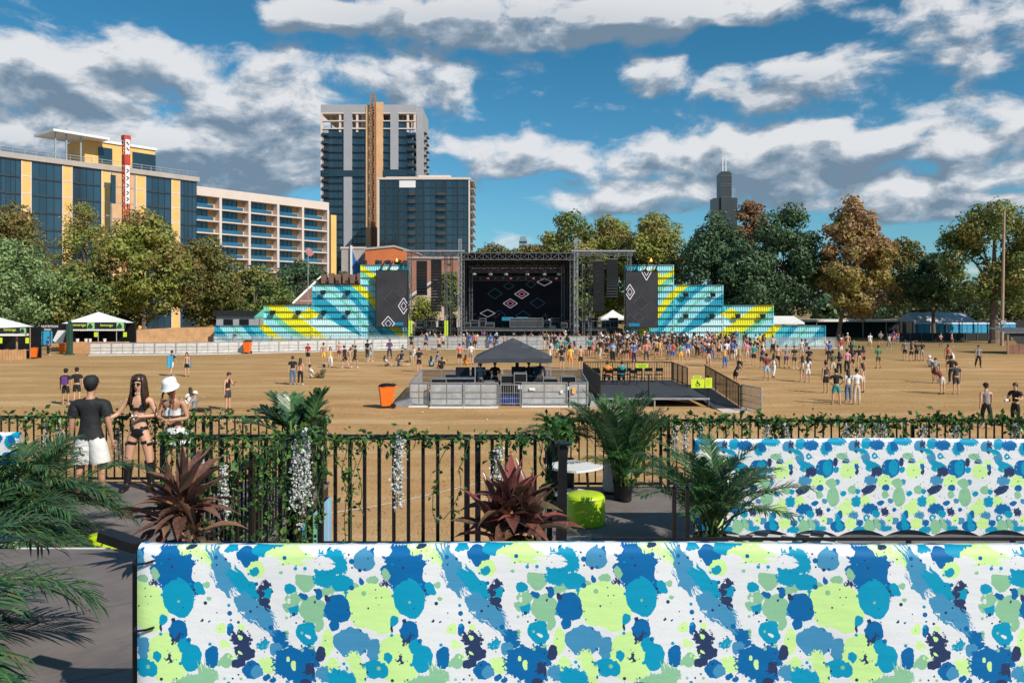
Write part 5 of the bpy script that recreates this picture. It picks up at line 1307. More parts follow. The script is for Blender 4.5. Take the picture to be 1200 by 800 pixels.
mb.build('painted_skirt', fascia_mat(), t)
mb = MB(); mb.bb(-hx, hx, hy, hy + .03, 0, ZL - .25); mb.build('rear_skirt', BLACK, t)
t, hx, hy = platform('lower_platform', 'lower grey boarded viewing deck on the right with lime pouf and tall potted palms', XR, 14, 7.56, 12.72, ZL)
mb = MB(); mb.bb(-hx - .03, -hx + .01, -hy, hy, 0, ZL - .25); mb.build('painted_skirt', BLACK, t)
mb = MB(); mb.bb(-hx, hx, hy, hy + .03, 0, ZL - .25); mb.build('rear_skirt', BLACK, t)
t, hx, hy = platform('upper_platform', 'upper grey boarded platform in the foreground carrying the long splatter banner', -11, 14, -4, 7.54, ZN)
mb = MB(); mb.bb(-hx, hx, hy - .005, hy + .018, ZN - .3, ZN - .055); mb.build('front_edge', BLACK, t)
mb = MB(); mb.bb(-4.62 + 11 - 12.5, -3.75 + 11 - 12.5, hy + .019, hy + .035, ZN - .045, ZN + .004); mb.build('white_nosing', WHITE, t)
mb = MB(); mb.bb(-hx, hx, hy - .03, hy + .0, 0, ZN - .32); mb.build('skirt', BLACK, t)
def railing(lab, a, b, z, grp, h=1.07, pitch=.118, bar=.02, dbl=True, base=None, post=.045):
 a = Vector((a[0], a[1], z)); b = Vector((b[0], b[1], z)); d = b - a; L = d.length
 t = thing('railing_panel', lab, 'railing', a, math.atan2(d.y, d.x), grp)
 mb = MB(); mb.bar((0, 0, h - .02), (L, 0, h - .02), .046); mb.build('top_rail', BLACK, t)
 mb = MB(); mb.bar((.03, 0, .07), (L - .03, 0, .07), .035); mb.build('bottom_rail', BLACK, t)
 for x in (.035, L - .035):
  mb = MB(); mb.bar((x, 0, .0), (x, 0, h - .04), post); mb.bb(x - .05, x + .05, -.05, .05, 0, .012); mb.build('post', BLACK, t)
 n = int((L - .1) / pitch)
 mb = MB()
 for i in range(1, n): mb.bar((.035 + (L - .07) * i / n, 0, .08), (.035 + (L - .07) * i / n, 0, h - .04), bar)
 mb.build('baluster', BLACK, t)['kind'] = 'stuff' if False else 'thing'
 return t, L
def ivy_mat(): return leaf_mat('ivy_leaves', [(.012, .045, .016), (.03, .10, .025), (.055, .15, .03), (.14, .24, .05), (.02, .06, .03)], trans=.25, rough=.4)
IVY = ivy_mat()
PETAL = leaf_mat('white_petals', [(.72, .72, .70), (.82, .82, .80), (.62, .64, .60)], trans=.3, rough=.6)
STEMM = M('green_stem', (.05, .10, .03), .7)
def leaf_quads(c, r, size, n, rng, droop=0.4, aspect=1.6, jitter=None):
 """kite-shaped leaves around centres c (m,3)"""
 idx = rng.integers(0, len(c), n); P0 = c[idx] + rng.normal(size=(n, 3)) * r
 u = rng.normal(size=(n, 3)); u[:, 2] -= droop; u /= np.linalg.norm(u, axis=1)[:, None]
 w = rng.normal(size=(n, 3)); w -= (w * u).sum(1)[:, None] * u; w /= np.linalg.norm(w, axis=1)[:, None]
 s = size * (0.6 + .8 * rng.random(n))[:, None]
 V = np.stack([P0, P0 + u * s * .5 * aspect + w * s * .5, P0 + u * s * aspect, P0 + u * s * .5 * aspect - w * s * .5], 1)
 nn = np.cross(u, w) * s * .12
 V[:, 1] += nn; V[:, 3] += nn
 return V.reshape(-1, 3)
def q4(n): return np.arange(n * 4).reshape(n, 4)
def ivy(lab, a, b, z, top, n_top, strands, grp, seed, size=.045, amp=.05, clumps=(), dens=1.0):
 """garland along the rail from a to b plus hanging strands [(s, length, n)]"""
 rng = np.random.default_rng(seed); a = np.array([a[0], a[1], 0.]); b = np.array([b[0], b[1], 0.])
 d = b - a; L = np.linalg.norm(d)
 t = thing('ivy_garland', lab, 'garland', (a[0], a[1], z), math.atan2(d[1], d[0]), grp)
 s = rng.random(200) ** 1.0 * L
 wv = .5 + .5 * np.sin(s * 3.1 + seed) * np.sin(s * 1.3 + 2 * seed)
 s = s[rng.random(200) < .35 + .65 * wv]
 C = np.stack([s, rng.normal(size=len(s)) * .02 - .03, top + rng.normal(size=len(s)) * .03], 1)
 V = [leaf_quads(C, amp, size, n_top, rng)]
 st = MB(); st.path([(L * i / 14, -.03, top + .02 * math.sin(i * 2.1)) for i in range(15)], .006, n=4)
 for (x, ln, n) in strands:
  pts = []; xx = x;
  for i in range(9):
   xx += rng.normal() * .03; pts.append((xx, -.03 + rng.normal() * .012, top - ln * i / 8))
  st.path(pts, .004, n=4)
  V.append(leaf_quads(np.array(pts), .03, size, n, rng, .5))
 for (x, zz, rr, n) in clumps: V.append(leaf_quads(np.array([[x, -.03, zz]]), rr, size, n, rng))
 V = np.concatenate(V); st.build('stem', STEMM, t)
 np_mesh('leaves', V, q4(len(V) // 4), IVY, t)
 return t
def flower_cluster(lab, x, y, z, ln, grp, seed, w=.07, n=420, rz=0):
 rng = np.random.default_rng(seed); t = thing('white_flower_cluster', lab, 'flowers', (x, y, z), rz, grp)
 V = []; st = MB()
 for k_ in range(4):
  ox = rng.normal() * w * .7; l2 = ln * (.6 + .5 * rng.random()); pts = np.array([(ox * (i / 7) ** .5, -.05 - .02 * rng.random(), -l2 * i / 7) for i in range(8)])
  st.path([tuple(p) for p in pts], .004, n=4); V.append(leaf_quads(pts, .018, .022, n // 4, rng, .2, 1.2))
 V = np.concatenate(V); np_mesh('petals', V, q4(len(V) // 4), PETAL, t); st.build('stem', STEMM, t)
 lv = leaf_quads(np.array([[0, -.04, 0.0]]), .07, .05, 26, rng); np_mesh('leaves', lv, q4(len(lv) // 4), IVY, t)
 return t
rng = random.Random(4)
nL = 4; xs = [-10.6, -8.75, -6.8, -4.86, -2.96]
for i in range(nL):
 w_ = ['at the left picture edge', 'behind the man in the black t-shirt', 'behind the two women', 'right of the woman in the white hat'][i]
 railing('railing panel on the left deck far edge, %s' % w_, (xs[i], 13.0), (xs[i + 1] - .05, 13.0), ZL, 'railing panels on the far edge of the left deck', pitch=.123)
 ivy('ivy garland along the far left railing, %s' % w_, (xs[i], 12.94), (xs[i + 1], 12.94), ZL, 1.06, 170, [(rng.random() * 1.9, .4 + .6 * rng.random(), 26) for _ in range(5)], 'ivy garlands on the railings', 40 + i, size=.055)
ys = [13.0, 11.2, 9.4, 7.6]
for i in range(3):
 w_ = ['far', 'middle', 'near'][i]
 railing('side railing panel of the left deck running towards the camera, %s one' % w_, (XL - .04, ys[i] - .04), (XL - .04, ys[i + 1] + .04), ZL, 'side railing of the left deck')
 ivy('dense ivy covering the side railing of the left deck, %s part' % w_, (XL, ys[i]), (XL, ys[i + 1]), ZL, 1.06, 200, [(rng.random() * 1.8, .5 + .5 * rng.random(), 32) for _ in range(6)], 'ivy garlands on the railings', 60 + i, size=.045, clumps=[(rng.random() * 1.7, .2 + .75 * rng.random(), .12, 36) for _ in range(4)])
xm = [-3.25, -1.5, .38]
NP = [('left panel, behind the red-leaved plant', -3.25, -1.83), ('middle panel', -1.80, -.38 + .0), ('right panel, behind the second red-leaved plant', -.35, .38)]
for i, (w_, a, b) in enumerate(NP):
 railing('thick barred black railing on the upper platform edge, %s' % w_, (a, 7.48), (b, 7.48), ZN, 'railing panels on the upper platform edge', pitch=.124, bar=.03, post=.05)
 L = b - a
 ivy('ivy garland along the upper platform railing, %s' % w_, (a, 7.43), (b, 7.43), ZN, 1.05, int(230 * L / 1.4), [(rng.random() * L, .5 + .5 * rng.random(), 24) for _ in range(int(9 * L / 1.4))], 'ivy garlands on the railings', 80 + i, size=.034, amp=.035)
ivy('thick ivy mass hanging on the railing between the red-leaved plant and the palm', (-2.75, 7.40), (-1.9, 7.40), ZN, .98, 110, [(rng.random() * .9, .9, 34) for _ in range(8)], 'ivy garlands on the railings', 91, size=.032, clumps=[(rng.random() * .85, .15 + .8 * rng.random(), .09, 45) for _ in range(8)])
xs = [.5, 2.4, 4.3, 6.2, 8.1, 10.0]
for i in range(5):
 w_ = ['left end behind the palms', 'second from left beside the tall palm', 'third from left above the banner', 'fourth from left above the banner', 'right end panel'][i]
 railing('railing panel on the right deck far edge, %s' % w_, (xs[i], 12.62), (xs[i + 1] - .05, 12.62), ZL, 'railing panels on the far edge of the right deck', pitch=.121)
 ivy('ivy garland along the far right railing, %s' % w_, (xs[i], 12.56), (xs[i + 1], 12.56), ZL, 1.06, 300, [(rng.random() * 1.9, .4 + .6 * rng.random(), 28) for _ in range(8)], 'ivy garlands on the railings', 100 + i, size=.055)
fc = [(58, 497, 13, .55, 'left edge of the far left railing'), (73, 500, 13, .4, 'beside the man in the black t-shirt'), (141, 503, 13, .62, 'between the man in the black t-shirt and the woman in boots'), (226, 496, 13, .35, 'right of the white hatted woman'), (240, 540, 12, .5, 'behind the left red-leaved plant')]
fc += [(350, 520, 7.4, .62, 'tall one on the post below the potted palm, left strand'), (362, 506, 7.4, .78, 'tall one on the post below the potted palm, right strand'), (470, 516, 7.4, .62, 'middle of the upper railing'), (585, 525, 7.4, .3, 'behind the second red-leaved plant'), (266, 545, 7.4, .4, 'behind the left red-leaved plant, nearer one')]
fc += [(790, 499, 12.5, .5, 'far right railing, first from left'), (803, 497, 12.5, .55, 'far right railing, second from left'), (819, 498, 12.5, .42, 'far right railing, third from left'), (897, 498, 12.5, .3, 'far right railing, fourth from left'), (917, 497, 12.5, .32, 'far right railing, fifth from left'), (989, 498, 12.5, .32, 'far right railing, sixth from left'), (1007, 498, 12.5, .3, 'far right railing, seventh from left'), (1023, 496, 12.5, .3, 'far right railing, eighth from left'), (1031, 496, 12.5, .3, 'far right railing, ninth from left'), (1080, 499, 12.5, .3, 'far right railing, tenth from left'), (1118, 498, 12.5, .3, 'far right railing, eleventh from left'), (1185, 498, 12.5, .3, 'far right railing, at the right edge'), (660, 512, 12.5, .5, 'beside the small potted palm on the far right railing')]
for i, (px, py, Y, ln, w_) in enumerate(fc):
 c = P(px, py, Y); flower_cluster('hanging white blossom strand, %s' % w_, c.x, c.y - .03, c.z, ln, 'white blossom strands on the railings', 200 + i, w=.06 if Y > 10 else .032, n=int(620 * ln) if Y > 10 else int(800 * ln))
c = P(657, 520, 7.3); t = thing('rail_post', 'tapered black end post between the second red-leaved plant and the lime pouf', 'post', (.44, 7.3, ZN)); mb = MB(); mb.tube((0, 0, 0), (.02, 0, c.z - ZN), .07, .05, n=4, ph=R(45)); mb.bb(-.1, .1, -.1, .1, 0, .012); mb.build('post', BLACK, t)
mb = MB(); mb.bb(-.055, .095, -.075, .075, c.z - ZN, c.z - ZN + .015); mb.build('cap', BLACK, t)
for i, px in enumerate((790, 805.5)):
 c = P(px, 572, 7.45); t = thing('stair_handrail', 'thin black stair handrail post left of the potted palm, %s one' % ['left', 'right'][i], 'handrail', (c.x, 7.45, ZN - .5), 0, 'stair handrail posts'); hh = c.z - ZN + .5
 mb = MB(); mb.bar((0, 0, 0), (0, 0, hh), .035); mb.build('post', BLACK, t); mb = MB(); mb.path([(0, 0, hh), (.02, .05, hh + .02), (.05, .12, hh + .01)], .02); mb.build('rail', BLACK, t)
t = thing('kick_rail', 'low black guard rail along the right part of the upper platform edge', 'rail', (.42, 7.4, ZN))
mb = MB(); mb.bar((.3, 0, .135), (9, 0, .135), .026); mb.build('rail', BLACK, t)
for i in range(10): mb = MB(); mb.bar((.35 + i * .95, 0, 0), (.35 + i * .95, 0, .12), .035); mb.build('post', BLACK, t)
BL = (.0, .125, .36); CY = (.0, .30, .49); ST = (.06, .27, .48); GL = (.62, .88, .32); SG = (.27, .53, .31); NV = (.022, .035, .105); WH = (.79, .785, .80)
def splat_group(name, splats, period, seed, streaks=()):
 g = bpy.data.node_groups.new(name, 'ShaderNodeTree'); g.interface.new_socket('V', in_out='INPUT', socket_type='NodeSocketVector'); g.interface.new_socket('C', in_out='OUTPUT', socket_type='NodeSocketColor')
 k = NT(g); gi = k.n('NodeGroupInput'); go = k.n('NodeGroupOutput'); v0 = gi.outputs[0]
 n1 = k.noise(v0, 9.0, 4, .62, out=1, d2=True); n2 = k.noise(v0, 34.0, 3, .7, out=1, d2=True)
 off1 = k.vm('MULTIPLY', k.vm('SUBTRACT', n1, (.5, .5, .5)), (.055, .055, 0)); off2 = k.vm('MULTIPLY', k.vm('SUBTRACT', n2, (.5, .5, .5)), (.085, .085, 0))
 a = k.vm('ADD', v0, off1); b = k.vm('ADD', k.vm('ADD', v0, off1), off2)
 base = k.rng(k.noise(v0, 3, 3, d2=True), .3, .7, .95, 1.0)
 c = k.mix(1.0, (.0, .0, .0), WH)
 def wrap(v):
  s_ = k.n('ShaderNodeSeparateXYZ'); k.l(v, s_.inputs[0]); cb = k.n('ShaderNodeCombineXYZ'); k.l(k.math('FRACT', k.math('ADD', s_.outputs[0], .3)), cb.inputs[0]); k.l(s_.outputs[1], cb.inputs[1]); return cb.outputs[0]
 for (x, y, rx, ry, col, rough) in splats:
  for dx in ((-1, 0, 1) if (x < rx + .08 and x > 1 - rx - .08) else (0, 1) if x < rx + .06 else (0, -1) if x > 1 - rx - .06 else (0,)):
   q = k.vm('MULTIPLY_ADD', b if rough else a, (1 / rx, 1 / ry, 0), (-(x + dx) / rx, -y / ry, 0))
   c = k.mix(k.math('LESS_THAN', k.vm('LENGTH', q), 1.0), c, col)
 for (x, y, L_, W_, an, col) in streaks:
  d_ = k.vm('SUBTRACT', a, (x, y, 0)); ca, sa = math.cos(R(an)), math.sin(R(an)); al = k.vm('DOT_PRODUCT', d_, (ca, sa, 0)); pe = k.vm('DOT_PRODUCT', d_, (-sa, ca, 0))
  cb = k.n('ShaderNodeCombineXYZ'); k.l(k.math('MULTIPLY', al, 5.0), cb.inputs[0]); k.l(k.math('MULTIPLY', pe, 75.0), cb.inputs[1]); k.l(k.math('DIVIDE', al, L_), cb.inputs[2])
  ns = k.noise(cb.outputs[0], 1.0, 2, .6, d2=True); ln = k.math('ADD', k.math('POWER', k.math('ABSOLUTE', k.math('DIVIDE', al, L_)), 2.0), k.math('POWER', k.math('ABSOLUTE', k.math('DIVIDE', pe, W_)), 2.0))
  c = k.mix(k.math('LESS_THAN', k.math('ADD', ln, k.math('MULTIPLY', k.math('SUBTRACT', ns, .42), 3.0)), 1.0), c, col)
 for i, (sc, th, col) in enumerate(((17, .20, BL), (21, .17, NV), (15, .17, SG), (24, .2, CY), (29, .14, NV))):
  vo = k.n('ShaderNodeTexVoronoi', voronoi_dimensions='2D'); k.l(k.vm('ADD', v0, (i * 3.17 + seed, i * 1.9, 0)), vo.inputs['Vector']); vo.inputs['Scale'].default_value = sc
  sp = k.n('ShaderNodeSeparateXYZ'); k.l(vo.outputs['Color'], sp.inputs[0])
  th_ = k.math('MULTIPLY', k.math('GREATER_THAN', sp.outputs[0], .87), k.math('MULTIPLY', sp.outputs[1], th))
  c = k.mix(k.math('LESS_THAN', vo.outputs['Distance'], th_), c, col)
 k.l(c, go.inputs[0])
 return g
Zq = lambda x, y, rx, ry, c, r=0: ((x - 35) / 1121, (y - 25) / 1121, rx / 1121, ry / 1121, c, r)
S1 = [Zq(100, 330, 95, 115, GL), Zq(190, 560, 110, 120, GL), Zq(70, 520, 30, 60, ST), Zq(60, 180, 26, 20, SG), Zq(110, 205, 26, 11, NV, 1), Zq(60, 60, 12, 30, BL), Zq(265, 50, 80, 22, GL, 1), Zq(300, 33, 24, 10, NV),
      Zq(190, 130, 72, 105, BL, 1), Zq(275, 180, 78, 120, BL, 1), Zq(220, 100, 60, 60, BL, 1), Zq(350, 225, 26, 34, CY), Zq(245, 265, 75, 98, CY), Zq(345, 145, 36, 48, WH), Zq(133, 160, 18, 26, SG),
      Zq(385, 65, 62, 34, GL, 1), Zq(430, 100, 28, 74, ST, 1), Zq(455, 170, 30, 60, ST, 1), Zq(520, 190, 62, 40, ST), Zq(565, 210, 52, 34, CY), Zq(560, 290, 46, 50, ST), Zq(620, 350, 62, 34, ST, 1), Zq(650, 385, 42, 26, ST, 1), Zq(520, 250, 26, 20, WH),
      Zq(500, 40, 30, 16, CY), Zq(575, 75, 56, 48, BL), Zq(680, 45, 90, 34, CY), Zq(790, 70, 120, 44, GL), Zq(700, 90, 44, 14, WH), Zq(620, 130, 42, 42, GL), Zq(612, 142, 22, 22, CY),
      Zq(670, 245, 22, 30, CY), Zq(655, 205, 30, 26, NV, 1), Zq(620, 248, 34, 28, NV), Zq(660, 290, 28, 26, NV), Zq(678, 325, 16, 22, NV), Zq(615, 315, 34, 32, WH),
      Zq(735, 150, 10, 9, SG), Zq(360, 380, 7, 7, NV), Zq(390, 278, 12, 12, SG), Zq(388, 205, 14, 14, SG),
      Zq(860, 190, 48, 44, SG), Zq(890, 325, 66, 66, SG, 0), Zq(805, 280, 34, 34, SG, 1), Zq(768, 320, 22, 20, SG), Zq(930, 400, 20, 30, SG), Zq(980, 235, 40, 32, SG, 1), Zq(1105, 215, 22, 26, SG),
      Zq(985, 110, 78, 66, CY, 1), Zq(960, 170, 60, 46, CY, 1), Zq(1045, 200, 52, 46, CY), Zq(1080, 260, 26, 22, CY), Zq(800, 330, 30, 22, CY, 1), Zq(790, 230, 26, 24, CY), Zq(845, 262, 22, 22, BL), Zq(925, 250, 20, 30, BL), Zq(1030, 275, 30, 20, GL, 1),
      Zq(1145, 85, 56, 52, ST), Zq(1160, 305, 92, 112, GL), Zq(1015, 325, 68, 68, BL), Zq(1003, 400, 24, 26, BL), Zq(968, 276, 14, 14, NV), Zq(1132, 182, 14, 16, BL),
      Zq(868, 440, 50, 62, CY), Zq(877, 446, 11, 12, WH), Zq(765, 445, 18, 22, SG), Zq(975, 485, 34, 62, GL), Zq(1085, 480, 80, 76, ST), Zq(1175, 495, 40, 26, ST, 1), Zq(890, 520, 18, 20, SG),
      Zq(245, 430, 48, 54, BL), Zq(232, 462, 24, 14, NV, 1), Zq(166, 380, 23, 28, CY), Zq(158, 420, 9, 18, NV), Zq(217, 381, 9, 9, NV), Zq(275, 505, 42, 36, CY), Zq(312, 560, 54, 68, CY), Zq(205, 568, 17, 18, NV, 1), Zq(108, 620, 30, 36, CY), Zq(140, 555, 22, 28, CY),
      Zq(410, 560, 30, 56, BL), Zq(445, 590, 14, 14, SG), Zq(495, 425, 13, 38, BL), Zq(450, 415, 26, 22, GL), Zq(545, 410, 18, 16, GL), Zq(480, 580, 32, 34, SG),
      Zq(545, 480, 44, 46, NV, 1), Zq(560, 540, 46, 40, NV), Zq(600, 540, 20, 26, NV), Zq(535, 590, 30, 26, NV), Zq(540, 471, 11, 13, GL), Zq(540, 540, 9, 9, GL), Zq(515, 555, 14, 14, GL, 1), Zq(460, 505, 20, 20, GL, 1),
      Zq(690, 410, 16, 16, BL), Zq(725, 455, 44, 40, BL, 1), Zq(745, 495, 26, 20, BL), Zq(715, 515, 34, 30, ST), Zq(650, 500, 22, 14, CY, 1), Zq(780, 590, 95, 80, BL, 1), Zq(860, 560, 90, 52, BL, 1), Zq(840, 640, 70, 50, BL, 1), Zq(670, 600, 34, 52, GL, 1), Zq(780, 574, 9, 12, GL), Zq(803, 600, 13, 18, GL),
      Zq(600, 625, 44, 48, BL), Zq(622, 635, 34, 34, ST), Zq(940, 540, 24, 34, NV), Zq(885, 612, 22, 28, NV, 1), Zq(850, 680, 26, 26, NV), Zq(960, 640, 50, 46, ST, 1), Zq(1040, 670, 72, 60, CY, 1), Zq(1085, 570, 34, 40, GL, 1), Zq(1125, 640, 34, 60, GL), Zq(1190, 610, 46, 46, CY), Zq(995, 590, 30, 30, GL, 1),
      Zq(300, 680, 80, 40, SG, 1), Zq(390, 660, 50, 30, SG, 1), Zq(375, 662, 12, 12, BL), Zq(670, 665, 18, 18, BL), Zq(705, 680, 16, 16, BL), Zq(235, 700, 30, 20, BL), Zq(180, 780, 90, 70, ST, 1), Zq(420, 800, 90, 80, BL, 1), Zq(640, 800, 90, 60, GL), Zq(840, 850, 80, 90, CY, 1), Zq(1050, 850, 110, 80, SG), Zq(560, 900, 50, 60, NV, 1), Zq(150, 950, 80, 70, GL), Zq(1000, 1000, 90, 60, BL, 1)]
T2 = 5.71; q2 = lambda x, y, rx, ry, c, r=0: ((x - 15) / 443, (y - 50) / 443, rx / 420, ry / 420, c, r)
S2 = [q2(75, 70, 62, 24, CY, 1), q2(20, 110, 26, 24, BL, 1), q2(185, 98, 30, 34, ST), q2(212, 105, 20, 42, NV, 1), q2(275, 85, 36, 32, CY, 1), q2(345, 92, 52, 34, BL, 1), q2(440, 118, 30, 44, CY, 1), q2(455, 100, 18, 30, BL),
      q2(110, 168, 36, 20, SG), q2(140, 200, 22, 18, NV, 1), q2(148, 196, 12, 12, ST), q2(66, 205, 16, 28, NV), q2(30, 240, 24, 50, BL), q2(70, 258, 20, 20, CY), q2(270, 180, 26, 40, ST), q2(328, 168, 18, 18, CY), q2(328, 168, 6, 6, WH), q2(250, 142, 20, 20, SG), q2(208, 240, 14, 24, BL), q2(212, 275, 10, 18, NV),
      q2(150, 270, 50, 46, GL, 1), q2(200, 205, 26, 16, GL, 1), q2(320, 240, 50, 34, CY, 1), q2(290, 215, 30, 20, CY), q2(350, 270, 38, 30, NV, 1), q2(320, 295, 18, 10, NV, 1), q2(434, 252, 50, 62, BL), q2(455, 245, 30, 50, CY), q2(305, 330, 42, 30, ST, 1), q2(395, 335, 48, 38, GL, 1), q2(40, 345, 34, 28, SG), q2(80, 340, 14, 20, ST),
      q2(180, 392, 28, 28, SG), q2(218, 402, 18, 18, CY), q2(275, 400, 34, 18, NV, 1), q2(305, 380, 40, 18, NV, 1), q2(405, 380, 22, 20, BL), q2(400, 425, 22, 26, SG), q2(122, 415, 18, 18, CY), q2(50, 440, 40, 60, SG), q2(206, 470, 34, 38, CY, 1), q2(270, 470, 34, 40, GL, 1), q2(436, 465, 18, 16, ST), q2(45, 350, 30, 30, SG),
      q2(300, 520, 54, 34, BL, 1), q2(340, 552, 26, 26, CY), q2(402, 540, 26, 26, NV, 1), q2(130, 525, 50, 40, GL, 1), q2(95, 560, 20, 28, BL), q2(190, 562, 34, 26, ST, 1), q2(228, 612, 28, 24, BL, 1), q2(277, 580, 20, 22, CY), q2(277, 580, 8, 9, WH), q2(360, 620, 40, 30, ST, 1), q2(350, 622, 12, 26, NV, 1), q2(85, 635, 50, 38, BL), q2(95, 640, 24, 26, CY), q2(165, 615, 36, 34, GL), q2(230, 660, 44, 22, CY, 1), q2(295, 640, 34, 46, SG, 1), q2(400, 650, 50, 18, CY, 1), q2(20, 600, 30, 22, ST),
      q2(460, 525, 14, 16, BL), q2(432, 590, 20, 30, GL), q2(370, 480, 22, 16, BL), q2(150, 470, 30, 18, GL, 1)]
def banner_mat(name, grp, period, x_off, ztop):
 m, k, bs, out = new_mat(name); tc = k.n('ShaderNodeTexCoord'); uv = k.n('ShaderNodeAttribute', attribute_name='UVMap'); uv.attribute_type = 'GEOMETRY'
 sp = k.n('ShaderNodeSeparateXYZ'); k.l(uv.outputs['Vector'], sp.inputs[0])
 cb = k.n('ShaderNodeCombineXYZ'); k.l(k.math('FRACT', k.math('DIVIDE', sp.outputs[0], period)), cb.inputs[0]); k.l(k.math('ABSOLUTE', k.math('DIVIDE', sp.outputs[1], period)), cb.inputs[1])
 g = k.n('ShaderNodeGroup'); g.node_tree = grp; k.l(cb.outputs[0], g.inputs[0])
 fw = k.noise(tc.outputs['Object'], 180, 2, .5)
 c = k.mix(k.rng(fw, .2, .8, 0, .06), g.outputs[0], (0.0, .25, .45))
 k.l(c, bs.inputs['Base Color']); bs.inputs['Roughness'].default_value = .62; bs.inputs['Specular IOR Level'].default_value = .25
 bn = k.n('ShaderNodeBump'); bn.inputs['Strength'].default_value = .22; bn.inputs['Distance'].default_value = .005
 k.l(k.math('ADD', fw, k.math('MULTIPLY', k.noise(k.vm('MULTIPLY', tc.outputs['Object'], (1.2, 1, 4)), 2.2, 3), 6.0)), bn.inputs['Height']); k.l(bn.outputs[0], bs.inputs['Normal'])
 return m
def banner(name, lab, x0, x1, y, ztop, zbot, mat, wrap, scallop=0.0, sw=.5, folds=.012, grp=None, nx=260, close_left=True):
 """cloth sheet draped over a rail: front face, rounded top and a short flap behind; UVMap in metres"""
 t = thing(name, lab, 'banner', (x0, y, zbot), 0, grp); L = x1 - x0; H = ztop - zbot
 prof = [(0.0, 0.0), (0.0, .3), (0, .6), (0, .85), (0.0, H / H * .95)]
 rowsz = list(np.linspace(0, H - .05, 16)) ; rows = [(0.0, z_, H - z_) for z_ in rowsz]
 for a in (20, 45, 70, 90): rows.append((.05 - .05 * math.cos(R(a)), H - .05 + .05 * math.sin(R(a)), .05 - .05 * math.sin(R(a)) if a < 90 else 0.0))
 rows += [(wrap - .03, H - .004, -wrap + .03), (wrap, H - .03, -wrap), (wrap + .005, H - .3, -wrap - .3)]
 V = []; UV = []; rg = random.Random(3)
 ph = [rg.random() * 6 for _ in range(6)]
 for i in range(nx + 1):
  x = L * i / nx
  for (yy, z_, vv) in rows:
   wv = folds * (math.sin(x * 2.3 + ph[0]) * .6 + math.sin(x * 5.1 + ph[1] + z_ * 2) * .35 + math.sin(x * 11 + ph[2]) * .12) * (1.0 if yy < .01 else .3)
   zz = z_; sag = .006 * math.sin(x * 1.9 + ph[3])
   if scallop and z_ < .3 and yy == 0:
    s_ = abs(math.sin(math.pi * x / sw)) ** .8 * scallop * (1 - z_ / .3); zz = z_ + s_
   edge = .02 * math.exp(-x / .03) if close_left else 0
   V.append((x + edge * 0, yy + wv + edge, zz + sag * (z_ / H))); UV.append((x, H - zz if yy == 0 else vv))
 nr = len(rows); Fc = [(i * nr + j, (i + 1) * nr + j, (i + 1) * nr + j + 1, i * nr + j + 1) for i in range(nx) for j in range(nr - 1)]
 mb = MB(); mb.smooth = True; mb.add(V, Fc); o = mb.build('printed_cloth', mat, t)
 at = o.data.attributes.new('UVMap', 'FLOAT_VECTOR', 'POINT'); at.data.foreach_set('vector', [c for (u_, v_) in UV for c in (u_, v_, 0)])
 return t, o
G1 = splat_group('splatter_large', S1, 1.0, 0.0, [(.37, .10, .13, .045, 62, ST), (.46, .16, .11, .04, 40, CY), (.52, .28, .12, .05, 42, ST), (.30, .60, .11, .05, 85, SG), (.96, .52, .08, .04, 60, GL), (.79, .06, .08, .03, 5, WH)]); G2 = splat_group('splatter_small', S2, 1.0, 5.0, [(.62, .80, .12, .04, -35, NV), (.30, .42, .1, .04, 20, GL), (.15, 1.2, .1, .05, 70, CY), (.75, 1.28, .12, .05, 60, SG), (.5, .18, .12, .04, 15, CY)])
BM1 = banner_mat('banner_print_large', G1, 1.152, 0, 0); BM2 = banner_mat('banner_print_small', G2, .815, 0, 0)
bt = P(158, 640, 4.03)
t, o = banner('splatter_banner', 'long foreground banner with large blue, lime and navy paint splatters over a rail', bt.x, 4.6, 4.03, bt.z, ZN + .04, BM1, .12, folds=.016)
mb = MB()
for zz in (.95, .62, .30): mb.path([(-.012, .04, zz), (.0, -.012, zz - .008), (.06, -.012, zz), (.10, -.010, zz + .012)], .006, n=6)
mb.build('tie_cord', BLACK, t)
t = thing('handrail', 'black foreground handrail frame behind the large splatter banner with a cut end', 'handrail', (bt.x, 4.03, ZN))
hr = bt.z - ZN
mb = MB(); mb.bar((-.01, .07, hr - .07), (6.4, .07, hr - .07), .07); mb.build('top_rail', BLACK, t)
for x in (-.018, 1.6, 3.2, 4.8): mb = MB(); mb.bar((x, .09, 0), (x, .09, hr - .1), .05); mb.build('post', BLACK, t)
e0 = P(116, 634, 4.3); mb = MB(); mb.box((-.01 + e0.x - bt.x) / 2 - .0, .20, hr - .03, .24, .085, .05, rot=(0, R(10), R(-18))); mb.build('end_bracket', BLACK, t)
b0 = P(815, 514, 10.0)
t, o = banner('splatter_banner', 'second banner with small repeating paint splatters and a scalloped lower hem, further back', b0.x, 9.5, 10.0, b0.z, P(0, 628.5, 10).z, BM2, .08, scallop=.085, sw=.585, folds=.010, nx=360)
t = thing('railing_panel', 'black railing carrying the scalloped splatter banner on the right deck', 'railing', (b0.x, 10.08, ZL)); hr = b0.z - ZL
mb = MB(); mb.bar((0, 0, hr - .06), (7.2, 0, hr - .06), .045); mb.build('top_rail', BLACK, t); mb = MB(); mb.bar((0, .02, .1), (7.2, .02, .1), .04); mb.build('bottom_rail', BLACK, t)
for i in range(5): mb = MB(); mb.bar((.05 + i * 1.78, 0, 0), (.05 + i * 1.78, 0, hr - .08), .045); mb.build('post', BLACK, t)
mb = MB()
for i in range(58): mb.bar((.12 + i * .122, 0, .1), (.12 + i * .122, 0, hr - .08), .018)
mb.build('baluster', BLACK, t)
b1 = P(-60, 506, 10.6)
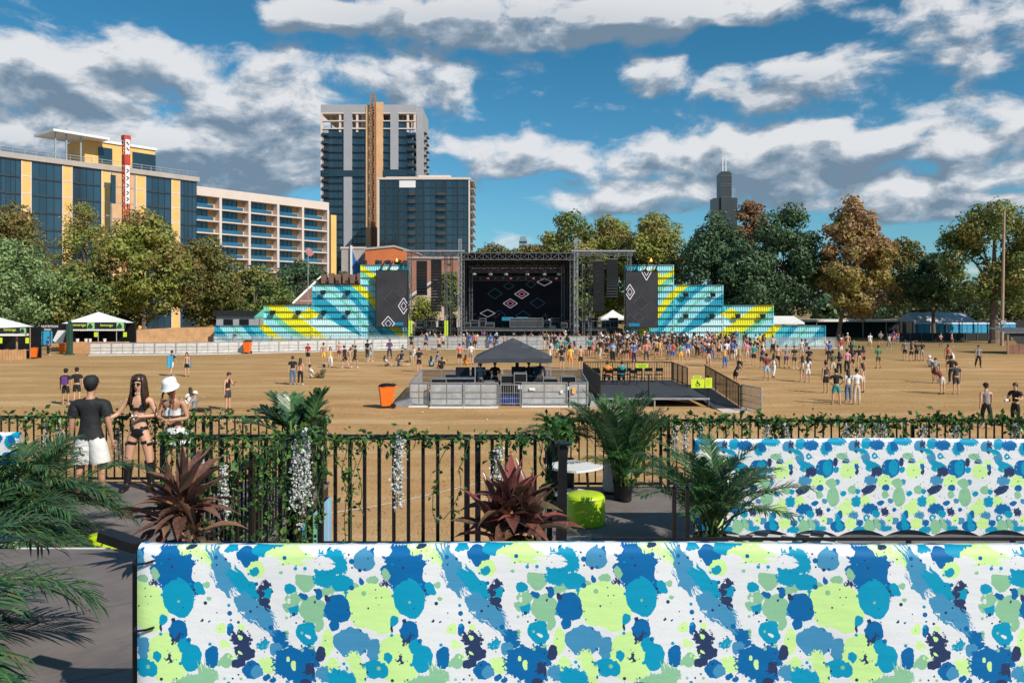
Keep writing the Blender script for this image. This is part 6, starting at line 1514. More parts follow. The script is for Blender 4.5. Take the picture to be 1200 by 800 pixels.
banner('teal_banner', 'turquoise and white banner end hanging behind the big palm at the left edge', b1.x, P(22, 0, 10.6).x, 10.6, b1.z, ZL + .1, BM2, .08, folds=.01, nx=60)
t = thing('checkered_mat', 'black and white checkered mat lying in front of the scalloped banner', 'mat', (3.25, 9.85, ZL + .004))
m, k, bs, out = new_mat('checker_print'); tc = k.n('ShaderNodeTexCoord'); mp = k.n('ShaderNodeMapping'); mp.inputs['Rotation'].default_value = (0, 0, R(28)); k.l(tc.outputs['Object'], mp.inputs[0]); ck = k.n('ShaderNodeTexChecker'); k.l(mp.outputs[0], ck.inputs[0]); ck.inputs['Scale'].default_value = 6.5; ck.inputs[1].default_value = (.6, .6, .6, 1); ck.inputs[2].default_value = (.02, .02, .02, 1); k.l(ck.outputs[0], bs.inputs['Base Color']); bs.inputs['Roughness'].default_value = .5
mb = MB(); mb.cbox(0, 0, .004, 1.3, 1.3, .008, .003); mb.build('mat', m, t)
def pouf(lab, x, y, r, h):
 t = thing('pouf', lab, 'pouf', (x, y, ZL)); mb = MB(); mb.smooth = True
 mb.lathe([(r * .93, 0), (r * .99, .03), (r, h * .3), (r, h * .75), (r * .985, h * .86), (r * .94, h * .94), (r * .86, h * .985), (r * .5, h), (.01, h * 1.0)], 40); mb.build('cushion', LIME, t)
 mb = MB(); mb.lathe([(r * .995, 0), (r * 1.0, .006)], 40, c=(0, 0, h * .86)); mb.build('piping', M('lime_piping', (.38, .52, .02), .5), t)
pouf('lime green round vinyl pouf on the grey deck beside the end post', P(686, 0, 10.55).x, 10.55, .255, .40)
pouf('lime green pouf half hidden behind the big palm leaves at the left', P(120, 0, 8.9).x, 8.9, .15, .34)
tb = P(673, 545, 11.4)
t = thing('low_table', 'white pointed oval table standing among the palms behind the lime pouf', 'table', (tb.x, 11.4, ZL)); hz_ = tb.z - ZL
def oval(mb, rx, ry, z0, z1, n=36):
 pr = []
 for i in range(n): a = 2 * math.pi * i / n; pr.append((rx * math.cos(a) * (1 + .12 * math.cos(a) ** 2), ry * math.sin(a) * (1 - .25 * abs(math.cos(a)))))
 mb.add([(x, y, z0) for x, y in pr] + [(x, y, z1) for x, y in pr], [tuple(reversed(range(n))), tuple(range(n, 2 * n))] + [(i, (i + 1) % n, n + (i + 1) % n, n + i) for i in range(n)])
mb = MB(); oval(mb, .36, .40, hz_ - .03, hz_); mb.build('table_top', WHITE, t)
mb = MB(); oval(mb, .26, .34, .18, .20); mb.build('lower_shelf', WHITE, t)
for x, y in ((-.2, -.22), (.2, -.22), (0, .28)): mb = MB(); mb.tube((x, y, 0), (x * .8, y * .8, hz_ - .03), .018); mb.build('leg', BLACK, t)
t = thing('curved_chair', 'white curved shell chair partly hidden behind the tall palm', 'chair', (P(721, 0, 12.3).x, 12.3, ZL)); mb = MB(); mb.smooth = True
V = []
for j in range(8):
 for i in range(9):
  a = R(-70 + 140 * i / 8); z_ = .05 + .5 * j / 7; r_ = .2 + .02 * math.sin(j); V.append((r_ * math.sin(a), -r_ * math.cos(a) + .0, z_))
V += [(x * .93, y * .93, z) for x, y, z in V]
mb.add(V, [(j * 9 + i, j * 9 + i + 1, (j + 1) * 9 + i + 1, (j + 1) * 9 + i) for j in range(7) for i in range(8)] + [(72 + j * 9 + i, 72 + (j + 1) * 9 + i, 72 + (j + 1) * 9 + i + 1, 72 + j * 9 + i + 1) for j in range(7) for i in range(8)]); mb.build('shell', WHITE, t)
mb = MB(); mb.lathe([(.18, .28), (.19, .31)], 20); mb.build('seat', WHITE, t)
mb = MB(); mb.bb(-.16, .16, -.1, .16, 0, .05); mb.build('base', BLACK, t)
PALM = leaf_mat('palm_leaflets', [(.016, .055, .026), (.03, .10, .04), (.055, .15, .05), (.10, .20, .07), (.02, .07, .04), (.16, .17, .06)], trans=.22, rough=.32)
PALM_L = leaf_mat('pale_palm_leaflets', [(.03, .11, .03), (.06, .18, .05), (.10, .24, .07), (.14, .28, .08)], trans=.3, rough=.32)
PSTEM = M('palm_stem', (.13, .2, .05), .6, 0, .3, 10)
POTM = M('black_plastic_pot', (.013, .013, .014), .4, 0, .2, 8)
SOIL = M('potting_soil', (.04, .028, .018), .95, 0, .4, 20)
def pot(t, r, h, mat=POTM, z=0):
 mb = MB(); mb.smooth = False; mb.lathe([(r * .84, z), (r * .98, z + h * .86), (r * 1.05, z + h * .87), (r * 1.06, z + h), (r * .98, z + h), (r * .96, z + h * .93)], 28); mb.build('pot', mat, t)
 mb = MB(); mb.lathe([(r * .95, z + h * .90), (r * .5, z + h * .92), (.01, z + h * .93)], 20); mb.build('soil', SOIL, t)
def frond(base, az_, tilt, L, rng, nl=34, lw=.018, ll=.28, sag=1.0, keel=.5):
 """returns (rachis points, leaflet verts)"""
 d = np.array([math.cos(az_) * math.sin(tilt), math.sin(az_) * math.sin(tilt), math.cos(tilt)]); p = np.array(base, float); pts = [p.copy()]; n = 16
 for i in range(n):
  d = d + np.array([0, 0, -1.0]) * (sag * .11 * (i / n + .25)); d += np.array([math.cos(az_), math.sin(az_), 0]) * .03; d /= np.linalg.norm(d); p = p + d * L / n; pts.append(p.copy())
 pts = np.array(pts); V = []
 side = np.cross(pts[-1] - pts[0], [0, 0, 1.0]); side /= (np.linalg.norm(side) + 1e-9)
 for i in range(nl):
  s_ = .22 + .78 * (i + .5) / nl; f = s_ * n; i0 = min(n - 1, int(f)); q = pts[i0] + (pts[i0 + 1] - pts[i0]) * (f - i0); tg = pts[i0 + 1] - pts[i0]; tg /= np.linalg.norm(tg); up_ = np.cross(side, tg); up_ /= np.linalg.norm(up_)
  l_ = ll * math.sin(math.pi * (.12 + .80 * (s_ - .22) / .78)) ** .6 * (1 + .15 * rng.normal() * .6)
  for sg in (-1, 1):
   dd = side * sg * .8 + tg * (.55 + .5 * s_) + up_ * (keel * .45 + .15 * rng.normal()); dd /= np.linalg.norm(dd); wd = np.cross(dd, up_); wd /= (np.linalg.norm(wd) + 1e-9)
   m1 = q + dd * l_ * .45; m2 = q + dd * l_ * .8 + np.array([0, 0, -1]) * l_ * .10 * sag; tp = q + dd * l_ + np.array([0, 0, -1]) * l_ * .28 * sag; w_ = lw * (.8 + .4 * rng.random())
   V += [q - wd * w_ * .3, q + wd * w_ * .3, m1 + wd * w_ * .5, m1 - wd * w_ * .5, m1 - wd * w_ * .5, m1 + wd * w_ * .5, m2 + wd * w_ * .36, m2 - wd * w_ * .36, m2 - wd * w_ * .36, m2 + wd * w_ * .36, tp, tp]
 return pts, V
def areca(lab, x, y, z, nf, L, seed, r=.19, ph_=.26, mat=PALM, tilt=(.05, .75), sag=1.0, ll=.28, lw=.02, az_rng=(0, 6.283), base_h=0.0, nl=34, spread=.06, with_pot=True, name='potted_palm'):
 rng = np.random.default_rng(seed); t = thing(name, lab, 'plant', (x, y, z), 0, None)
 if with_pot: pot(t, r, ph_)
 st = MB(); V = []
 for i in range(nf):
  a = az_rng[0] + (az_rng[1] - az_rng[0]) * ((i * .618) % 1.0) + rng.normal() * .15; tl = tilt[0] + (tilt[1] - tilt[0]) * ((i + .5) / nf) ** .9; l_ = L * (.8 + .3 * rng.random())
  b = (rng.normal() * spread, rng.normal() * spread, ph_ * .9 + base_h * rng.random())
  pts, v = frond(b, a, tl, l_, rng, nl, lw, ll, sag); st.path([tuple(p) for p in pts[::2]], [.010 * (1 - j / 10) + .002 for j in range(len(pts[::2]))], n=5); V += v
 st.build('stems', PSTEM, t); V = np.array(V); np_mesh('fronds', V, q4(len(V) // 4), mat, t)
 return t
c = P(655, 540, 12.0)
t = thing('plant_stand', 'dark box stand lifting the small potted palm on the right deck', 'stand', (c.x, 12.0, ZL)); mb = MB(); mb.cbox(0, 0, (c.z - ZL) / 2, .4, .4, c.z - ZL, .02); mb.build('box', BLACK, t); mb = MB(); mb.cbox(0, 0, c.z - ZL + .006, .46, .46, .012, .004); mb.build('top_plate', CHAR, t)
areca('small bushy palm in a black pot standing behind the end post', c.x, 12.0, c.z + .012, 24, .58, 31, r=.15, ph_=.26, mat=PALM_L, tilt=(.05, .95), ll=.20, lw=.018, sag=1.1)
c = P(730, 585, 11.9); areca('tall feathery palm in a black pot in the middle of the right deck', c.x, 11.9, ZL, 30, 1.42, 32, r=.145, ph_=.27, tilt=(.02, .34), ll=.24, lw=.016, sag=.6, base_h=.0, nl=44)
areca('lower bushy side shoots in front of the tall feathery palm', c.x + .02, 11.75, ZL + .02, 14, .85, 37, r=.1, ph_=.22, mat=PALM_L, tilt=(.05, .5), ll=.22, lw=.016, with_pot=True)
c = P(832, 643, 9.2); areca('dark spreading palm in a black pot in front of the scalloped banner', c.x, 9.2, ZL, 30, 1.22, 33, r=.185, ph_=.24, tilt=(.02, .62), ll=.24, lw=.017, sag=.95, nl=44)
c = P(345, 510, 7.9);
t = thing('plant_stand', 'tall black post stand carrying the fan palm above the railing', 'stand', (c.x, 7.9, 0)); mb = MB(); mb.bar((0, 0, 0), (0, 0, c.z - .12), .12); mb.build('post', BLACK, t); mb = MB(); mb.cbox(0, 0, c.z - .11, .26, .26, .02, .005); mb.build('top_plate', BLACK, t)
areca('dark fan-like palm tuft standing above the middle railing', c.x, 7.9, c.z - .10, 17, .42, 34, r=.09, ph_=.12, tilt=(.0, 1.0), ll=.20, lw=.03, sag=.35, az_rng=(-.6, 3.8), nl=18)
areca('large dense dark palm at the left picture edge in front of the man', P(8, 0, 9.4).x, 9.4, ZL, 46, 1.28, 35, r=.25, ph_=.35, tilt=(.1, 1.1), ll=.34, lw=.017, sag=1.2, nl=56, spread=.16)
areca('second dark palm nearer the camera at the left edge', P(-30, 0, 8.2).x, 8.2, ZL, 30, 1.2, 36, r=.22, ph_=.35, tilt=(.15, 1.15), ll=.32, lw=.017, sag=1.2, nl=54, spread=.12)
areca('foreground palm leaves reaching in from the lower left corner', -3.75, 4.9, ZN, 9, 1.25, 38, r=.22, ph_=.3, tilt=(.25, 1.35), ll=.36, lw=.019, sag=1.25, az_rng=(-.9, 1.6), nl=34, mat=PALM)
areca('lowest foreground palm at the bottom left corner', -3.15, 3.75, ZN, 8, .75, 39, r=.2, ph_=.26, tilt=(.5, 1.4), ll=.24, lw=.014, sag=1.2, az_rng=(-.7, 1.2), nl=40)
t = thing('printed_planter', 'splatter printed white and blue planter below the big palm', 'planter', (P(25, 0, 8.45).x, 8.45, ZL)); mb = MB(); mb.lathe([(.24, 0), (.30, .5), (.31, .52), (.28, .52), (.27, .46)], 28); o_ = mb.build('pot', BM2, t)
at = o_.data.attributes.new('UVMap', 'FLOAT_VECTOR', 'POINT'); at.data.foreach_set('vector', [c_ for v in o_.data.vertices for c_ in (math.atan2(v.co.y, v.co.x) * .3 + 1, .6 - v.co.z, 0)])
mb = MB(); mb.lathe([(.27, .44), (.01, .45)], 20); mb.build('soil', SOIL, t)
def strap_leaf(base, az_, tilt, L, W, rng, sag=1.0):
 """lance-shaped leaf with folded midrib; 7 rows x 3"""
 d = np.array([math.cos(az_) * math.sin(tilt), math.sin(az_) * math.sin(tilt), math.cos(tilt)]); side = np.cross(d, [0, 0, 1.0]); side /= (np.linalg.norm(side) + 1e-9)
 tw = rng.normal() * .35; p = np.array(base, float); n = 8; V = [];
 for i in range(n + 1):
  f = i / n; w_ = W * (.10 + .90 * math.sin(math.pi * min(1, f * .88 + .06)) ** 1.5) * (1 - f ** 7) * (1 + .05 * math.sin(f * 23 + tw * 9)); up_ = np.cross(side, d); up_ /= np.linalg.norm(up_)
  sd = side * math.cos(tw * f) + up_ * math.sin(tw * f); fold = up_ * w_ * .30
  V += [p - sd * w_ * .5 + fold, p, p + sd * w_ * .5 + fold]
  d = d + np.array([0, 0, -1.0]) * sag * .10 * (f + .2) + rng.normal(size=3) * .015; d /= np.linalg.norm(d); p = p + d * L / n
 return V, [(i * 3 + j, i * 3 + j + 1, (i + 1) * 3 + j + 1, (i + 1) * 3 + j) for i in range(n) for j in (0, 1)]
def cord_mat(name, cols):
 m, k, bs, out = new_mat(name); geo = k.n('ShaderNodeNewGeometry'); tc = k.n('ShaderNodeTexCoord')
 n = len(cols); c = k.ramp(geo.outputs['Random Per Island'], [(i / (n - 1), c_) for i, c_ in enumerate(cols)])
 ns = k.noise(k.vm('MULTIPLY', tc.outputs['Object'], (40, 40, 6)), 1.0, 3); c = k.mix(k.rng(ns, .45, .7, 0, .6), c, (.30, .17, .11))
 k.l(c, bs.inputs['Base Color']); bs.inputs['Roughness'].default_value = .24
 tr = k.n('ShaderNodeBsdfTranslucent'); k.l(c, tr.inputs[0]); mx = k.n('ShaderNodeMixShader'); mx.inputs[0].default_value = .22; k.l(bs.outputs[0], mx.inputs[1]); k.l(tr.outputs[0], mx.inputs[2]); k.l(mx.outputs[0], out.inputs[0]); return m
CORD1 = cord_mat('bronze_leaf', [(.08, .035, .035), (.15, .075, .06), (.22, .11, .09), (.10, .05, .045), (.34, .19, .12), (.09, .08, .04)])
CORD2 = cord_mat('ruby_leaf', [(.09, .035, .035), (.18, .055, .055), (.13, .08, .05), (.42, .10, .10), (.08, .04, .04), (.12, .10, .05), (.34, .15, .11)])
def cordyline(lab, x, y, z, L, W, seed, mat, heads, pr=.17, phh=.26):
 rng = np.random.default_rng(seed); t = thing('cordyline_plant', lab, 'plant', (x, y, z), 0, None); pot(t, pr, phh)
 V = []; Fc = []; st = MB()
 for (hx_, hy_, hz__, nl, l2) in heads:
  st.path([(hx_ * .2, hy_ * .2, phh * .9), (hx_ * .6, hy_ * .6, phh + (hz__ - phh) * .5), (hx_, hy_, hz__)], [.018, .015, .012], n=7)
  for i in range(nl):
   a = i * 2.399 + rng.normal() * .2; f = (i + .5) / nl; tl = .12 + 1.55 * f ** .9 + rng.normal() * .08
   v, fc_ = strap_leaf((hx_, hy_, hz__ - .14 * f + .05), a, tl, L * l2 * (.75 + .4 * rng.random()), W * (.75 + .5 * rng.random()), rng, .7 + 1.3 * rng.random())
   n0 = len(V); V += v; Fc += [tuple(q + n0 for q in ff) for ff in fc_]
 np_mesh('leaves', np.array(V), np.array(Fc), mat, t, smooth=True); st.build('stem', M('pinkish_stem', (.42, .18, .10), .6), t)
c = P(214, 600, 6.75); cordyline('bronze leaved cordyline in a black pot behind the left end of the large banner', c.x, 6.75, ZN, .52, .095, 51, CORD1, [(0, 0, .60, 34, 1.0), (-.12, .05, .46, 24, .95), (.1, 0, .38, 14, .8)], phh=.22)
c = P(603, 600, 6.75); cordyline('ruby and bronze cordyline in a black pot behind the middle of the large banner', c.x, 6.75, ZN, .46, .10, 52, CORD2, [(-.03, 0, .56, 30, 1.0), (.12, .05, .44, 24, 1.05), (-.16, .03, .38, 22, 1.05)], phh=.27)
a = GP(380, 603); b = GP(466, 589); t = thing('ground_cable', 'thin grey cable trunking lying on the grass beyond the middle railing', 'cable', a); d = b - a; mb = MB(); mb.path([(0, 0, .02), tuple(d * .5 + Vector((.1, 0, .02))), tuple(d + Vector((0, 0, .02))), tuple(d * 2.5 + Vector((0, .9, .02)))], .022, n=5); mb.build('trunking', M('grey_trunking', (.36, .31, .25), .7), t)
def TL(name, stops, g=2.5, patch=None, **kw):
 f = lambda L_: [tuple(min(.6, c * g) for c in q) for q in L_]
 return leaf_mat(name, f(stops), patch=f(patch) if patch else None, **kw)
TRUNK = M('bark', (.16, .115, .085), .9, 0, .3, 2, bump=.6, bscale=8)
GREEN_D = TL('dark_green_leaves', [(.016, .034, .018), (.028, .052, .026), (.045, .075, .034), (.06, .09, .045)], trans=.2)
GREEN_M = TL('mid_green_leaves', [(.03, .05, .016), (.05, .085, .022), (.08, .115, .03), (.12, .14, .045)], patch=[(.14, .10, .025), (.17, .14, .04), (.06, .07, .02)], pscale=.22, trans=.25)
GREEN_B = TL('blue_green_leaves', [(.045, .075, .03), (.075, .115, .045), (.11, .155, .06), (.16, .20, .09)], trans=.25)
OLIVE = TL('olive_leaves', [(.04, .05, .014), (.06, .07, .018), (.085, .085, .022), (.05, .065, .02)], patch=[(.12, .07, .025), (.08, .065, .02)], pscale=.3, trans=.2)
AUT = TL('yellow_orange_leaves', [(.13, .115, .028), (.17, .14, .034), (.10, .105, .025), (.20, .15, .04)], patch=[(.18, .105, .055), (.15, .085, .045), (.23, .145, .08)], pscale=.16, trans=.3, psharp=(.40, .55))
AUTG = TL('green_yellow_leaves', [(.07, .095, .022), (.12, .14, .03), (.18, .17, .035), (.09, .11, .028)], patch=[(.17, .10, .035), (.13, .075, .03), (.10, .095, .03)], pscale=.2, trans=.3, psharp=(.49, .62))
RUST = TL('rusty_leaves', [(.14, .07, .04), (.18, .095, .055), (.10, .065, .03), (.13, .09, .04)], trans=.3)
def tree(name, lab, px, D, halfpx, ytop, ybot, mat, seed, leaf=.42, nl=9000, ncl=70, shape=1.0, trunk=.3, lean=0.0, grp=None, gap=.15, flat=1.0, tbase=0.0, depth=None, cr=.26, base_px=None):
 rng = np.random.default_rng(seed); s = D / F; cx_ = (px - 600) * s; ztop = P(0, ytop, D).z; zbot = P(0, ybot, D).z; rx = halfpx * s; ry = depth or rx * .9; rz_ = (ztop - zbot) / 2; zc = (ztop + zbot) / 2
 bx = ((base_px if base_px is not None else px) - 600) * s
 t = thing(name, lab, 'tree', (bx, D, tbase), 0, grp); ox = cx_ - bx
 u = rng.normal(size=(ncl, 3)); u /= np.linalg.norm(u, axis=1)[:, None]; rad = (.35 + .55 * rng.random(ncl) ** .5)
 zz = u[:, 2] * rad
 taper = np.where(zz > 0, (1 - zz * .45 * shape), 1.0)
 C = np.stack([ox + u[:, 0] * rad * rx * taper, u[:, 1] * rad * ry * taper, zc - tbase + zz * rz_], 1)
 rc = cr * min(rx, rz_) * (.65 + .75 * rng.random(ncl))
 n = nl; idx = rng.choice(ncl, n, p=rc ** 2 / (rc ** 2).sum()); d = rng.normal(size=(n, 3)); d /= np.linalg.norm(d, axis=1)[:, None]
 rr = rc[idx] * (.55 + .5 * rng.random(n) ** .6) * (1 + .25 * np.sin(d[:, 0] * 5 + idx) * np.sin(d[:, 2] * 4 + idx * 2)); Pp = C[idx] + d * rr[:, None] * np.array([1.05, 1.05, .8 * flat])
 nrm = d * 1.3 + rng.normal(size=(n, 3)) * .5; nrm /= np.linalg.norm(nrm, axis=1)[:, None]
 a = np.cross(nrm, rng.normal(size=(n, 3))); a /= np.linalg.norm(a, axis=1)[:, None]; b = np.cross(nrm, a)
 sz = leaf * (.5 + .9 * rng.random(n))[:, None]
 V = np.stack([Pp - a * sz * .55, Pp - b * sz * .38, Pp + a * sz * .55, Pp + b * sz * .38], 1); V[:, 0] -= nrm * sz * .15; V[:, 2] -= nrm * sz * .15
 np_mesh('crown', V.reshape(-1, 3), q4(n), mat, t)
 mb = MB(); zt = zbot - tbase + rz_ * .5; mb.path([(0, 0, -.1), (trunk * .1 + ox * .1, .05, .5), (ox * .35 + lean, .1, zt * .5), (ox * .7 + lean, 0, zt), (ox, 0, zc - tbase + rz_ * .35)], [trunk * 1.35, trunk, trunk * .8, trunk * .62, trunk * .2], n=9)
 for j in range(9):
  c = C[rng.integers(0, ncl)]; z0 = zt * (.65 + .5 * rng.random()); f = min(1, z0 / max(zt, .1)); p0 = np.array([ox * .7 * f, 0, z0]); mid = (p0 + c) / 2 + np.array([0, 0, .08 * rz_]); mb.path([tuple(p0), tuple(mid), tuple(c)], [trunk * .38, trunk * .24, trunk * .08], n=5)
 mb.build('trunk', TRUNK, t); return t
def woodland(name, lab, x0, x1, Y, h, n, mat, seed, leaf=1.0):
 rng = np.random.default_rng(seed); m = int((x1 - x0) / (h * .55)); cx = np.linspace(x0, x1, m) + rng.normal(size=m) * h * .2
 C = np.concatenate([np.stack([cx, Y + rng.normal(size=m) * h * .4, h * (.45 + .28 * rng.random(m))], 1), np.stack([cx + h * .2, Y - h * .3 + 0 * cx, h * .28 + 0 * cx], 1)]); rc = h * (.28 + .14 * rng.random(len(C)))
 idx = rng.integers(0, len(C), n); d = rng.normal(size=(n, 3)); d /= np.linalg.norm(d, axis=1)[:, None]; Pp = C[idx] + d * (rc[idx] * (.75 + .3 * rng.random(n)))[:, None]; Pp[:, 2] = np.maximum(Pp[:, 2], .2)
 nr = d + rng.normal(size=(n, 3)) * .5; nr /= np.linalg.norm(nr, axis=1)[:, None]; a = np.cross(nr, rng.normal(size=(n, 3))); a /= np.linalg.norm(a, axis=1)[:, None]; b = np.cross(nr, a); sz = leaf * (.5 + .9 * rng.random(n))[:, None]
 V = np.stack([Pp - a * sz * .6, Pp - b * sz * .4, Pp + a * sz * .6, Pp + b * sz * .4], 1)
 return tag(np_mesh(name, V.reshape(-1, 3), q4(n), mat), lab, 'woodland', kind='stuff')
woodland('woodland', 'unbroken mass of far-off park trees closing the horizon', -260, 260, 215, 13, 42000, GREEN_D, 7, 1.3)
T = [
 ('broadleaf_tree', 'dark olive brown tree behind the pale green one at the left edge', 18, 128, 52, 232, 380, OLIVE, 1, dict(nl=13000)),
 ('broadleaf_tree', 'pale blue-green tree at the far left above the left drinks stall', 16, 104, 52, 278, 388, GREEN_B, 2, dict(nl=14000, leaf=.34)),
 ('maple_tree', 'slender half bare brown and green tree left of the big green and yellow one', 99, 122, 28, 229, 345, AUTG, 3, dict(nl=6000, cr=.32, shape=1.4, leaf=.3)),
 ('maple_tree', 'big green tree with yellow and orange lower leaves left of the dark olive tree', 168, 114, 55, 243, 378, AUTG, 4, dict(nl=18000, shape=1.35, ncl=90)),
 ('broadleaf_tree', 'low green bushy tree below and left of the big yellowing tree', 88, 110, 52, 305, 395, GREEN_M, 5, dict(nl=10000)),
 ('broadleaf_tree', 'dark olive and rust tree in front of the balcony block', 236, 122, 48, 276, 378, OLIVE, 6, dict(nl=13000)),
 ('broadleaf_tree', 'grey-green spreading tree right of the olive and rust tree', 298, 128, 45, 308, 380, GREEN_M, 8, dict(nl=10000)),
 ('broadleaf_tree', 'small dark green tree against the foot of the balcony block', 356, 140, 34, 303, 350, GREEN_D, 9, dict(nl=6000)),
 ('broadleaf_tree', 'short dark shrub-like tree between the balcony block and the blue mural', 402, 146, 18, 318, 345, GREEN_D, 10, dict(nl=2500)),
 ('broadleaf_tree', 'small yellowing tree in front of the gabled house left of the stage', 497, 122, 20, 345, 384, AUTG, 11, dict(nl=3500, leaf=.3)),
 ('broadleaf_tree', 'narrow green tree squeezed between the gabled house and the stage roof', 527, 124, 15, 305, 380, GREEN_M, 12, dict(nl=4500, leaf=.3)),
 ('broadleaf_tree', 'low olive tree top showing over the left half of the stage roof', 580, 160, 44, 287, 330, OLIVE, 13, dict(nl=8000, cr=.34)),
 ('broadleaf_tree', 'low olive tree top showing over the right half of the stage roof', 628, 165, 40, 288, 330, OLIVE, 14, dict(nl=8000, cr=.34)),
 ('maple_tree', 'pale green maple just behind the right end of the stage roof', 668, 135, 40, 246, 372, GREEN_M, 15, dict(nl=19000, shape=.6, cr=.30)),
 ('maple_tree', 'green maple turning rust on its right side behind the right speaker gantry', 710, 139, 38, 247, 372, AUTG, 16, dict(nl=19000, shape=.6, cr=.30)),
 ('maple_tree', 'round yellow-green maple behind the right container tower', 763, 132, 40, 245, 365, AUTG, 17, dict(nl=19000, shape=.8, cr=.3)),
 ('broadleaf_tree', 'huge dark green tree behind the second step of the right containers', 838, 122, 48, 246, 388, GREEN_D, 18, dict(nl=19000, ncl=90)),
 ('broadleaf_tree', 'rusty orange tree top peeping between the two darkest trees', 880, 140, 20, 232, 290, RUST, 19, dict(nl=4500)),
 ('broadleaf_tree', 'huge dark green tree left of the tall orange and yellow tree', 918, 118, 46, 235, 386, GREEN_D, 20, dict(nl=19000, ncl=90)),
 ('broadleaf_tree', 'lower dark green tree between the two huge dark trees', 878, 116, 42, 282, 390, GREEN_D, 21, dict(nl=13000)),
 ('maple_tree', 'tall cone shaped yellow and orange tree at the right of the containers', 999, 114, 46, 224, 380, AUT, 22, dict(nl=22000, ncl=110, shape=1.5, trunk=.32, cr=.22, base_px=980)),
 ('broadleaf_tree', 'dark olive tree right of the tall orange and yellow tree', 1060, 125, 34, 278, 366, OLIVE, 23, dict(nl=9000)),
 ('broadleaf_tree', 'low dark green tree hanging over the long grey tent', 1094, 116, 36, 292, 368, GREEN_D, 24, dict(nl=9000, cr=.22)),
 ('oak_tree', 'large open green tree with a thick trunk behind the wooden pole', 1165, 105, 62, 223, 372, GREEN_M, 25, dict(nl=15000, ncl=80, trunk=.62, cr=.20, shape=.7, leaf=.38)),
 ('oak_tree', 'green tree cut by the right picture edge', 1212, 112, 40, 250, 378, GREEN_M, 26, dict(nl=9000, ncl=50)),
 ('broadleaf_tree', 'dim tree in the shade behind the portable toilets', 1130, 140, 40, 330, 385, GREEN_D, 27, dict(nl=6000)),
 ('broadleaf_tree', 'dim tree in the shade behind the tall orange and yellow tree', 1025, 142, 42, 320, 388, GREEN_D, 28, dict(nl=7000)),
 ('broadleaf_tree', 'dark tree filling the gap behind the plywood hoarding', 268, 133, 50, 325, 392, GREEN_D, 29, dict(nl=8000)),
 ('broadleaf_tree', 'dark low tree behind the two drinks stalls', 40, 124, 60, 330, 396, GREEN_D, 30, dict(nl=9000)),
 ('broadleaf_tree', 'dark low tree behind the peaked drinks stall', 140, 126, 60, 328, 396, GREEN_D, 31, dict(nl=9000)),
]
for nm_, lab, px, D, hp, yt, yb, mat, sd_, kw in T: tree(nm_, lab, px, D, hp, yt, yb, mat, 300 + sd_, **kw)
def limb(o, d, l): return Vector(o) + Vector(d).normalized() * l
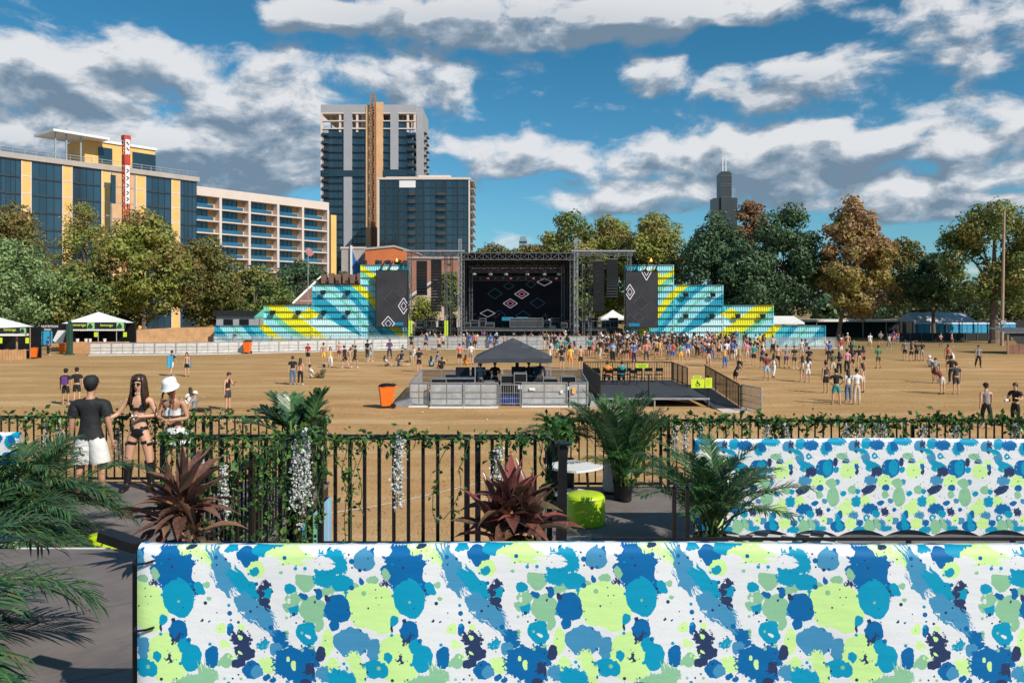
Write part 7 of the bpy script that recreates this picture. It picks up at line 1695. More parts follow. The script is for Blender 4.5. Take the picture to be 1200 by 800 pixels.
def skeleton(sex='m', pose='stand'):
 """joints for a 1.75 m figure facing -Y; returns dict joint -> (pos, (rx, ry))"""
 f = sex == 'f'; sh = .165 if f else .195; hp = .098 if f else .09
 J = {}
 sit = pose in ('sit', 'sit2', 'sitchair', 'kneel'); lean = {'bend': .75, 'look': .12, 'walk': .05}.get(pose, 0.0)
 pz = .95
 if pose in ('sit', 'sit2'): pz = .12
 if pose == 'sitchair': pz = .50
 P0 = Vector((0, 0, pz)); up = Vector((0, -math.sin(lean), math.cos(lean)))
 if pose == 'sit': up = Vector((0, .18, 1)).normalized()
 fw = Vector((0, -math.cos(lean), -math.sin(lean)))
 J['pelvis'] = (P0, (.145 if f else .135, .105)); J['waist'] = (P0 + up * .17, (.105 if f else .125, .085)); J['chest'] = (P0 + up * .37, (.135 if f else .158, .105)); J['neckb'] = (P0 + up * .50, (.075, .065))
 J['neck'] = (P0 + up * .565 + fw * .012, (.05, .052))
 hu = (up + fw * (.35 if pose in ('look', 'phone') else .0)).normalized()
 hb = P0 + up * .60 + fw * .02
 J['jaw'] = (hb + hu * .03 + fw * .015, (.062, .072)); J['head'] = (hb + hu * .10 + fw * .005, (.077, .094)); J['crown'] = (hb + hu * .165, (.062, .075))
 for s, S in ((-1, 'l'), (1, 'r')):
  so = P0 + up * .455 + Vector((s * sh, 0, 0)); J['sh' + S] = (so, (.062 if f else .072, .06))
  ua, fa = Vector((s * .16, .03, -1)), Vector((s * .06, -.14, -1))
  if pose == 'hips': ua, fa = Vector((s * .55, .12, -.8)), Vector((-s * .5, -.45, -.55))
  if pose == 'phone' and s == 1: ua, fa = Vector((.12, -.35, -1)), Vector((-.25, -.9, .75))
  if pose == 'look': ua, fa = (Vector((s * .30, .0, -1)), Vector((-s * .85, -.75, -.05)))
  if pose == 'armup' and s == 1: ua, fa = Vector((.5, -.2, .9)), Vector((.25, -.1, 1))
  if pose == 'point' and s == -1: ua, fa = Vector((-.9, -.3, .35)), Vector((-.9, -.3, .55))
  if pose == 'walk': ua, fa = Vector((s * .14, s * .32, -1)), Vector((s * .05, s * .1 - .28, -1))
  if pose == 'cross': ua, fa = Vector((s * .22, -.12, -1)), Vector((-s * .9, -.55, .12))
  if pose in ('sit', 'sitchair'): ua, fa = Vector((s * .3, -.5, -.9)), Vector((-s * .2, -.9, -.35))
  if pose == 'sit2': ua, fa = Vector((s * .45, .35, -1)), Vector((s * .1, .15, -1))
  if pose == 'bend': ua, fa = Vector((s * .15, -.25, -1)), Vector((0, -.35, -1))
  if pose == 'camera': ua, fa = Vector((s * .35, -.2, -1)), Vector((-s * .2, -1, .18))
  if pose == 'rail': ua, fa = (Vector((-.62, -.12, -.95)), Vector((-.45, -.75, -.28))) if s == -1 else (Vector((.42, .02, -1)), Vector((-.85, -.65, .0)))
  if pose == 'man': ua, fa = Vector((s * .2, .04, -1)), Vector((s * .12, -.2, -1))
  k_ = .94 if f else 1.0
  el = limb(so, ua, .285 * k_); wr = limb(el, fa, .25 * k_); ha = limb(wr, fa, .085)
  J['el' + S] = (el, (.038 if f else .043,) * 2); J['wr' + S] = (wr, (.024 if f else .027,) * 2); J['ha' + S] = (ha, (.036, .024)); J['fi' + S] = (limb(ha, Vector(fa) + Vector((0, 0, -.15)), .075), (.018, .014))
  hj = P0 + Vector((s * hp, 0, -.05)); J['hip' + S] = (hj, (.092 if f else .088, .092))
  th, sn = Vector((s * .05, -.02, -1)), Vector((s * .02, .03, -1)); foot = Vector((s * .25, -1, -.12))
  if pose == 'walk': th, sn = Vector((s * .03, -s * .38, -1)), Vector((0, .12 if s > 0 else .48, -1))
  if pose in ('hips', 'rail', 'man', 'cross'): th = Vector((s * .14, -.02, -1)); sn = Vector((s * .06, .03, -1))
  if pose == 'sit': th, sn = Vector((s * .25, -.85, .75)), Vector((s * .05, -.55, -1))
  if pose == 'sit2': th, sn = Vector((s * .22, -1, .05)), Vector((s * .05, -1, .0))
  if pose == 'sitchair': th, sn = Vector((s * .12, -1, .0)), Vector((0, -.08, -1))
  kn = limb(hj, th, .42); an = limb(kn, sn, .41)
  if pose in ('sit', 'sit2'): an.z = max(an.z, .07); kn.z = max(kn.z, .09)
  J['kn' + S] = (kn, (.052, .055)); J['ca' + S] = (kn.lerp(an, .35) + Vector((0, .012, 0)), (.047, .052)); J['an' + S] = (an, (.032, .036)); J['he' + S] = (an + Vector((0, .02, -.04 if pose not in ('sit2',) else 0)), (.034, .036)); J['to' + S] = (limb(an + Vector((0, 0, -.045)), foot if pose != 'sit2' else Vector((s * .2, -.1, 1)), .17), (.042, .022))
 return J
EDG = [('pelvis', 'waist'), ('waist', 'chest'), ('chest', 'neckb'), ('neckb', 'neck'), ('neck', 'jaw'), ('jaw', 'head'), ('head', 'crown')]
for S in 'lr': EDG += [('chest', 'sh' + S), ('sh' + S, 'el' + S), ('el' + S, 'wr' + S), ('wr' + S, 'ha' + S), ('ha' + S, 'fi' + S), ('pelvis', 'hip' + S), ('hip' + S, 'kn' + S), ('kn' + S, 'ca' + S), ('ca' + S, 'an' + S), ('an' + S, 'he' + S), ('an' + S, 'to' + S)]
def skin_mesh(J, EDG, lvl, name, root='pelvis', extra=None):
 names = list(J.keys()); ix = {n: i for i, n in enumerate(names)}
 me = bpy.data.meshes.new(name + '_cage'); me.from_pydata([tuple(J[n][0]) for n in names], [(ix[a], ix[b]) for a, b in EDG], [])
 o = bpy.data.objects.new(name + '_cage', me); COL.objects.link(o); md = o.modifiers.new('skin', 'SKIN'); md.use_smooth_shade = True; md.branch_smoothing = .6
 sv = me.skin_vertices[0].data
 for n in names: sv[ix[n]].radius = J[n][1]; sv[ix[n]].use_root = (n == root)
 sb = o.modifiers.new('sub', 'SUBSURF'); sb.levels = lvl; sb.render_levels = lvl
 bpy.context.view_layer.update(); dg = bpy.context.evaluated_depsgraph_get(); m2 = bpy.data.meshes.new_from_object(o.evaluated_get(dg)); m2.name = name
 bpy.data.objects.remove(o); bpy.data.meshes.remove(me)
 for p in m2.polygons: p.use_smooth = True
 return m2
REG = {'torso': ['pelvis-waist', 'waist-chest', 'chest-neckb'], }
def region(me, J, E):
 """nearest bone index and parameter for every vertex"""
 co = np.empty(len(me.vertices) * 3, np.float32); me.vertices.foreach_get('co', co); co = co.reshape(-1, 3)
 A = np.array([tuple(J[a][0]) for a, b in E]); B = np.array([tuple(J[b][0]) for a, b in E]); RA = np.array([max(J[a][1]) for a, b in E]); RB = np.array([max(J[b][1]) for a, b in E])
 d = B - A; L2 = (d ** 2).sum(1); t_ = np.clip(((co[:, None] - A) * d).sum(2) / L2, 0, 1); dist = np.linalg.norm(co[:, None] - (A + t_[..., None] * d), axis=2) / (RA + (RB - RA) * t_)
 k_ = dist.argmin(1); return co, k_, t_[np.arange(len(co)), k_]
def garment(me, J, E, sel, off, name, flare=None):
 """offset shell over the vertices where sel(bone_name, t, co) holds"""
 co, kb, tt = region(me, J, E); nr = np.empty(len(co) * 3, np.float32); me.vertices.foreach_get('normal', nr); nr = nr.reshape(-1, 3)
 bn = ['%s-%s' % e for e in E]; ok = np.array([sel(bn[k_], t_, c) for k_, t_, c in zip(kb, tt, co)])
 faces = [tuple(p.vertices) for p in me.polygons if sum(ok[v] for v in p.vertices) >= len(p.vertices) - 0]
 used = sorted({v for f in faces for v in f}); mp = {v: i for i, v in enumerate(used)}
 V = [tuple(co[v] + nr[v] * (off if flare is None else off + flare(bn[kb[v]], tt[v], co[v]))) for v in used]
 m2 = bpy.data.meshes.new(name); m2.from_pydata(V, [], [tuple(mp[v] for v in f) for f in faces]);
 for p in m2.polygons: p.use_smooth = True
 return m2
ARM = lambda b: b[:2] in ('sh',);
def sel_torso(b, c=None): return b in ('pelvis-waist', 'waist-chest', 'chest-neckb', 'chest-shl', 'chest-shr')
def s_tee(b, t_, c): return sel_torso(b) or (b[:2] == 'sh' and t_ < .62) or (b.startswith('neckb') and t_ < .25)
def s_tank(b, t_, c): return b in ('pelvis-waist', 'waist-chest', 'chest-neckb') or (b.startswith('chest-sh') and t_ < .55)
def s_long(b, t_, c): return s_tee(b, t_, c) or b[:2] == 'sh' or (b[:2] == 'el' and t_ < .9)
def s_top(b, t_, c): return b in ('waist-chest',) and t_ > .55 or (b in ('chest-neckb',) and t_ < .35)
def s_short(b, t_, c): return b.startswith('pelvis-hip') or (b[:3] == 'hip' and t_ < .72) or (b == 'pelvis-waist' and t_ < .45)
def s_brief(b, t_, c): return b.startswith('pelvis-hip') or (b[:3] == 'hip' and t_ < .26) or (b == 'pelvis-waist' and t_ < .3)
def s_trou(b, t_, c): return s_short(b, t_, c) or b[:3] == 'hip' or b[:2] in ('kn', 'ca') and not (b[:2] == 'ca' and t_ > .8)
def s_shoe(b, t_, c): return b[:2] == 'an' or (b[:2] == 'ca' and t_ > .9)
def s_boot(b, t_, c): return b[:2] in ('an', 'ca') or (b[:2] == 'kn' and t_ > .3)
def s_hair(b, t_, c): return False
GAR = {'tee': (s_tee, .018), 'tank': (s_tank, .013), 'long': (s_long, .020), 'croptop': (s_top, .010), 'shorts': (s_short, .022), 'briefs': (s_brief, .010), 'trousers': (s_trou, .020), 'shoes': (s_shoe, .010), 'boots': (s_boot, .014)}
def head_frame(J):
 h = J['head'][0]; c = J['crown'][0]; u = (c - h).normalized(); return h, u
def hair_mesh(J, kind):
 h, u = head_frame(J); mb = MB(); mb.smooth = True; rx = Euler((0, 0, 0)); tilt = math.atan2(-u.y, u.z); ctr = h + u * .03
 M3 = Matrix.Rotation(tilt, 3, 'X')
 def cap(r, zlow_f, zlow_b, seg=14, rows=7):
  V = []
  for i in range(seg):
   a = 2 * math.pi * i / seg; back = (1 + math.sin(a)) / 2; zl = zlow_f + (zlow_b - zlow_f) * back
   for j in range(rows):
    ph = (j / (rows - 1)); z_ = zl + (1.0 - zl) * ph; rr = math.sqrt(max(0, 1 - z_ * z_)); V.append(ctr + M3 @ Vector((r[0] * rr * math.cos(a), r[1] * rr * math.sin(a) + .004, r[2] * z_)))
  mb.add(V, [(i * rows + j, ((i + 1) % seg) * rows + j, ((i + 1) % seg) * rows + j + 1, i * rows + j + 1) for i in range(seg) for j in range(rows - 1)])
 cap((.094, .112, .125), .25, -.85)
 if kind == 'long':
  V = []; seg = 11; rows = 7
  for j in range(rows):
   f = j / (rows - 1)
   for i in range(seg):
    a = R(-25 + 230 * i / (seg - 1)); V.append(ctr + Vector((.098 * math.cos(a) * (1 + .15 * f), (.105 * math.sin(a) + .01 + .045 * f), .02 - .36 * f + .012 * math.sin(i * 2.3))))
  mb.add(V, [(j * seg + i, j * seg + i + 1, (j + 1) * seg + i + 1, (j + 1) * seg + i) for j in range(rows - 1) for i in range(seg - 1)])
 if kind == 'bun': mb.ell(ctr + Vector((0, .09, .10)), .05, .05, .05, 8, 6)
 return mb
def cap_mesh(J, bucket=False):
 h, u = head_frame(J); tilt = math.atan2(-u.y, u.z); M3 = Matrix.Rotation(tilt, 3, 'X'); ctr = h + u * .045; mb = MB(); mb.smooth = True; V = []; seg = 16
 prof = [(1.35, -.35), (1.12, .0), (1.06, .55), (.95, .9), (.5, 1.0), (.02, 1.02)] if bucket else [(1.02, -.05), (1.03, .3), (.92, .65), (.6, .92), (.02, 1.0)]
 for (r_, z_) in prof:
  for i in range(seg): a = 2 * math.pi * i / seg; V.append(ctr + M3 @ Vector((.1 * r_ * math.cos(a), .118 * r_ * math.sin(a), .115 * z_)))
 mb.add(V, [(j * seg + i, j * seg + (i + 1) % seg, (j + 1) * seg + (i + 1) % seg, (j + 1) * seg + i) for j in range(len(prof) - 1) for i in range(seg)])
 if not bucket:
  V = [ctr + M3 @ Vector((.09 * math.cos(R(a)), -.10 - .10 * max(0, math.sin(R(a - 180))) * r_, -.005 - .02 * r_)) for r_ in (0, 1) for a in range(180, 361, 20)]
  n = len(V) // 2; mb.add(V, [(i, i + 1, n + i + 1, n + i) for i in range(n - 1)])
 return mb
_pc = {}
def parts_for(sex, pose, lvl=1):
 key = (sex, pose, lvl)
 if key not in _pc:
  J = skeleton(sex, pose); me = skin_mesh(J, EDG, lvl, 'person'); _pc[key] = (J, me, {})
 return _pc[key]
def cmat(nm_, col, rough=.85): return M('cloth_' + nm_, col, rough, 0, .10, 5)
CL = {'black': (.016, .016, .018), 'charcoal': (.05, .05, .055), 'white': (.72, .72, .72), 'grey': (.26, .26, .27), 'red': (.50, .04, .035), 'coral': (.72, .22, .17), 'orange': (.80, .27, .03), 'yellow': (.78, .52, .06), 'teal': (.02, .30, .30), 'blue': (.04, .14, .48), 'light blue': (.30, .48, .66), 'navy': (.02, .03, .08), 'purple': (.12, .04, .20), 'pink': (.70, .28, .36), 'olive': (.10, .11, .05), 'green': (.05, .22, .10), 'denim': (.09, .16, .28), 'tan': (.48, .33, .20), 'maroon': (.18, .03, .04), 'beige': (.56, .48, .38)}
HAIRS = {'black': (.010, .008, .007), 'brown': (.05, .025, .013), 'blond': (.42, .28, .12), 'red': (.22, .06, .02)}
pcount = 0
def person(lab, x, y, z=0.0, face=180, h=1.72, sex='m', pose='stand', top=('tee', 'black'), bot=('shorts', 'black'), shoes=('shoes', 'white'), hair=('short', 'brown'), hat=None, skin=0, grp=None, lvl=1, extra=()):
 """face: heading in degrees, 0 = looks towards the camera (-Y)"""
 J, me, cache = parts_for(sex, pose, lvl)
 if not len(me.materials): me.materials.append(SKINS[0])
 def link(name, mesh, mat, parent=None):
  o = bpy.data.objects.new(name, mesh); COL.objects.link(o)
  if not len(mesh.materials): mesh.materials.append(mat)
  o.material_slots[0].link = 'OBJECT'; o.material_slots[0].material = mat
  if parent is not None: o.parent = parent
  return o
 b = link('person', me, SKINS[skin]); b.location = (x, y, z); b.rotation_euler = (0, 0, R(face)); s = h / 1.75; b.scale = (s, s, s)
 tag(b, lab, 'person', grp)
 for it, nm_ in ((top, None), (bot, None), (shoes, None)):
  if not it: continue
  kd, cn = it
  if kd not in cache: sf, off = GAR[kd]; cache[kd] = garment(me, J, EDG, sf, off, kd)
  names = {'tee': 't_shirt', 'tank': 'tank_top', 'long': 'sweater', 'croptop': 'crop_top', 'shorts': 'shorts', 'briefs': 'bottoms', 'trousers': 'trousers', 'shoes': 'shoes', 'boots': 'boots'}
  link(names[kd], cache[kd], cmat(cn, CL[cn]), b)
 if hair:
  kd = 'hair_' + hair[0]
  if kd not in cache:
   o = hair_mesh(J, hair[0]).build('hair', BLACK); cache[kd] = o.data; o.data.materials.clear(); bpy.data.objects.remove(o)
  link('hair', cache[kd], M('hair_' + hair[1], HAIRS[hair[1]], .5, 0, .2, 20), b)
 if hat:
  kd = 'hat_' + hat[0]
  if kd not in cache:
   o = cap_mesh(J, hat[0] == 'bucket').build('hat', BLACK); cache[kd] = o.data; o.data.materials.clear(); bpy.data.objects.remove(o)
  link('cap' if hat[0] == 'cap' else 'sun_hat', cache[kd], cmat(hat[1], CL[hat[1]]), b)
 return b
def backpack(b, col='purple'):
 mb = MB(); mb.cbox(0, .20, 1.22, .28, .15, .40, .05); o = mb.build('backpack', cmat(col, CL[col]), b); return o
PPL = [
 (77, 474.5, 'm', 'stand', 190, ('tee', 'black'), ('shorts', 'black'), ('short', 'black'), ('cap', 'black'), 1, 'person in black with a purple backpack walking beyond the left railing'),
 (90, 472.5, 'm', 'stand', 200, ('tee', 'black'), ('shorts', 'black'), ('short', 'brown'), ('cap', 'black'), 0, 'person in a black printed shirt beside the one with the purple backpack'),
 (201, 440.5, 'm', 'walk', 170, ('tee', 'navy'), ('shorts', 'white'), ('short', 'brown'), None, 0, 'person with a light blue flag as a cape and white shorts on the left field'),
 (219, 441, 'f', 'stand', 0, ('croptop', 'black'), ('shorts', 'black'), ('long', 'brown'), None, 0, 'woman in a black crop top and shorts beside the caped person'),
 (267, 480.5, 'm', 'phone', 70, ('tank', 'black'), ('shorts', 'charcoal'), ('short', 'brown'), None, 0, 'man in black tank top and dark shorts walking alone on the left field'),
 (228, 482, 'm', 'sit2', 80, ('tee', 'grey'), ('trousers', 'black'), ('short', 'brown'), ('cap', 'white'), 0, 'person in a white cap sitting on the grass beyond the white hatted woman'),
 (221, 474, 'f', 'sit', 250, ('tee', 'white'), ('shorts', 'white'), ('long', 'brown'), None, 0, 'woman in white sitting on the grass behind the white hatted woman'),
 (343, 451, 'm', 'stand', 200, ('tee', 'black'), ('trousers', 'denim'), ('short', 'brown'), None, 0, 'man in black shirt and jeans standing close to a woman in black'),
 (352, 451, 'f', 'stand', 170, ('croptop', 'black'), ('trousers', 'black'), ('long', 'brown'), None, 0, 'woman in black crop top and trousers beside the man in jeans'),
 (365, 443, 'm', 'sit', 130, ('tee', 'white'), ('shorts', 'tan'), ('short', 'black'), None, 0, 'person in a white shirt sitting on the grass right of the couple'),
 (378, 443, 'm', 'sit', 250, ('tee', 'olive'), ('trousers', 'olive'), ('short', 'black'), ('cap', 'black'), 1, 'person in olive clothes sitting on the grass beside the one in white'),
 (361, 426, 'm', 'stand', 160, ('tee', 'red'), ('shorts', 'black'), ('short', 'brown'), ('cap', 'white'), 0, 'person in a red shirt and white cap near the long pale barrier'),
 (379, 426.5, 'm', 'stand', 175, None, ('shorts', 'yellow'), ('short', 'brown'), None, 1, 'shirtless person in yellow shorts before the long pale barrier'),
 (387, 431, 'f', 'walk', 20, ('tank', 'yellow'), ('trousers', 'white'), ('long', 'brown'), None, 0, 'woman in a yellow top and white trousers on the left field'),
 (397.5, 422, 'f', 'stand', 180, ('tank', 'coral'), ('shorts', 'maroon'), ('bun', 'blond'), None, 0, 'woman in a coral top near the long pale barrier'),
 (404, 431.5, 'm', 'walk', 250, ('long', 'black'), ('shorts', 'black'), ('short', 'brown'), None, 0, 'person in a loose black top walking left of the other loose black top'),
 (416, 431.5, 'm', 'walk', 80, ('long', 'black'), ('shorts', 'charcoal'), ('short', 'black'), None, 1, 'person in a loose black top leading another person to the right'),
 (409, 424, 'f', 'bend', 150, ('tank', 'maroon'), ('shorts', 'tan'), ('long', 'brown'), None, 0, 'woman bending between the two loose black tops'),
 (430.5, 421, 'm', 'stand', 150, ('tee', 'black'), ('trousers', 'charcoal'), ('short', 'black'), None, 1, 'person in black standing left of the light blue shirt'),
 (434.5, 424, 'f', 'walk', 100, ('tee', 'light blue'), ('shorts', 'light blue'), ('short', 'brown'), None, 0, 'person in light blue shirt and shorts before the left screen'),
 (456.5, 420, 'm', 'cross', 0, ('long', 'purple'), ('trousers', 'navy'), ('short', 'black'), None, 1, 'person in a dark purple top standing before the left screen'),
 (452.5, 429, 'f', 'sit', 120, ('tee', 'white'), ('shorts', 'charcoal'), ('long', 'brown'), None, 0, 'person in white sitting beneath the purple topped person'),
 (467, 429, 'm', 'sit2', 80, ('tee', 'charcoal'), ('shorts', 'charcoal'), ('short', 'brown'), None, 0, 'person in charcoal sitting with stretched legs left of the booth'),
 (470, 422, 'm', 'sit', 230, ('tee', 'navy'), ('shorts', 'black'), ('short', 'black'), None, 1, 'person in navy sitting behind the stretched legged person'),
 (481, 424, 'f', 'sit2', 280, ('tee', 'beige'), ('shorts', 'beige'), ('long', 'brown'), None, 0, 'person in beige sitting left of the man in long black shirt'),
 (491, 436, 'm', 'stand', 180, ('tee', 'black'), ('shorts', 'black'), ('short', 'brown'), None, 0, 'person in a long black shirt seen from behind at the left booth corner'),
 (485.5, 425, 'f', 'stand', 175, ('tank', 'white'), ('shorts', 'white'), ('long', 'blond'), None, 0, 'person in white behind the long black shirt'),
 (505.5, 429.5, 'f', 'sit', 180, ('tee', 'light blue'), ('shorts', 'navy'), ('long', 'black'), None, 1, 'person in pale blue sitting behind the left booth corner'),
 (517.5, 432, 'm', 'sit', 200, ('tee', 'black'), ('shorts', 'black'), ('short', 'black'), None, 1, 'person in black sitting behind the left booth barrier'),
 (513, 424, 'm', 'sit2', 110, ('tee', 'blue'), ('shorts', 'charcoal'), ('short', 'brown'), None, 0, 'person in blue sitting between two seated people behind the booth'),
 (538.5, 428, 'm', 'stand', 180, ('tee', 'coral'), ('shorts', 'black'), ('short', 'brown'), None, 0, 'person in a coral shirt and black shorts just left of the booth canopy'),
 (552, 427, 'm', 'stand', 185, ('tee', 'white'), ('shorts', 'grey'), ('short', 'brown'), None, 0, 'person in a white shirt just left of the booth canopy edge'),
 (546, 427.5, 'f', 'sit', 170, ('tee', 'orange'), ('shorts', 'orange'), ('long', 'brown'), None, 0, 'person in orange sitting between the coral and the white shirts'),
 (557, 409, 'm', 'stand', 180, ('tee', 'coral'), ('shorts', 'navy'), ('short', 'brown'), None, 0, 'person in a coral shirt close to the stage barrier'),
 (519, 410, 'm', 'hips', 180, ('tee', 'beige'), ('shorts', 'black'), ('short', 'brown'), None, 0, 'person in a pale shirt with elbows out by the stage barrier'),
 (494.5, 407, 'm', 'stand', 180, ('tank', 'black'), ('shorts', 'charcoal'), ('short', 'brown'), None, 0, 'person in a black vest, leftmost by the stage barrier'),
 (482, 410, 'm', 'stand', 185, ('tee', 'black'), ('shorts', 'black'), ('short', 'black'), None, 1, 'person in black, left of the black vest by the stage barrier'),
 (658.5, 432, 'm', 'stand', 180, ('tee', 'black'), ('shorts', 'charcoal'), ('short', 'brown'), ('cap', 'black'), 0, 'man in a black shirt just right of the booth canopy'),
 (668.5, 432, 'm', 'stand', 178, ('tee', 'yellow'), ('shorts', 'orange'), ('short', 'brown'), None, 0, 'man in a yellow shirt and orange shorts right of the booth canopy'),
 (680.5, 432, 'm', 'stand', 180, None, ('shorts', 'black'), ('short', 'brown'), None, 0, 'shirtless man in black shorts right of the yellow shirt'),
 (644.5, 430, 'f', 'stand', 175, ('tank', 'white'), ('shorts', 'black'), ('bun', 'brown'), None, 0, 'woman in a white vest at the right edge of the booth canopy'),
 (743, 426, 'm', 'stand', 180, ('tee', 'blue'), ('trousers', 'navy'), ('short', 'brown'), None, 0, 'person in a bright blue shirt beyond the platform railing'),
 (757.5, 424, 'm', 'hips', 190, ('tee', 'coral'), ('trousers', 'charcoal'), ('short', 'brown'), None, 1, 'person in a red-orange shirt beyond the platform railing'),
 (797.5, 426, 'm', 'stand', 180, ('tank', 'teal'), ('shorts', 'yellow'), ('short', 'brown'), None, 0, 'person in a teal vest and yellow shorts behind the platform'),
 (788.5, 424, 'm', 'stand', 175, ('tank', 'red'), ('shorts', 'blue'), ('short', 'black'), None, 1, 'person in a red vest and blue shorts behind the platform'),
 (858.5, 422, 'm', 'stand', 175, ('tee', 'blue'), ('shorts', 'charcoal'), ('short', 'brown'), None, 0, 'person in a blue shirt right of the platform railing corner'),
 (875.5, 424, 'm', 'stand', 180, ('tee', 'pink'), ('shorts', 'beige'), ('short', 'brown'), None, 0, 'person in a pink shirt left of the teal shirt'),
 (883.5, 428, 'm', 'stand', 180, ('tee', 'teal'), ('shorts', 'black'), ('short', 'brown'), None, 0, 'person in a teal shirt and black shorts on the open field'),
 (866.5, 437, 'f', 'stand', 150, ('croptop', 'black'), ('shorts', 'black'), ('long', 'blond'), None, 0, 'woman in black shorts left of the folded dark heap on the field'),
 (862, 452, 'f', 'bend', 120, ('tank', 'black'), ('shorts', 'black'), ('long', 'black'), None, 1, 'woman bending at the foot of the platform ramp'),
 (898.5, 446, 'm', 'cross', 200, ('tee', 'maroon'), ('shorts', 'light blue'), ('short', 'black'), None, 1, 'tall person in a dark maroon shirt and pale shorts on the field'),
 (906.5, 443, 'f', 'walk', 140, ('tank', 'white'), ('trousers', 'white'), ('long', 'brown'), None, 0, 'woman in white beside the maroon shirt'),
 (893, 432, 'm', 'stand', 180, ('tank', 'navy'), ('shorts', 'charcoal'), ('short', 'black'), None, 1, 'person in a navy vest behind the maroon shirt'),
 (911.5, 431, 'm', 'phone', 170, None, ('shorts', 'black'), ('short', 'brown'), None, 0, 'shirtless person right of the woman in white'),
 (921.5, 431, 'm', 'hips', 10, ('tee', 'grey'), ('shorts', 'purple'), ('short', 'brown'), None, 0, 'person in grey shirt and purple shorts with elbows out'),
 (931, 432, 'm', 'cross', 20, ('tee', 'black'), ('shorts', 'charcoal'), ('short', 'brown'), None, 0, 'person in black facing the camera left of the white pair'),
 (940.5, 447, 'f', 'stand', 170, ('tank', 'beige'), ('shorts', 'tan'), ('long', 'brown'), None, 0, 'woman in beige left of the person all in white'),
 (946.5, 448, 'f', 'stand', 180, ('tee', 'white'), ('shorts', 'white'), ('long', 'black'), None, 1, 'person all in white seen from behind on the right field'),
 (948, 434, 'm', 'stand', 175, ('tee', 'black'), ('shorts', 'navy'), ('short', 'black'), None, 1, 'person in a black shirt just behind the person all in white'),
 (939.5, 420, 'm', 'stand', 160, ('tee', 'white'), ('shorts', 'beige'), ('short', 'brown'), None, 0, 'person in a white shirt near the see-through barrier'),
 (944, 420, 'm', 'stand', 200, ('tee', 'charcoal'), ('shorts', 'grey'), ('short', 'brown'), None, 0, 'person in charcoal near the see-through barrier'),
 (968, 460.5, 'm', 'stand', 200, ('tank', 'charcoal'), ('shorts', 'black'), ('short', 'black'), None, 1, 'man in a dark vest left of the group of three on the right field'),
 (980, 474, 'm', 'hips', 165, ('tee', 'black'), ('shorts', 'teal'), ('short', 'black'), None, 0, 'man in a black shirt and teal shorts, front left of the right group'),
 (994, 471, 'f', 'stand', 190, ('tee', 'white'), ('trousers', 'denim'), ('long', 'brown'), None, 0, 'person in a white shirt and blue jeans in the middle of the right group'),
 (1004, 474, 'm', 'stand', 180, ('tee', 'white'), ('trousers', 'beige'), ('short', 'black'), None, 0, 'person in a white shirt and beige trousers, right in the right group'),
 (1011, 460, 'f', 'stand', 215, ('croptop', 'black'), ('shorts', 'beige'), ('long', 'brown'), None, 0, 'woman in beige shorts at the right back of the right group'),
 (976, 441, 'm', 'cross', 190, ('tee', 'olive'), ('shorts', 'beige'), ('short', 'black'), None, 1, 'person in an olive shirt behind the right group'),
 (983.5, 440, 'f', 'stand', 180, ('tee', 'black'), ('trousers', 'black'), ('long', 'black'), None, 0, 'woman in black between the olive and the pink shirts'),
 (992.5, 438, 'm', 'stand', 170, ('tee', 'pink'), ('trousers', 'black'), ('short', 'black'), None, 0, 'person in a bright pink shirt behind the right group'),
 (998.5, 434, 'f', 'stand', 160, ('tee', 'navy'), ('shorts', 'black'), ('long', 'brown'), None, 0, 'woman in navy right of the pink shirt'),
 (1007, 432, 'm', 'stand', 180, ('tee', 'black'), ('shorts', 'tan'), ('short', 'black'), None, 0, 'person in black, left one of the pair behind the right group'),
 (1011.5, 430, 'f', 'stand', 190, ('tee', 'maroon'), ('shorts', 'black'), ('long', 'black'), None, 0, 'person in maroon, right one of the pair behind the right group'),
 (1029.5, 431.5, 'm', 'cross', 190, ('tee', 'green'), ('shorts', 'olive'), ('short', 'brown'), None, 1, 'person in a green shirt standing alone on the right field'),
 (1019.5, 408.5, 'm', 'walk', 0, ('tee', 'white'), ('shorts', 'white'), ('short', 'brown'), None, 0, 'person in white walking on the far field below the orange tree'),
 (1032, 405, 'm', 'cross', 0, ('tee', 'grey'), ('shorts', 'navy'), ('short', 'brown'), None, 0, 'person in a grey shirt on the far field right of the walker in white'),
 (1042, 408.5, 'f', 'walk', 20, ('tee', 'beige'), ('trousers', 'grey'), ('long', 'brown'), None, 0, 'person in beige walking below the dark olive tree'),
 (1047.5, 403, 'm', 'stand', 170, ('tee', 'purple'), ('shorts', 'pink'), ('short', 'brown'), None, 0, 'person in purple in the far trio below the dark olive tree, left'),
 (1052, 403, 'f', 'stand', 190, ('tank', 'red'), ('shorts', 'blue'), ('long', 'brown'), None, 0, 'person in red in the far trio below the dark olive tree, right'),
 (1060.5, 421.5, 'm', 'point', 150, ('tee', 'grey'), ('shorts', 'navy'), ('short', 'brown'), None, 0, 'person in grey pointing with a raised arm on the right field'),
 (1068, 423, 'f', 'stand', 170, ('tank', 'black'), ('shorts', 'black'), ('long', 'brown'), None, 0, 'woman in black right of the pointing person'),
 (1074, 422.5, 'm', 'stand', 190, ('tee', 'charcoal'), ('shorts', 'charcoal'), ('short', 'red'), None, 0, 'person in charcoal with red hair in the pointing group'),
 (1080.5, 423, 'm', 'hips', 200, ('tee', 'black'), ('shorts', 'grey'), ('short', 'black'), None, 1, 'person in black at the right of the pointing group'),
 (1102.5, 406.5, 'f', 'cross', 10, ('croptop', 'tan'), ('shorts', 'charcoal'), ('long', 'brown'), None, 0, 'woman in a tan top below the long grey tent'),
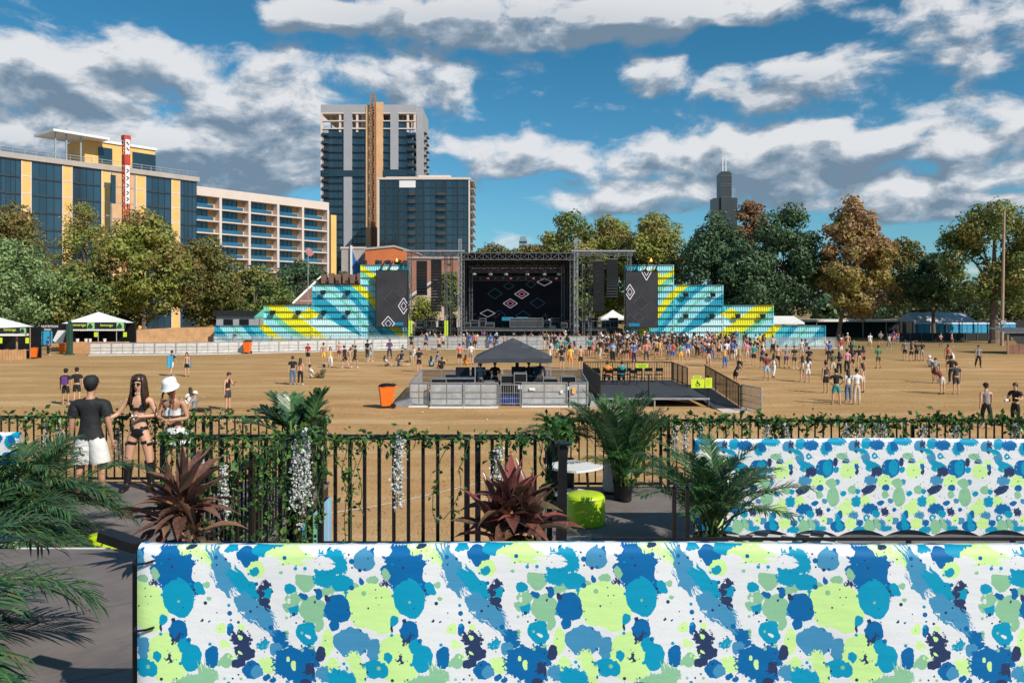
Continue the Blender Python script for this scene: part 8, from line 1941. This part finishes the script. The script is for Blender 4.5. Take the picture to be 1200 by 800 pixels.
 (1115, 407, 'm', 'walk', 60, ('tank', 'pink'), ('shorts', 'charcoal'), ('short', 'brown'), None, 0, 'person in a pale pink vest walking below the portable toilets'),
 (1111, 430, 'm', 'stand', 160, ('tank', 'red'), ('shorts', 'olive'), ('short', 'black'), None, 1, 'person in a red vest in the huddle on the right field'),
 (1117, 429, 'f', 'bend', 220, ('tank', 'white'), ('shorts', 'white'), ('long', 'black'), None, 0, 'woman in white leaning in the huddle on the right field'),
 (1090, 430, 'm', 'sit', 120, ('tee', 'white'), ('shorts', 'green'), ('short', 'brown'), ('bucket', 'white'), 0, 'person in a white hat sitting at the left of the huddle'),
 (1096, 449, 'm', 'bend', 150, ('tee', 'grey'), ('shorts', 'black'), ('short', 'brown'), None, 0, 'person in grey bending over in the huddle on the right field'),
 (1104.5, 462, 'f', 'bend', 200, ('tee', 'maroon'), ('shorts', 'beige'), ('long', 'red'), None, 0, 'woman in a maroon shirt bending in front of the huddle'),
 (1120.5, 462, 'm', 'stand', 175, ('tee', 'charcoal'), ('shorts', 'charcoal'), ('short', 'brown'), None, 0, 'person in a long charcoal shirt at the right of the huddle'),
 (1115, 450, 'm', 'stand', 165, ('tee', 'black'), ('trousers', 'black'), ('short', 'black'), None, 1, 'person in black just behind the long charcoal shirt'),
 (1146.5, 431, 'm', 'walk', 350, ('tee', 'grey'), ('trousers', 'black'), ('short', 'brown'), None, 1, 'man in a grey shirt and black trousers walking alone by the wooden stall'),
 (1156, 501, 'm', 'walk', 170, ('tank', 'grey'), ('trousers', 'black'), ('short', 'brown'), ('cap', 'black'), 0, 'man in a grey vest and black trousers beyond the right railing'),
 (1190, 500, 'm', 'camera', 300, ('tee', 'black'), ('trousers', 'black'), ('short', 'brown'), None, 0, 'photographer in black holding a camera at the right edge'),
 (56.5, 416, 'm', 'stand', 150, ('tee', 'blue'), ('trousers', 'black'), ('short', 'brown'), None, 1, 'person with a blue shirt standing between the two drinks stalls'),
 (145, 407, 'f', 'stand', 180, ('tee', 'black'), ('trousers', 'black'), ('long', 'brown'), None, 1, 'person in black at the right end of the plywood drinks counter'),
 (275, 406, 'm', 'stand', 30, ('tee', 'navy'), ('shorts', 'grey'), ('short', 'black'), None, 1, 'steward in navy standing before the lowest left container'),
 (1145, 436, 'f', 'walk', 0, None, None, None, None, 0, None),
 (580, 466, 'm', 'cross', 180, ('tee', 'black'), ('trousers', 'black'), ('short', 'brown'), None, 0, 'technician in black at the left mixing desk under the canopy'),
 (563, 468, 'm', 'cross', 170, ('tee', 'grey'), ('trousers', 'charcoal'), ('short', 'brown'), None, 0, 'technician in grey at the left end of the mixing booth'),
 (620, 466, 'm', 'look', 185, ('tee', 'black'), ('trousers', 'black'), ('short', 'black'), None, 1, 'technician in black at the right mixing desk under the canopy'),
 (633, 464, 'm', 'stand', 180, ('long', 'navy'), ('trousers', 'black'), ('short', 'black'), ('cap', 'yellow'), 1, 'technician in navy with a yellow cap under the canopy'),
 (606, 462, 'f', 'stand', 180, ('tee', 'charcoal'), ('trousers', 'black'), ('long', 'brown'), None, 0, 'technician in charcoal between the mixing desks'),
]
SK = [0, 0, 0, 1, 1, 2]
for (px, py, sex, pose, face, top, bot, hair, hat, sk, lab) in PPL:
 if lab is None: continue
 g = GP(px, py); hh = 1.66 if sex == 'f' else 1.78
 if pose in ('sit', 'sit2'): hh *= .98
 gr = 'technicians in the mixing booth' if 'technician' in lab else 'people on the field'
 b = person(lab, g.x, g.y, .16 if 'technician' in lab else 0, face, hh, sex, pose, top, bot, ('shoes', 'white' if int(px) % 3 else 'black'), hair, hat, sk, gr)
 if 'with a purple' in lab: backpack(b)
 if 'cape' in lab:
  mb = MB(); V = [(-.22 + .44 * i / 6, .16 + .03 * math.sin(i * 1.7) + .10 * j / 5 + (.0), 1.42 - .16 * j) for j in range(6) for i in range(7)]; mb.smooth = True; mb.add(V, [(j * 7 + i, j * 7 + i + 1, (j + 1) * 7 + i + 1, (j + 1) * 7 + i) for j in range(5) for i in range(6)]); mb.build('cape', cmat('sky blue', (.06, .40, .62)), b)
 if 'camera' == pose:
  mb = MB(); mb.cbox(0, -.52, 1.13, .15, .08, .10, .02); cam_o = mb.build('camera_body', BLACK); cam_o.name = 'photo_camera'; tag(cam_o, 'camera with a pale telephoto lens held by the photographer at the right edge', 'camera'); cam_o.location = b.location; cam_o.rotation_euler = b.rotation_euler
  mb = MB(); mb.tube((0, -.56, 1.13), (0, -.80, 1.13), .045, .055, n=14); mb.build('lens', WHITE, cam_o)
rr = random.Random(77)
TOPS = ['black'] * 16 + ['white'] * 4 + ['charcoal'] * 3 + ['grey', 'grey', 'red', 'coral', 'orange', 'yellow', 'teal', 'blue', 'blue', 'light blue', 'navy', 'navy', 'purple', 'pink', 'olive', 'green', 'maroon', 'beige', 'tan']
BOTS = ['black'] * 6 + ['charcoal', 'grey', 'white', 'denim', 'denim', 'navy', 'beige', 'tan', 'olive', 'pink', 'red', 'light blue', 'blue']
KIND = {'tee': 't-shirt', 'tank': 'vest', 'long': 'sweater', 'croptop': 'crop top'}
REG_ = [((700, 752), (403, 424), 38, 'crowd left of right screen'), ((752, 806), (403, 424), 38, 'crowd before right screen'), ((806, 862), (403, 421), 30, 'crowd before middle right containers'), ((862, 912), (402, 420), 16, 'thin crowd before outer containers'),
  ((644, 702), (402, 422), 24, 'crowd right of booth canopy'), ((480, 556), (402, 416), 12, 'near stage left of canopy'), ((556, 644), (402, 411), 18, 'behind canopy near the stage'), ((824, 862), (421, 432), 7, 'just behind platform railing'), ((964, 1002), (406, 424), 8, 'loose group before orange tree')]
used = set(); placed = []
for (xa, xb_), (ya, yb), n, where in REG_:
 for i in range(n):
  for _ in range(40):
   px = xa + (xb_ - xa) * rr.random(); py = ya + (yb - ya) * rr.random() ** 1.15; g = GP(px, py)
   if all((g.x - q[0]) ** 2 + (g.y - q[1]) ** 2 > .16 for q in placed): break
  placed.append((g.x, g.y))
  for _ in range(60):
   sex = rr.choice('mmf'); tk = rr.choice(['tee', 'tee', 'tee', 'tank'] if sex == 'm' else ['tee', 'tank', 'croptop', 'tank']); tc_ = rr.choice(TOPS); bk = rr.choice(['shorts', 'shorts', 'shorts', 'trousers']); bc = rr.choice(BOTS); hk = 'short' if sex == 'm' else rr.choice(['long', 'long', 'bun']); hc = rr.choice(['black', 'black', 'brown', 'brown', 'brown', 'blond']); hat = rr.choice([None] * 6 + [('cap', 'white'), ('cap', 'black'), ('cap', 'black'), ('bucket', 'white')]); bare = sex == 'm' and rr.random() < .12
   key = (where, sex, None if bare else (tk, tc_), bk, bc, hat)
   if key not in used: break
  used.add(key)
  who = 'shirtless man' if bare else ('woman' if sex == 'f' else 'man'); desc = who + ('' if bare else ' in %s %s' % (tc_, KIND[tk])) + (', ' if not bare else ' in ') + '%s %s' % (bc, bk) + ((', %s %s' % (hat[1], 'cap' if hat[0] == 'cap' else 'hat')) if hat else '')
  desc = desc + ', ' + where
  person(desc, g.x, g.y, 0, 180 + rr.gauss(0, 22) + (180 if rr.random() < .06 else 0), (1.66 if sex == 'f' else 1.77) * rr.uniform(.95, 1.05), sex, rr.choice(['stand', 'stand', 'stand', 'cross', 'hips', 'phone', 'armup', 'walk'] if rr.random() < .8 else ['stand']), None if bare else (tk, tc_), (bk, bc), ('shoes', rr.choice(['white', 'black'])), (hk, hc), hat, rr.choice(SK), 'crowd before the stage')
def far_crowd(n):
 VV = []; FF = []; MI = []; off = 0; mats = SKINS[:3] + [cmat(c_, CL[c_]) for c_ in CL] + [M('hair_black', HAIRS['black']), M('hair_brown', HAIRS['brown'])]; mi = {m.name: i for i, m in enumerate(mats)}
 for i in range(n):
  px = rr.choice((rr.uniform(700, 800), rr.uniform(640, 880), rr.uniform(500, 650), rr.uniform(690, 870))); py = 400.5 + (19 if px > 660 else 9) * rr.random() ** 1.4; g = GP(px, py); sex = rr.choice('mf'); J, me, cache = parts_for(sex, rr.choice(['stand', 'hips', 'armup', 'cross'])); a = R(180 + rr.gauss(0, 25)); sc_ = rr.uniform(.9, 1.02); ca, sa = math.cos(a) * sc_, math.sin(a) * sc_
  lst = [(me, SKINS[rr.choice(SK)])]
  for kd, cols in ((rr.choice(['tee', 'tank']), TOPS), ('shorts', BOTS), ('hair_short' if sex == 'm' else 'hair_long', None)):
   if kd not in cache:
    if kd in GAR: cache[kd] = garment(me, J, EDG, GAR[kd][0], GAR[kd][1], kd)
    else: o = hair_mesh(J, kd[5:]).build('hair', BLACK); cache[kd] = o.data; o.data.materials.clear(); bpy.data.objects.remove(o)
   lst.append((cache[kd], mats[mi['cloth_' + rr.choice(cols)]] if cols else M('hair_' + rr.choice(['black', 'brown']), HAIRS['black'])))
  for m_, mt in lst:
   co = np.empty(len(m_.vertices) * 3, np.float32); m_.vertices.foreach_get('co', co); co = co.reshape(-1, 3); VV.append(np.stack([co[:, 0] * ca - co[:, 1] * sa + g.x, co[:, 0] * sa + co[:, 1] * ca + g.y, co[:, 2] * sc_], 1))
   for p in m_.polygons: FF.append(tuple(v + off for v in p.vertices)); MI.append(mi[mt.name])
   off += len(co)
 me = bpy.data.meshes.new('crowd'); me.from_pydata(np.concatenate(VV).tolist(), [], FF)
 for m_ in mats: me.materials.append(m_)
 me.polygons.foreach_set('material_index', MI); me.polygons.foreach_set('use_smooth', [True] * len(FF)); o = bpy.data.objects.new('crowd', me); COL.objects.link(o); tag(o, 'packed far ranks of festival goers close to the stage barrier', 'crowd', kind='stuff')
far_crowd(250)
for i, (px, yy, tcol, lab) in enumerate([(729, 47.3, 'teal', 'seated person in teal on the platform'), (712, 47.3, 'orange', 'seated person in orange at the left of the platform')]):
 x = (px - 600) / F * yy; person(lab, x, yy, PZ - .02, 180, 1.7, 'm', 'sitchair', ('tee', tcol), ('trousers', 'navy'), ('shoes', 'black'), ('short', 'brown'), None, i, 'people on the platform')
def add_fingers(J, S, sgn, palm_fw, curl):
 """five finger chains rooted in the hand"""
 ha = J['ha' + S][0]; wr = J['wr' + S][0]; d = (ha - wr).normalized(); side = Vector(palm_fw).cross(d).normalized(); E = []
 del J['fi' + S]
 J['kn_' + S] = (ha + d * .012, (.034, .014))
 E.append(('ha' + S, 'kn_' + S))
 for q, (off, ln) in enumerate(((-.030, .066), (-.010, .078), (.010, .074), (.029, .058))):
  a = ha + d * .034 + side * off; dd = (d + Vector(palm_fw) * curl).normalized(); b_ = a + dd * ln * .55; d2 = (dd + Vector(palm_fw) * curl * 1.3).normalized(); c_ = b_ + d2 * ln * .45
  J['f%d0%s' % (q, S)] = (a, (.0095, .0095)); J['f%d1%s' % (q, S)] = (b_, (.0085, .0085)); J['f%d2%s' % (q, S)] = (c_, (.0065, .0065))
  E += [('kn_' + S, 'f%d0%s' % (q, S)), ('f%d0%s' % (q, S), 'f%d1%s' % (q, S)), ('f%d1%s' % (q, S), 'f%d2%s' % (q, S))]
 tb_ = wr.lerp(ha, .55) - side * .03 + Vector(palm_fw) * .008; t2 = tb_ + (d * .8 - side * .55 + Vector(palm_fw) * .35).normalized() * .034; t3 = t2 + (d - side * .1 + Vector(palm_fw) * .4).normalized() * .028
 J['t0' + S] = (tb_, (.013, .012)); J['t1' + S] = (t2, (.010, .010)); J['t2' + S] = (t3, (.008, .008)); E += [('ha' + S, 't0' + S), ('t0' + S, 't1' + S), ('t1' + S, 't2' + S)]
 return E
def big_person(lab, x, y, z, face, h, sex, pose, garments, hair, skin, fingers=((0, 0, -1), .3), shape=None):
 J = skeleton(sex, pose)
 if shape: shape(J)
 E = [e for e in EDG if e not in (('ha' + 'l', 'fi' + 'l'), ('ha' + 'r', 'fi' + 'r'))]
 for S, sg in (('l', -1), ('r', 1)):
  E.remove(('hip' + S, 'kn' + S)); J['th' + S] = (J['hip' + S][0].lerp(J['kn' + S][0], .42), ((.086 if sex == 'f' else .080),) * 2); E += [('hip' + S, 'th' + S), ('th' + S, 'kn' + S)]
  E.remove(('el' + S, 'wr' + S)); J['fo' + S] = (J['el' + S][0].lerp(J['wr' + S][0], .3), ((.036 if sex == 'f' else .043),) * 2); E += [('el' + S, 'fo' + S), ('fo' + S, 'wr' + S)]
  E.remove(('sh' + S, 'el' + S)); J['ua' + S] = (J['sh' + S][0].lerp(J['el' + S][0], .4), ((.044 if sex == 'f' else .056),) * 2); E += [('sh' + S, 'ua' + S), ('ua' + S, 'el' + S)]
  E += add_fingers(J, S, sg, fingers[0], fingers[1])
 J['nose'] = (J['head'][0] + Vector((0, -.088, -.035)), (.012, .016)); E.append(('jaw', 'nose')) if False else None
 del J['nose']
 me = skin_mesh(J, E, 2, 'person'); me.materials.append(SKINS[skin]); b = bpy.data.objects.new('person', me); COL.objects.link(b); b.location = (x, y, z); b.rotation_euler = (0, 0, R(face)); s = h / 1.75; b.scale = (s, s, s); tag(b, lab, 'person')
 for nm_, sf, off, mat, fl in garments: g = garment(me, J, E, sf, off, nm_, fl); g.materials.append(mat); o = bpy.data.objects.new(nm_, g); COL.objects.link(o); o.parent = b
 return b, J
FEM = lambda b: b[:3] == 'hip' or b[:2] == 'th'
def low_leg(b): return b[:2] in ('kn', 'ca', 'an') and not b.startswith('kn_')
def up_arm(b): return b[:2] in ('sh', 'ua')
torso = lambda b: b in ('pelvis-waist', 'waist-chest', 'chest-neckb', 'chest-shl', 'chest-shr')
def face_parts(b, J, glasses=False, lips=(.5, .12, .1)):
 h, u = head_frame(J); fw = Vector((0, -1, 0)); M3 = Matrix.Rotation(math.atan2(-u.y, u.z), 3, 'X'); c = h - u * .01
 at = lambda x, y, z_: c + M3 @ Vector((x, y, z_))
 mb = MB(); mb.smooth = True; mb.ell(at(0, -.093, -.022), .012, .018, .026, 8, 6); mb.build('nose', b.data.materials[0], b)
 mb = MB(); mb.smooth = True; mb.ell(at(0, -.083, -.062), .024, .012, .008, 10, 6); mb.build('mouth', M('lips', lips, .4), b)
 for s_ in (-1, 1):
  mb = MB(); mb.smooth = True; mb.ell(at(s_ * .080, .002, -.01), .010, .018, .028, 8, 6); mb.build('ear', b.data.materials[0], b)
  mb = MB(); mb.smooth = True; mb.ell(at(s_ * .031, -.086, .008), .014, .008, .009, 10, 6); e_ = mb.build('eye', WHITE, b); mb = MB(); mb.ell(at(s_ * .031, -.093, .008), .006, .003, .006, 8, 5); mb.build('iris', M('dark_iris', (.03, .02, .015), .2), e_)
  if not glasses: mb = MB(); mb.ell(at(s_ * .031, -.090, .028), .018, .005, .004, 8, 5); mb.build('eyebrow', M('hair_brown', HAIRS['brown']), b)
 if glasses:
  mb = MB()
  for s_ in (-1, 1): mb.ell(at(s_ * .032, -.100, .008), .027, .006, .021, 12, 6); mb.bar(at(s_ * .058, -.098, .014), at(s_ * .082, .0, .010), .006)
  mb.bar(at(-.01, -.102, .012), at(.01, -.102, .012), .006); mb.build('sunglasses', M('dark_lens', (.01, .01, .012), .15), b)
ARMB = ('sh', 'ua', 'el', 'fo', 'wr', 'ha', 'kn_', 'f0', 'f1', 'f2', 'f3', 't0', 't1', 't2')
notarm = lambda b: not b.startswith(ARMB)
def zr(z0, z1): return lambda b, t_, q: notarm(b) and z0 < q[2] < z1
DN = M('cloth_white_shorts', (.70, .69, .66), .8, 0, .06, 5, bump=.5, bscale=14); BK = M('cloth_black_tee', (.014, .014, .016), .75, 0, .15, 5, bump=1.0, bscale=8); LTH = M('black_leather', (.012, .012, .013), .28, 0, .2, 14, bump=.4, bscale=22)
c = P(106, 0, 11.9)
bm_, J = big_person('man in black t-shirt, white shorts and black cap on the left deck', c.x, 11.9, ZL, 188, 1.76, 'm', 'man',
  [('t_shirt', lambda b, t_, q: (notarm(b) and .88 < q[2] < 1.475) or (b[:2] == 'sh') or (b[:2] == 'ua' and t_ < .45), .026, BK, lambda b, t_, q: .045 * max(0, 1.25 - q[2]) if notarm(b) else .012),
   ('shorts', zr(.53, 1.0), .024, DN, lambda b, t_, q: .055 * min(1, max(0, (.92 - q[2]) / .36))),
   ('shoes', lambda b, t_, q: b[:2] == 'an' or (b[:2] == 'ca' and t_ > .93), .010, M('cloth_tan_shoes', (.35, .2, .12), .7), None)], 'short', 1, fingers=((0, -1, 0), .3))
o = cap_mesh(J).build('cap', BK, bm_); h_, u_ = head_frame(J); o.data.transform(Matrix.Translation(Vector((0, 0, 0))))
hair_mesh(J, 'short').build('hair', M('hair_black', HAIRS['black'], .5, 0, .2, 20), bm_); face_parts(bm_, J)
mb = MB(); w_ = J['wrr'][0]; mb.smooth = True
for i in range(12): a = 2 * math.pi * i / 12; b2 = 2 * math.pi * (i + 1) / 12; mb.tube(w_ + Vector((.034 * math.cos(a), .034 * math.sin(a), 0)), w_ + Vector((.034 * math.cos(b2), .034 * math.sin(b2), 0)), .008, n=6)
mb.build('bracelet', WHITE, bm_)
c = P(163, 0, 12.45)
def shp(J):
 J['waist'] = (J['waist'][0], (.095, .075)); J['pelvis'] = (J['pelvis'][0], (.15, .11))
bw, J = big_person('long haired woman in black bikini and knee-high boots on the left deck', c.x, 12.45, ZL, 4, 1.74, 'f', 'rail',
  [('bikini_top', lambda b, t_, q: notarm(b) and (1.215 < q[2] < 1.31 or (1.3 < q[2] < 1.36 and q[1] < -.02 and .02 < abs(q[0]) < .12)), .014, LTH, lambda b, t_, q: .045 * max(0, 1 - abs(abs(q[0]) - .065) / .065) * max(0, 1 - abs(q[2] - 1.265) / .09) if q[1] < -.02 else 0),
   ('straps', lambda b, t_, q: q[2] > 1.3 and q[2] < 1.46 and .055 < abs(q[0]) < .105 and notarm(b), .007, LTH, None),
   ('bottoms', lambda b, t_, q: notarm(b) and .80 + .9 * abs(q[0]) ** 1.1 < q[2] < 1.0, .009, LTH, None),
   ('leather_thigh_harness', zr(.70, .79), .012, LTH, None),
   ('boots', lambda b, t_, q: low_leg(b) and not (b[:2] == 'kn' and t_ < .12), .018, LTH, lambda b, t_, q: .008 if b[:2] in ('kn',) else 0)], 'long', 0, fingers=((0, -.6, -.6), .45), shape=shp)
face_parts(bw, J, True)
def long_hair(J, col, l=.42, w=.115, n=40, seed=3, side=1):
 """strand-like locks round the head and over the shoulders"""
 rg = random.Random(seed); h, u = head_frame(J); mb = MB(); mb.smooth = True; ctr = h + u * .03
 for i in range(n):
  a = R(-35 + 250 * i / (n - 1)); r0 = Vector((.088 * math.cos(a), .100 * math.sin(a) + .01, 0)); top_ = ctr + Vector((r0.x * .35, r0.y * .35, .105)); mid = ctr + r0 * 1.08 + Vector((0, 0, .02)); ln = l * (.8 + .3 * rg.random()); e1 = ctr + r0 * 1.25 + Vector((0, .01 + (.03 if math.sin(a) > 0 else -.015), -ln * .45)); e2 = ctr + Vector((r0.x * 1.45 + rg.gauss(0, .012), r0.y * 1.1 + .02 + (0 if math.sin(a) > 0 else -.05), -ln))
  mb.path([top_, ctr + r0 * .85 + Vector((0, 0, .085)), mid, e1, e2], [.016, .021, .021, .018, .006], n=5)
 return mb.build('hair', M(col[0], col[1], .35, 0, .4, 14))
o = long_hair(J, ('hair_dark_brown', (.045, .022, .012))); o.parent = bw
o = hair_mesh(J, 'short').build('hair_crown', M('hair_dark_brown', (.045, .022, .012)), bw)
mb = MB()
for i in range(14): a = math.pi * (1.1 + .8 * i / 13); q = J['waist'][0] + Vector((.10 * math.cos(a), .10 * math.sin(a) - .0, .02 + .03 * math.sin(i * 1.3))); mb.ell(q, .014, .014, .014, 6, 5)
mb.build('pearl_chain', WHITE, bw)
mb = MB(); q = J['neck'][0]
for i in range(12): a = 2 * math.pi * i / 12; mb.ell(q + Vector((.058 * math.cos(a), .06 * math.sin(a), -.01)), .009, .009, .009, 6, 4)
mb.build('choker', WHITE, bw)
c = P(205, 0, 12.5)
bv, J = big_person('woman in a white bucket hat with red braids and white top', c.x, 12.5, ZL, -6, 1.70, 'f', 'look',
  [('frilled_top', zr(1.18, 1.33), .012, WHITE, lambda b, t_, q: (.045 * max(0, 1 - abs(abs(q[0]) - .065) / .07) + .010 * math.sin(q[0] * 160)) if q[1] < -.02 else .004),
   ('skirt', zr(.70, 1.02), .02, WHITE, lambda b, t_, q: .22 * max(0, .98 - q[2])),
   ('black_belt', zr(1.0, 1.06), .026, LTH, None),
   ('shoes', lambda b, t_, q: b[:2] == 'an', .01, LTH, None)], 'short', 1, fingers=((0, -.6, -.6), .45))
face_parts(bv, J, True)
cap_mesh(J, True).build('bucket_hat', cmat('white_hat', (.78, .78, .78)), bv)
hair_mesh(J, 'short').build('hair', M('hair_auburn', (.20, .045, .02), .5, 0, .2, 20), bv)
for s_ in (-1, 1):
 mb = MB(); mb.smooth = True; h_, u_ = head_frame(J)
 for i in range(9): mb.ell(h_ + Vector((s_ * (.085 + .003 * i), -.045 - .010 * i + .012 * (i % 2), -.05 - .032 * i)), .020 - .0008 * i, .018, .024, 7, 5)
 mb.build('braid', M('hair_auburn', (.20, .045, .02)), bv)
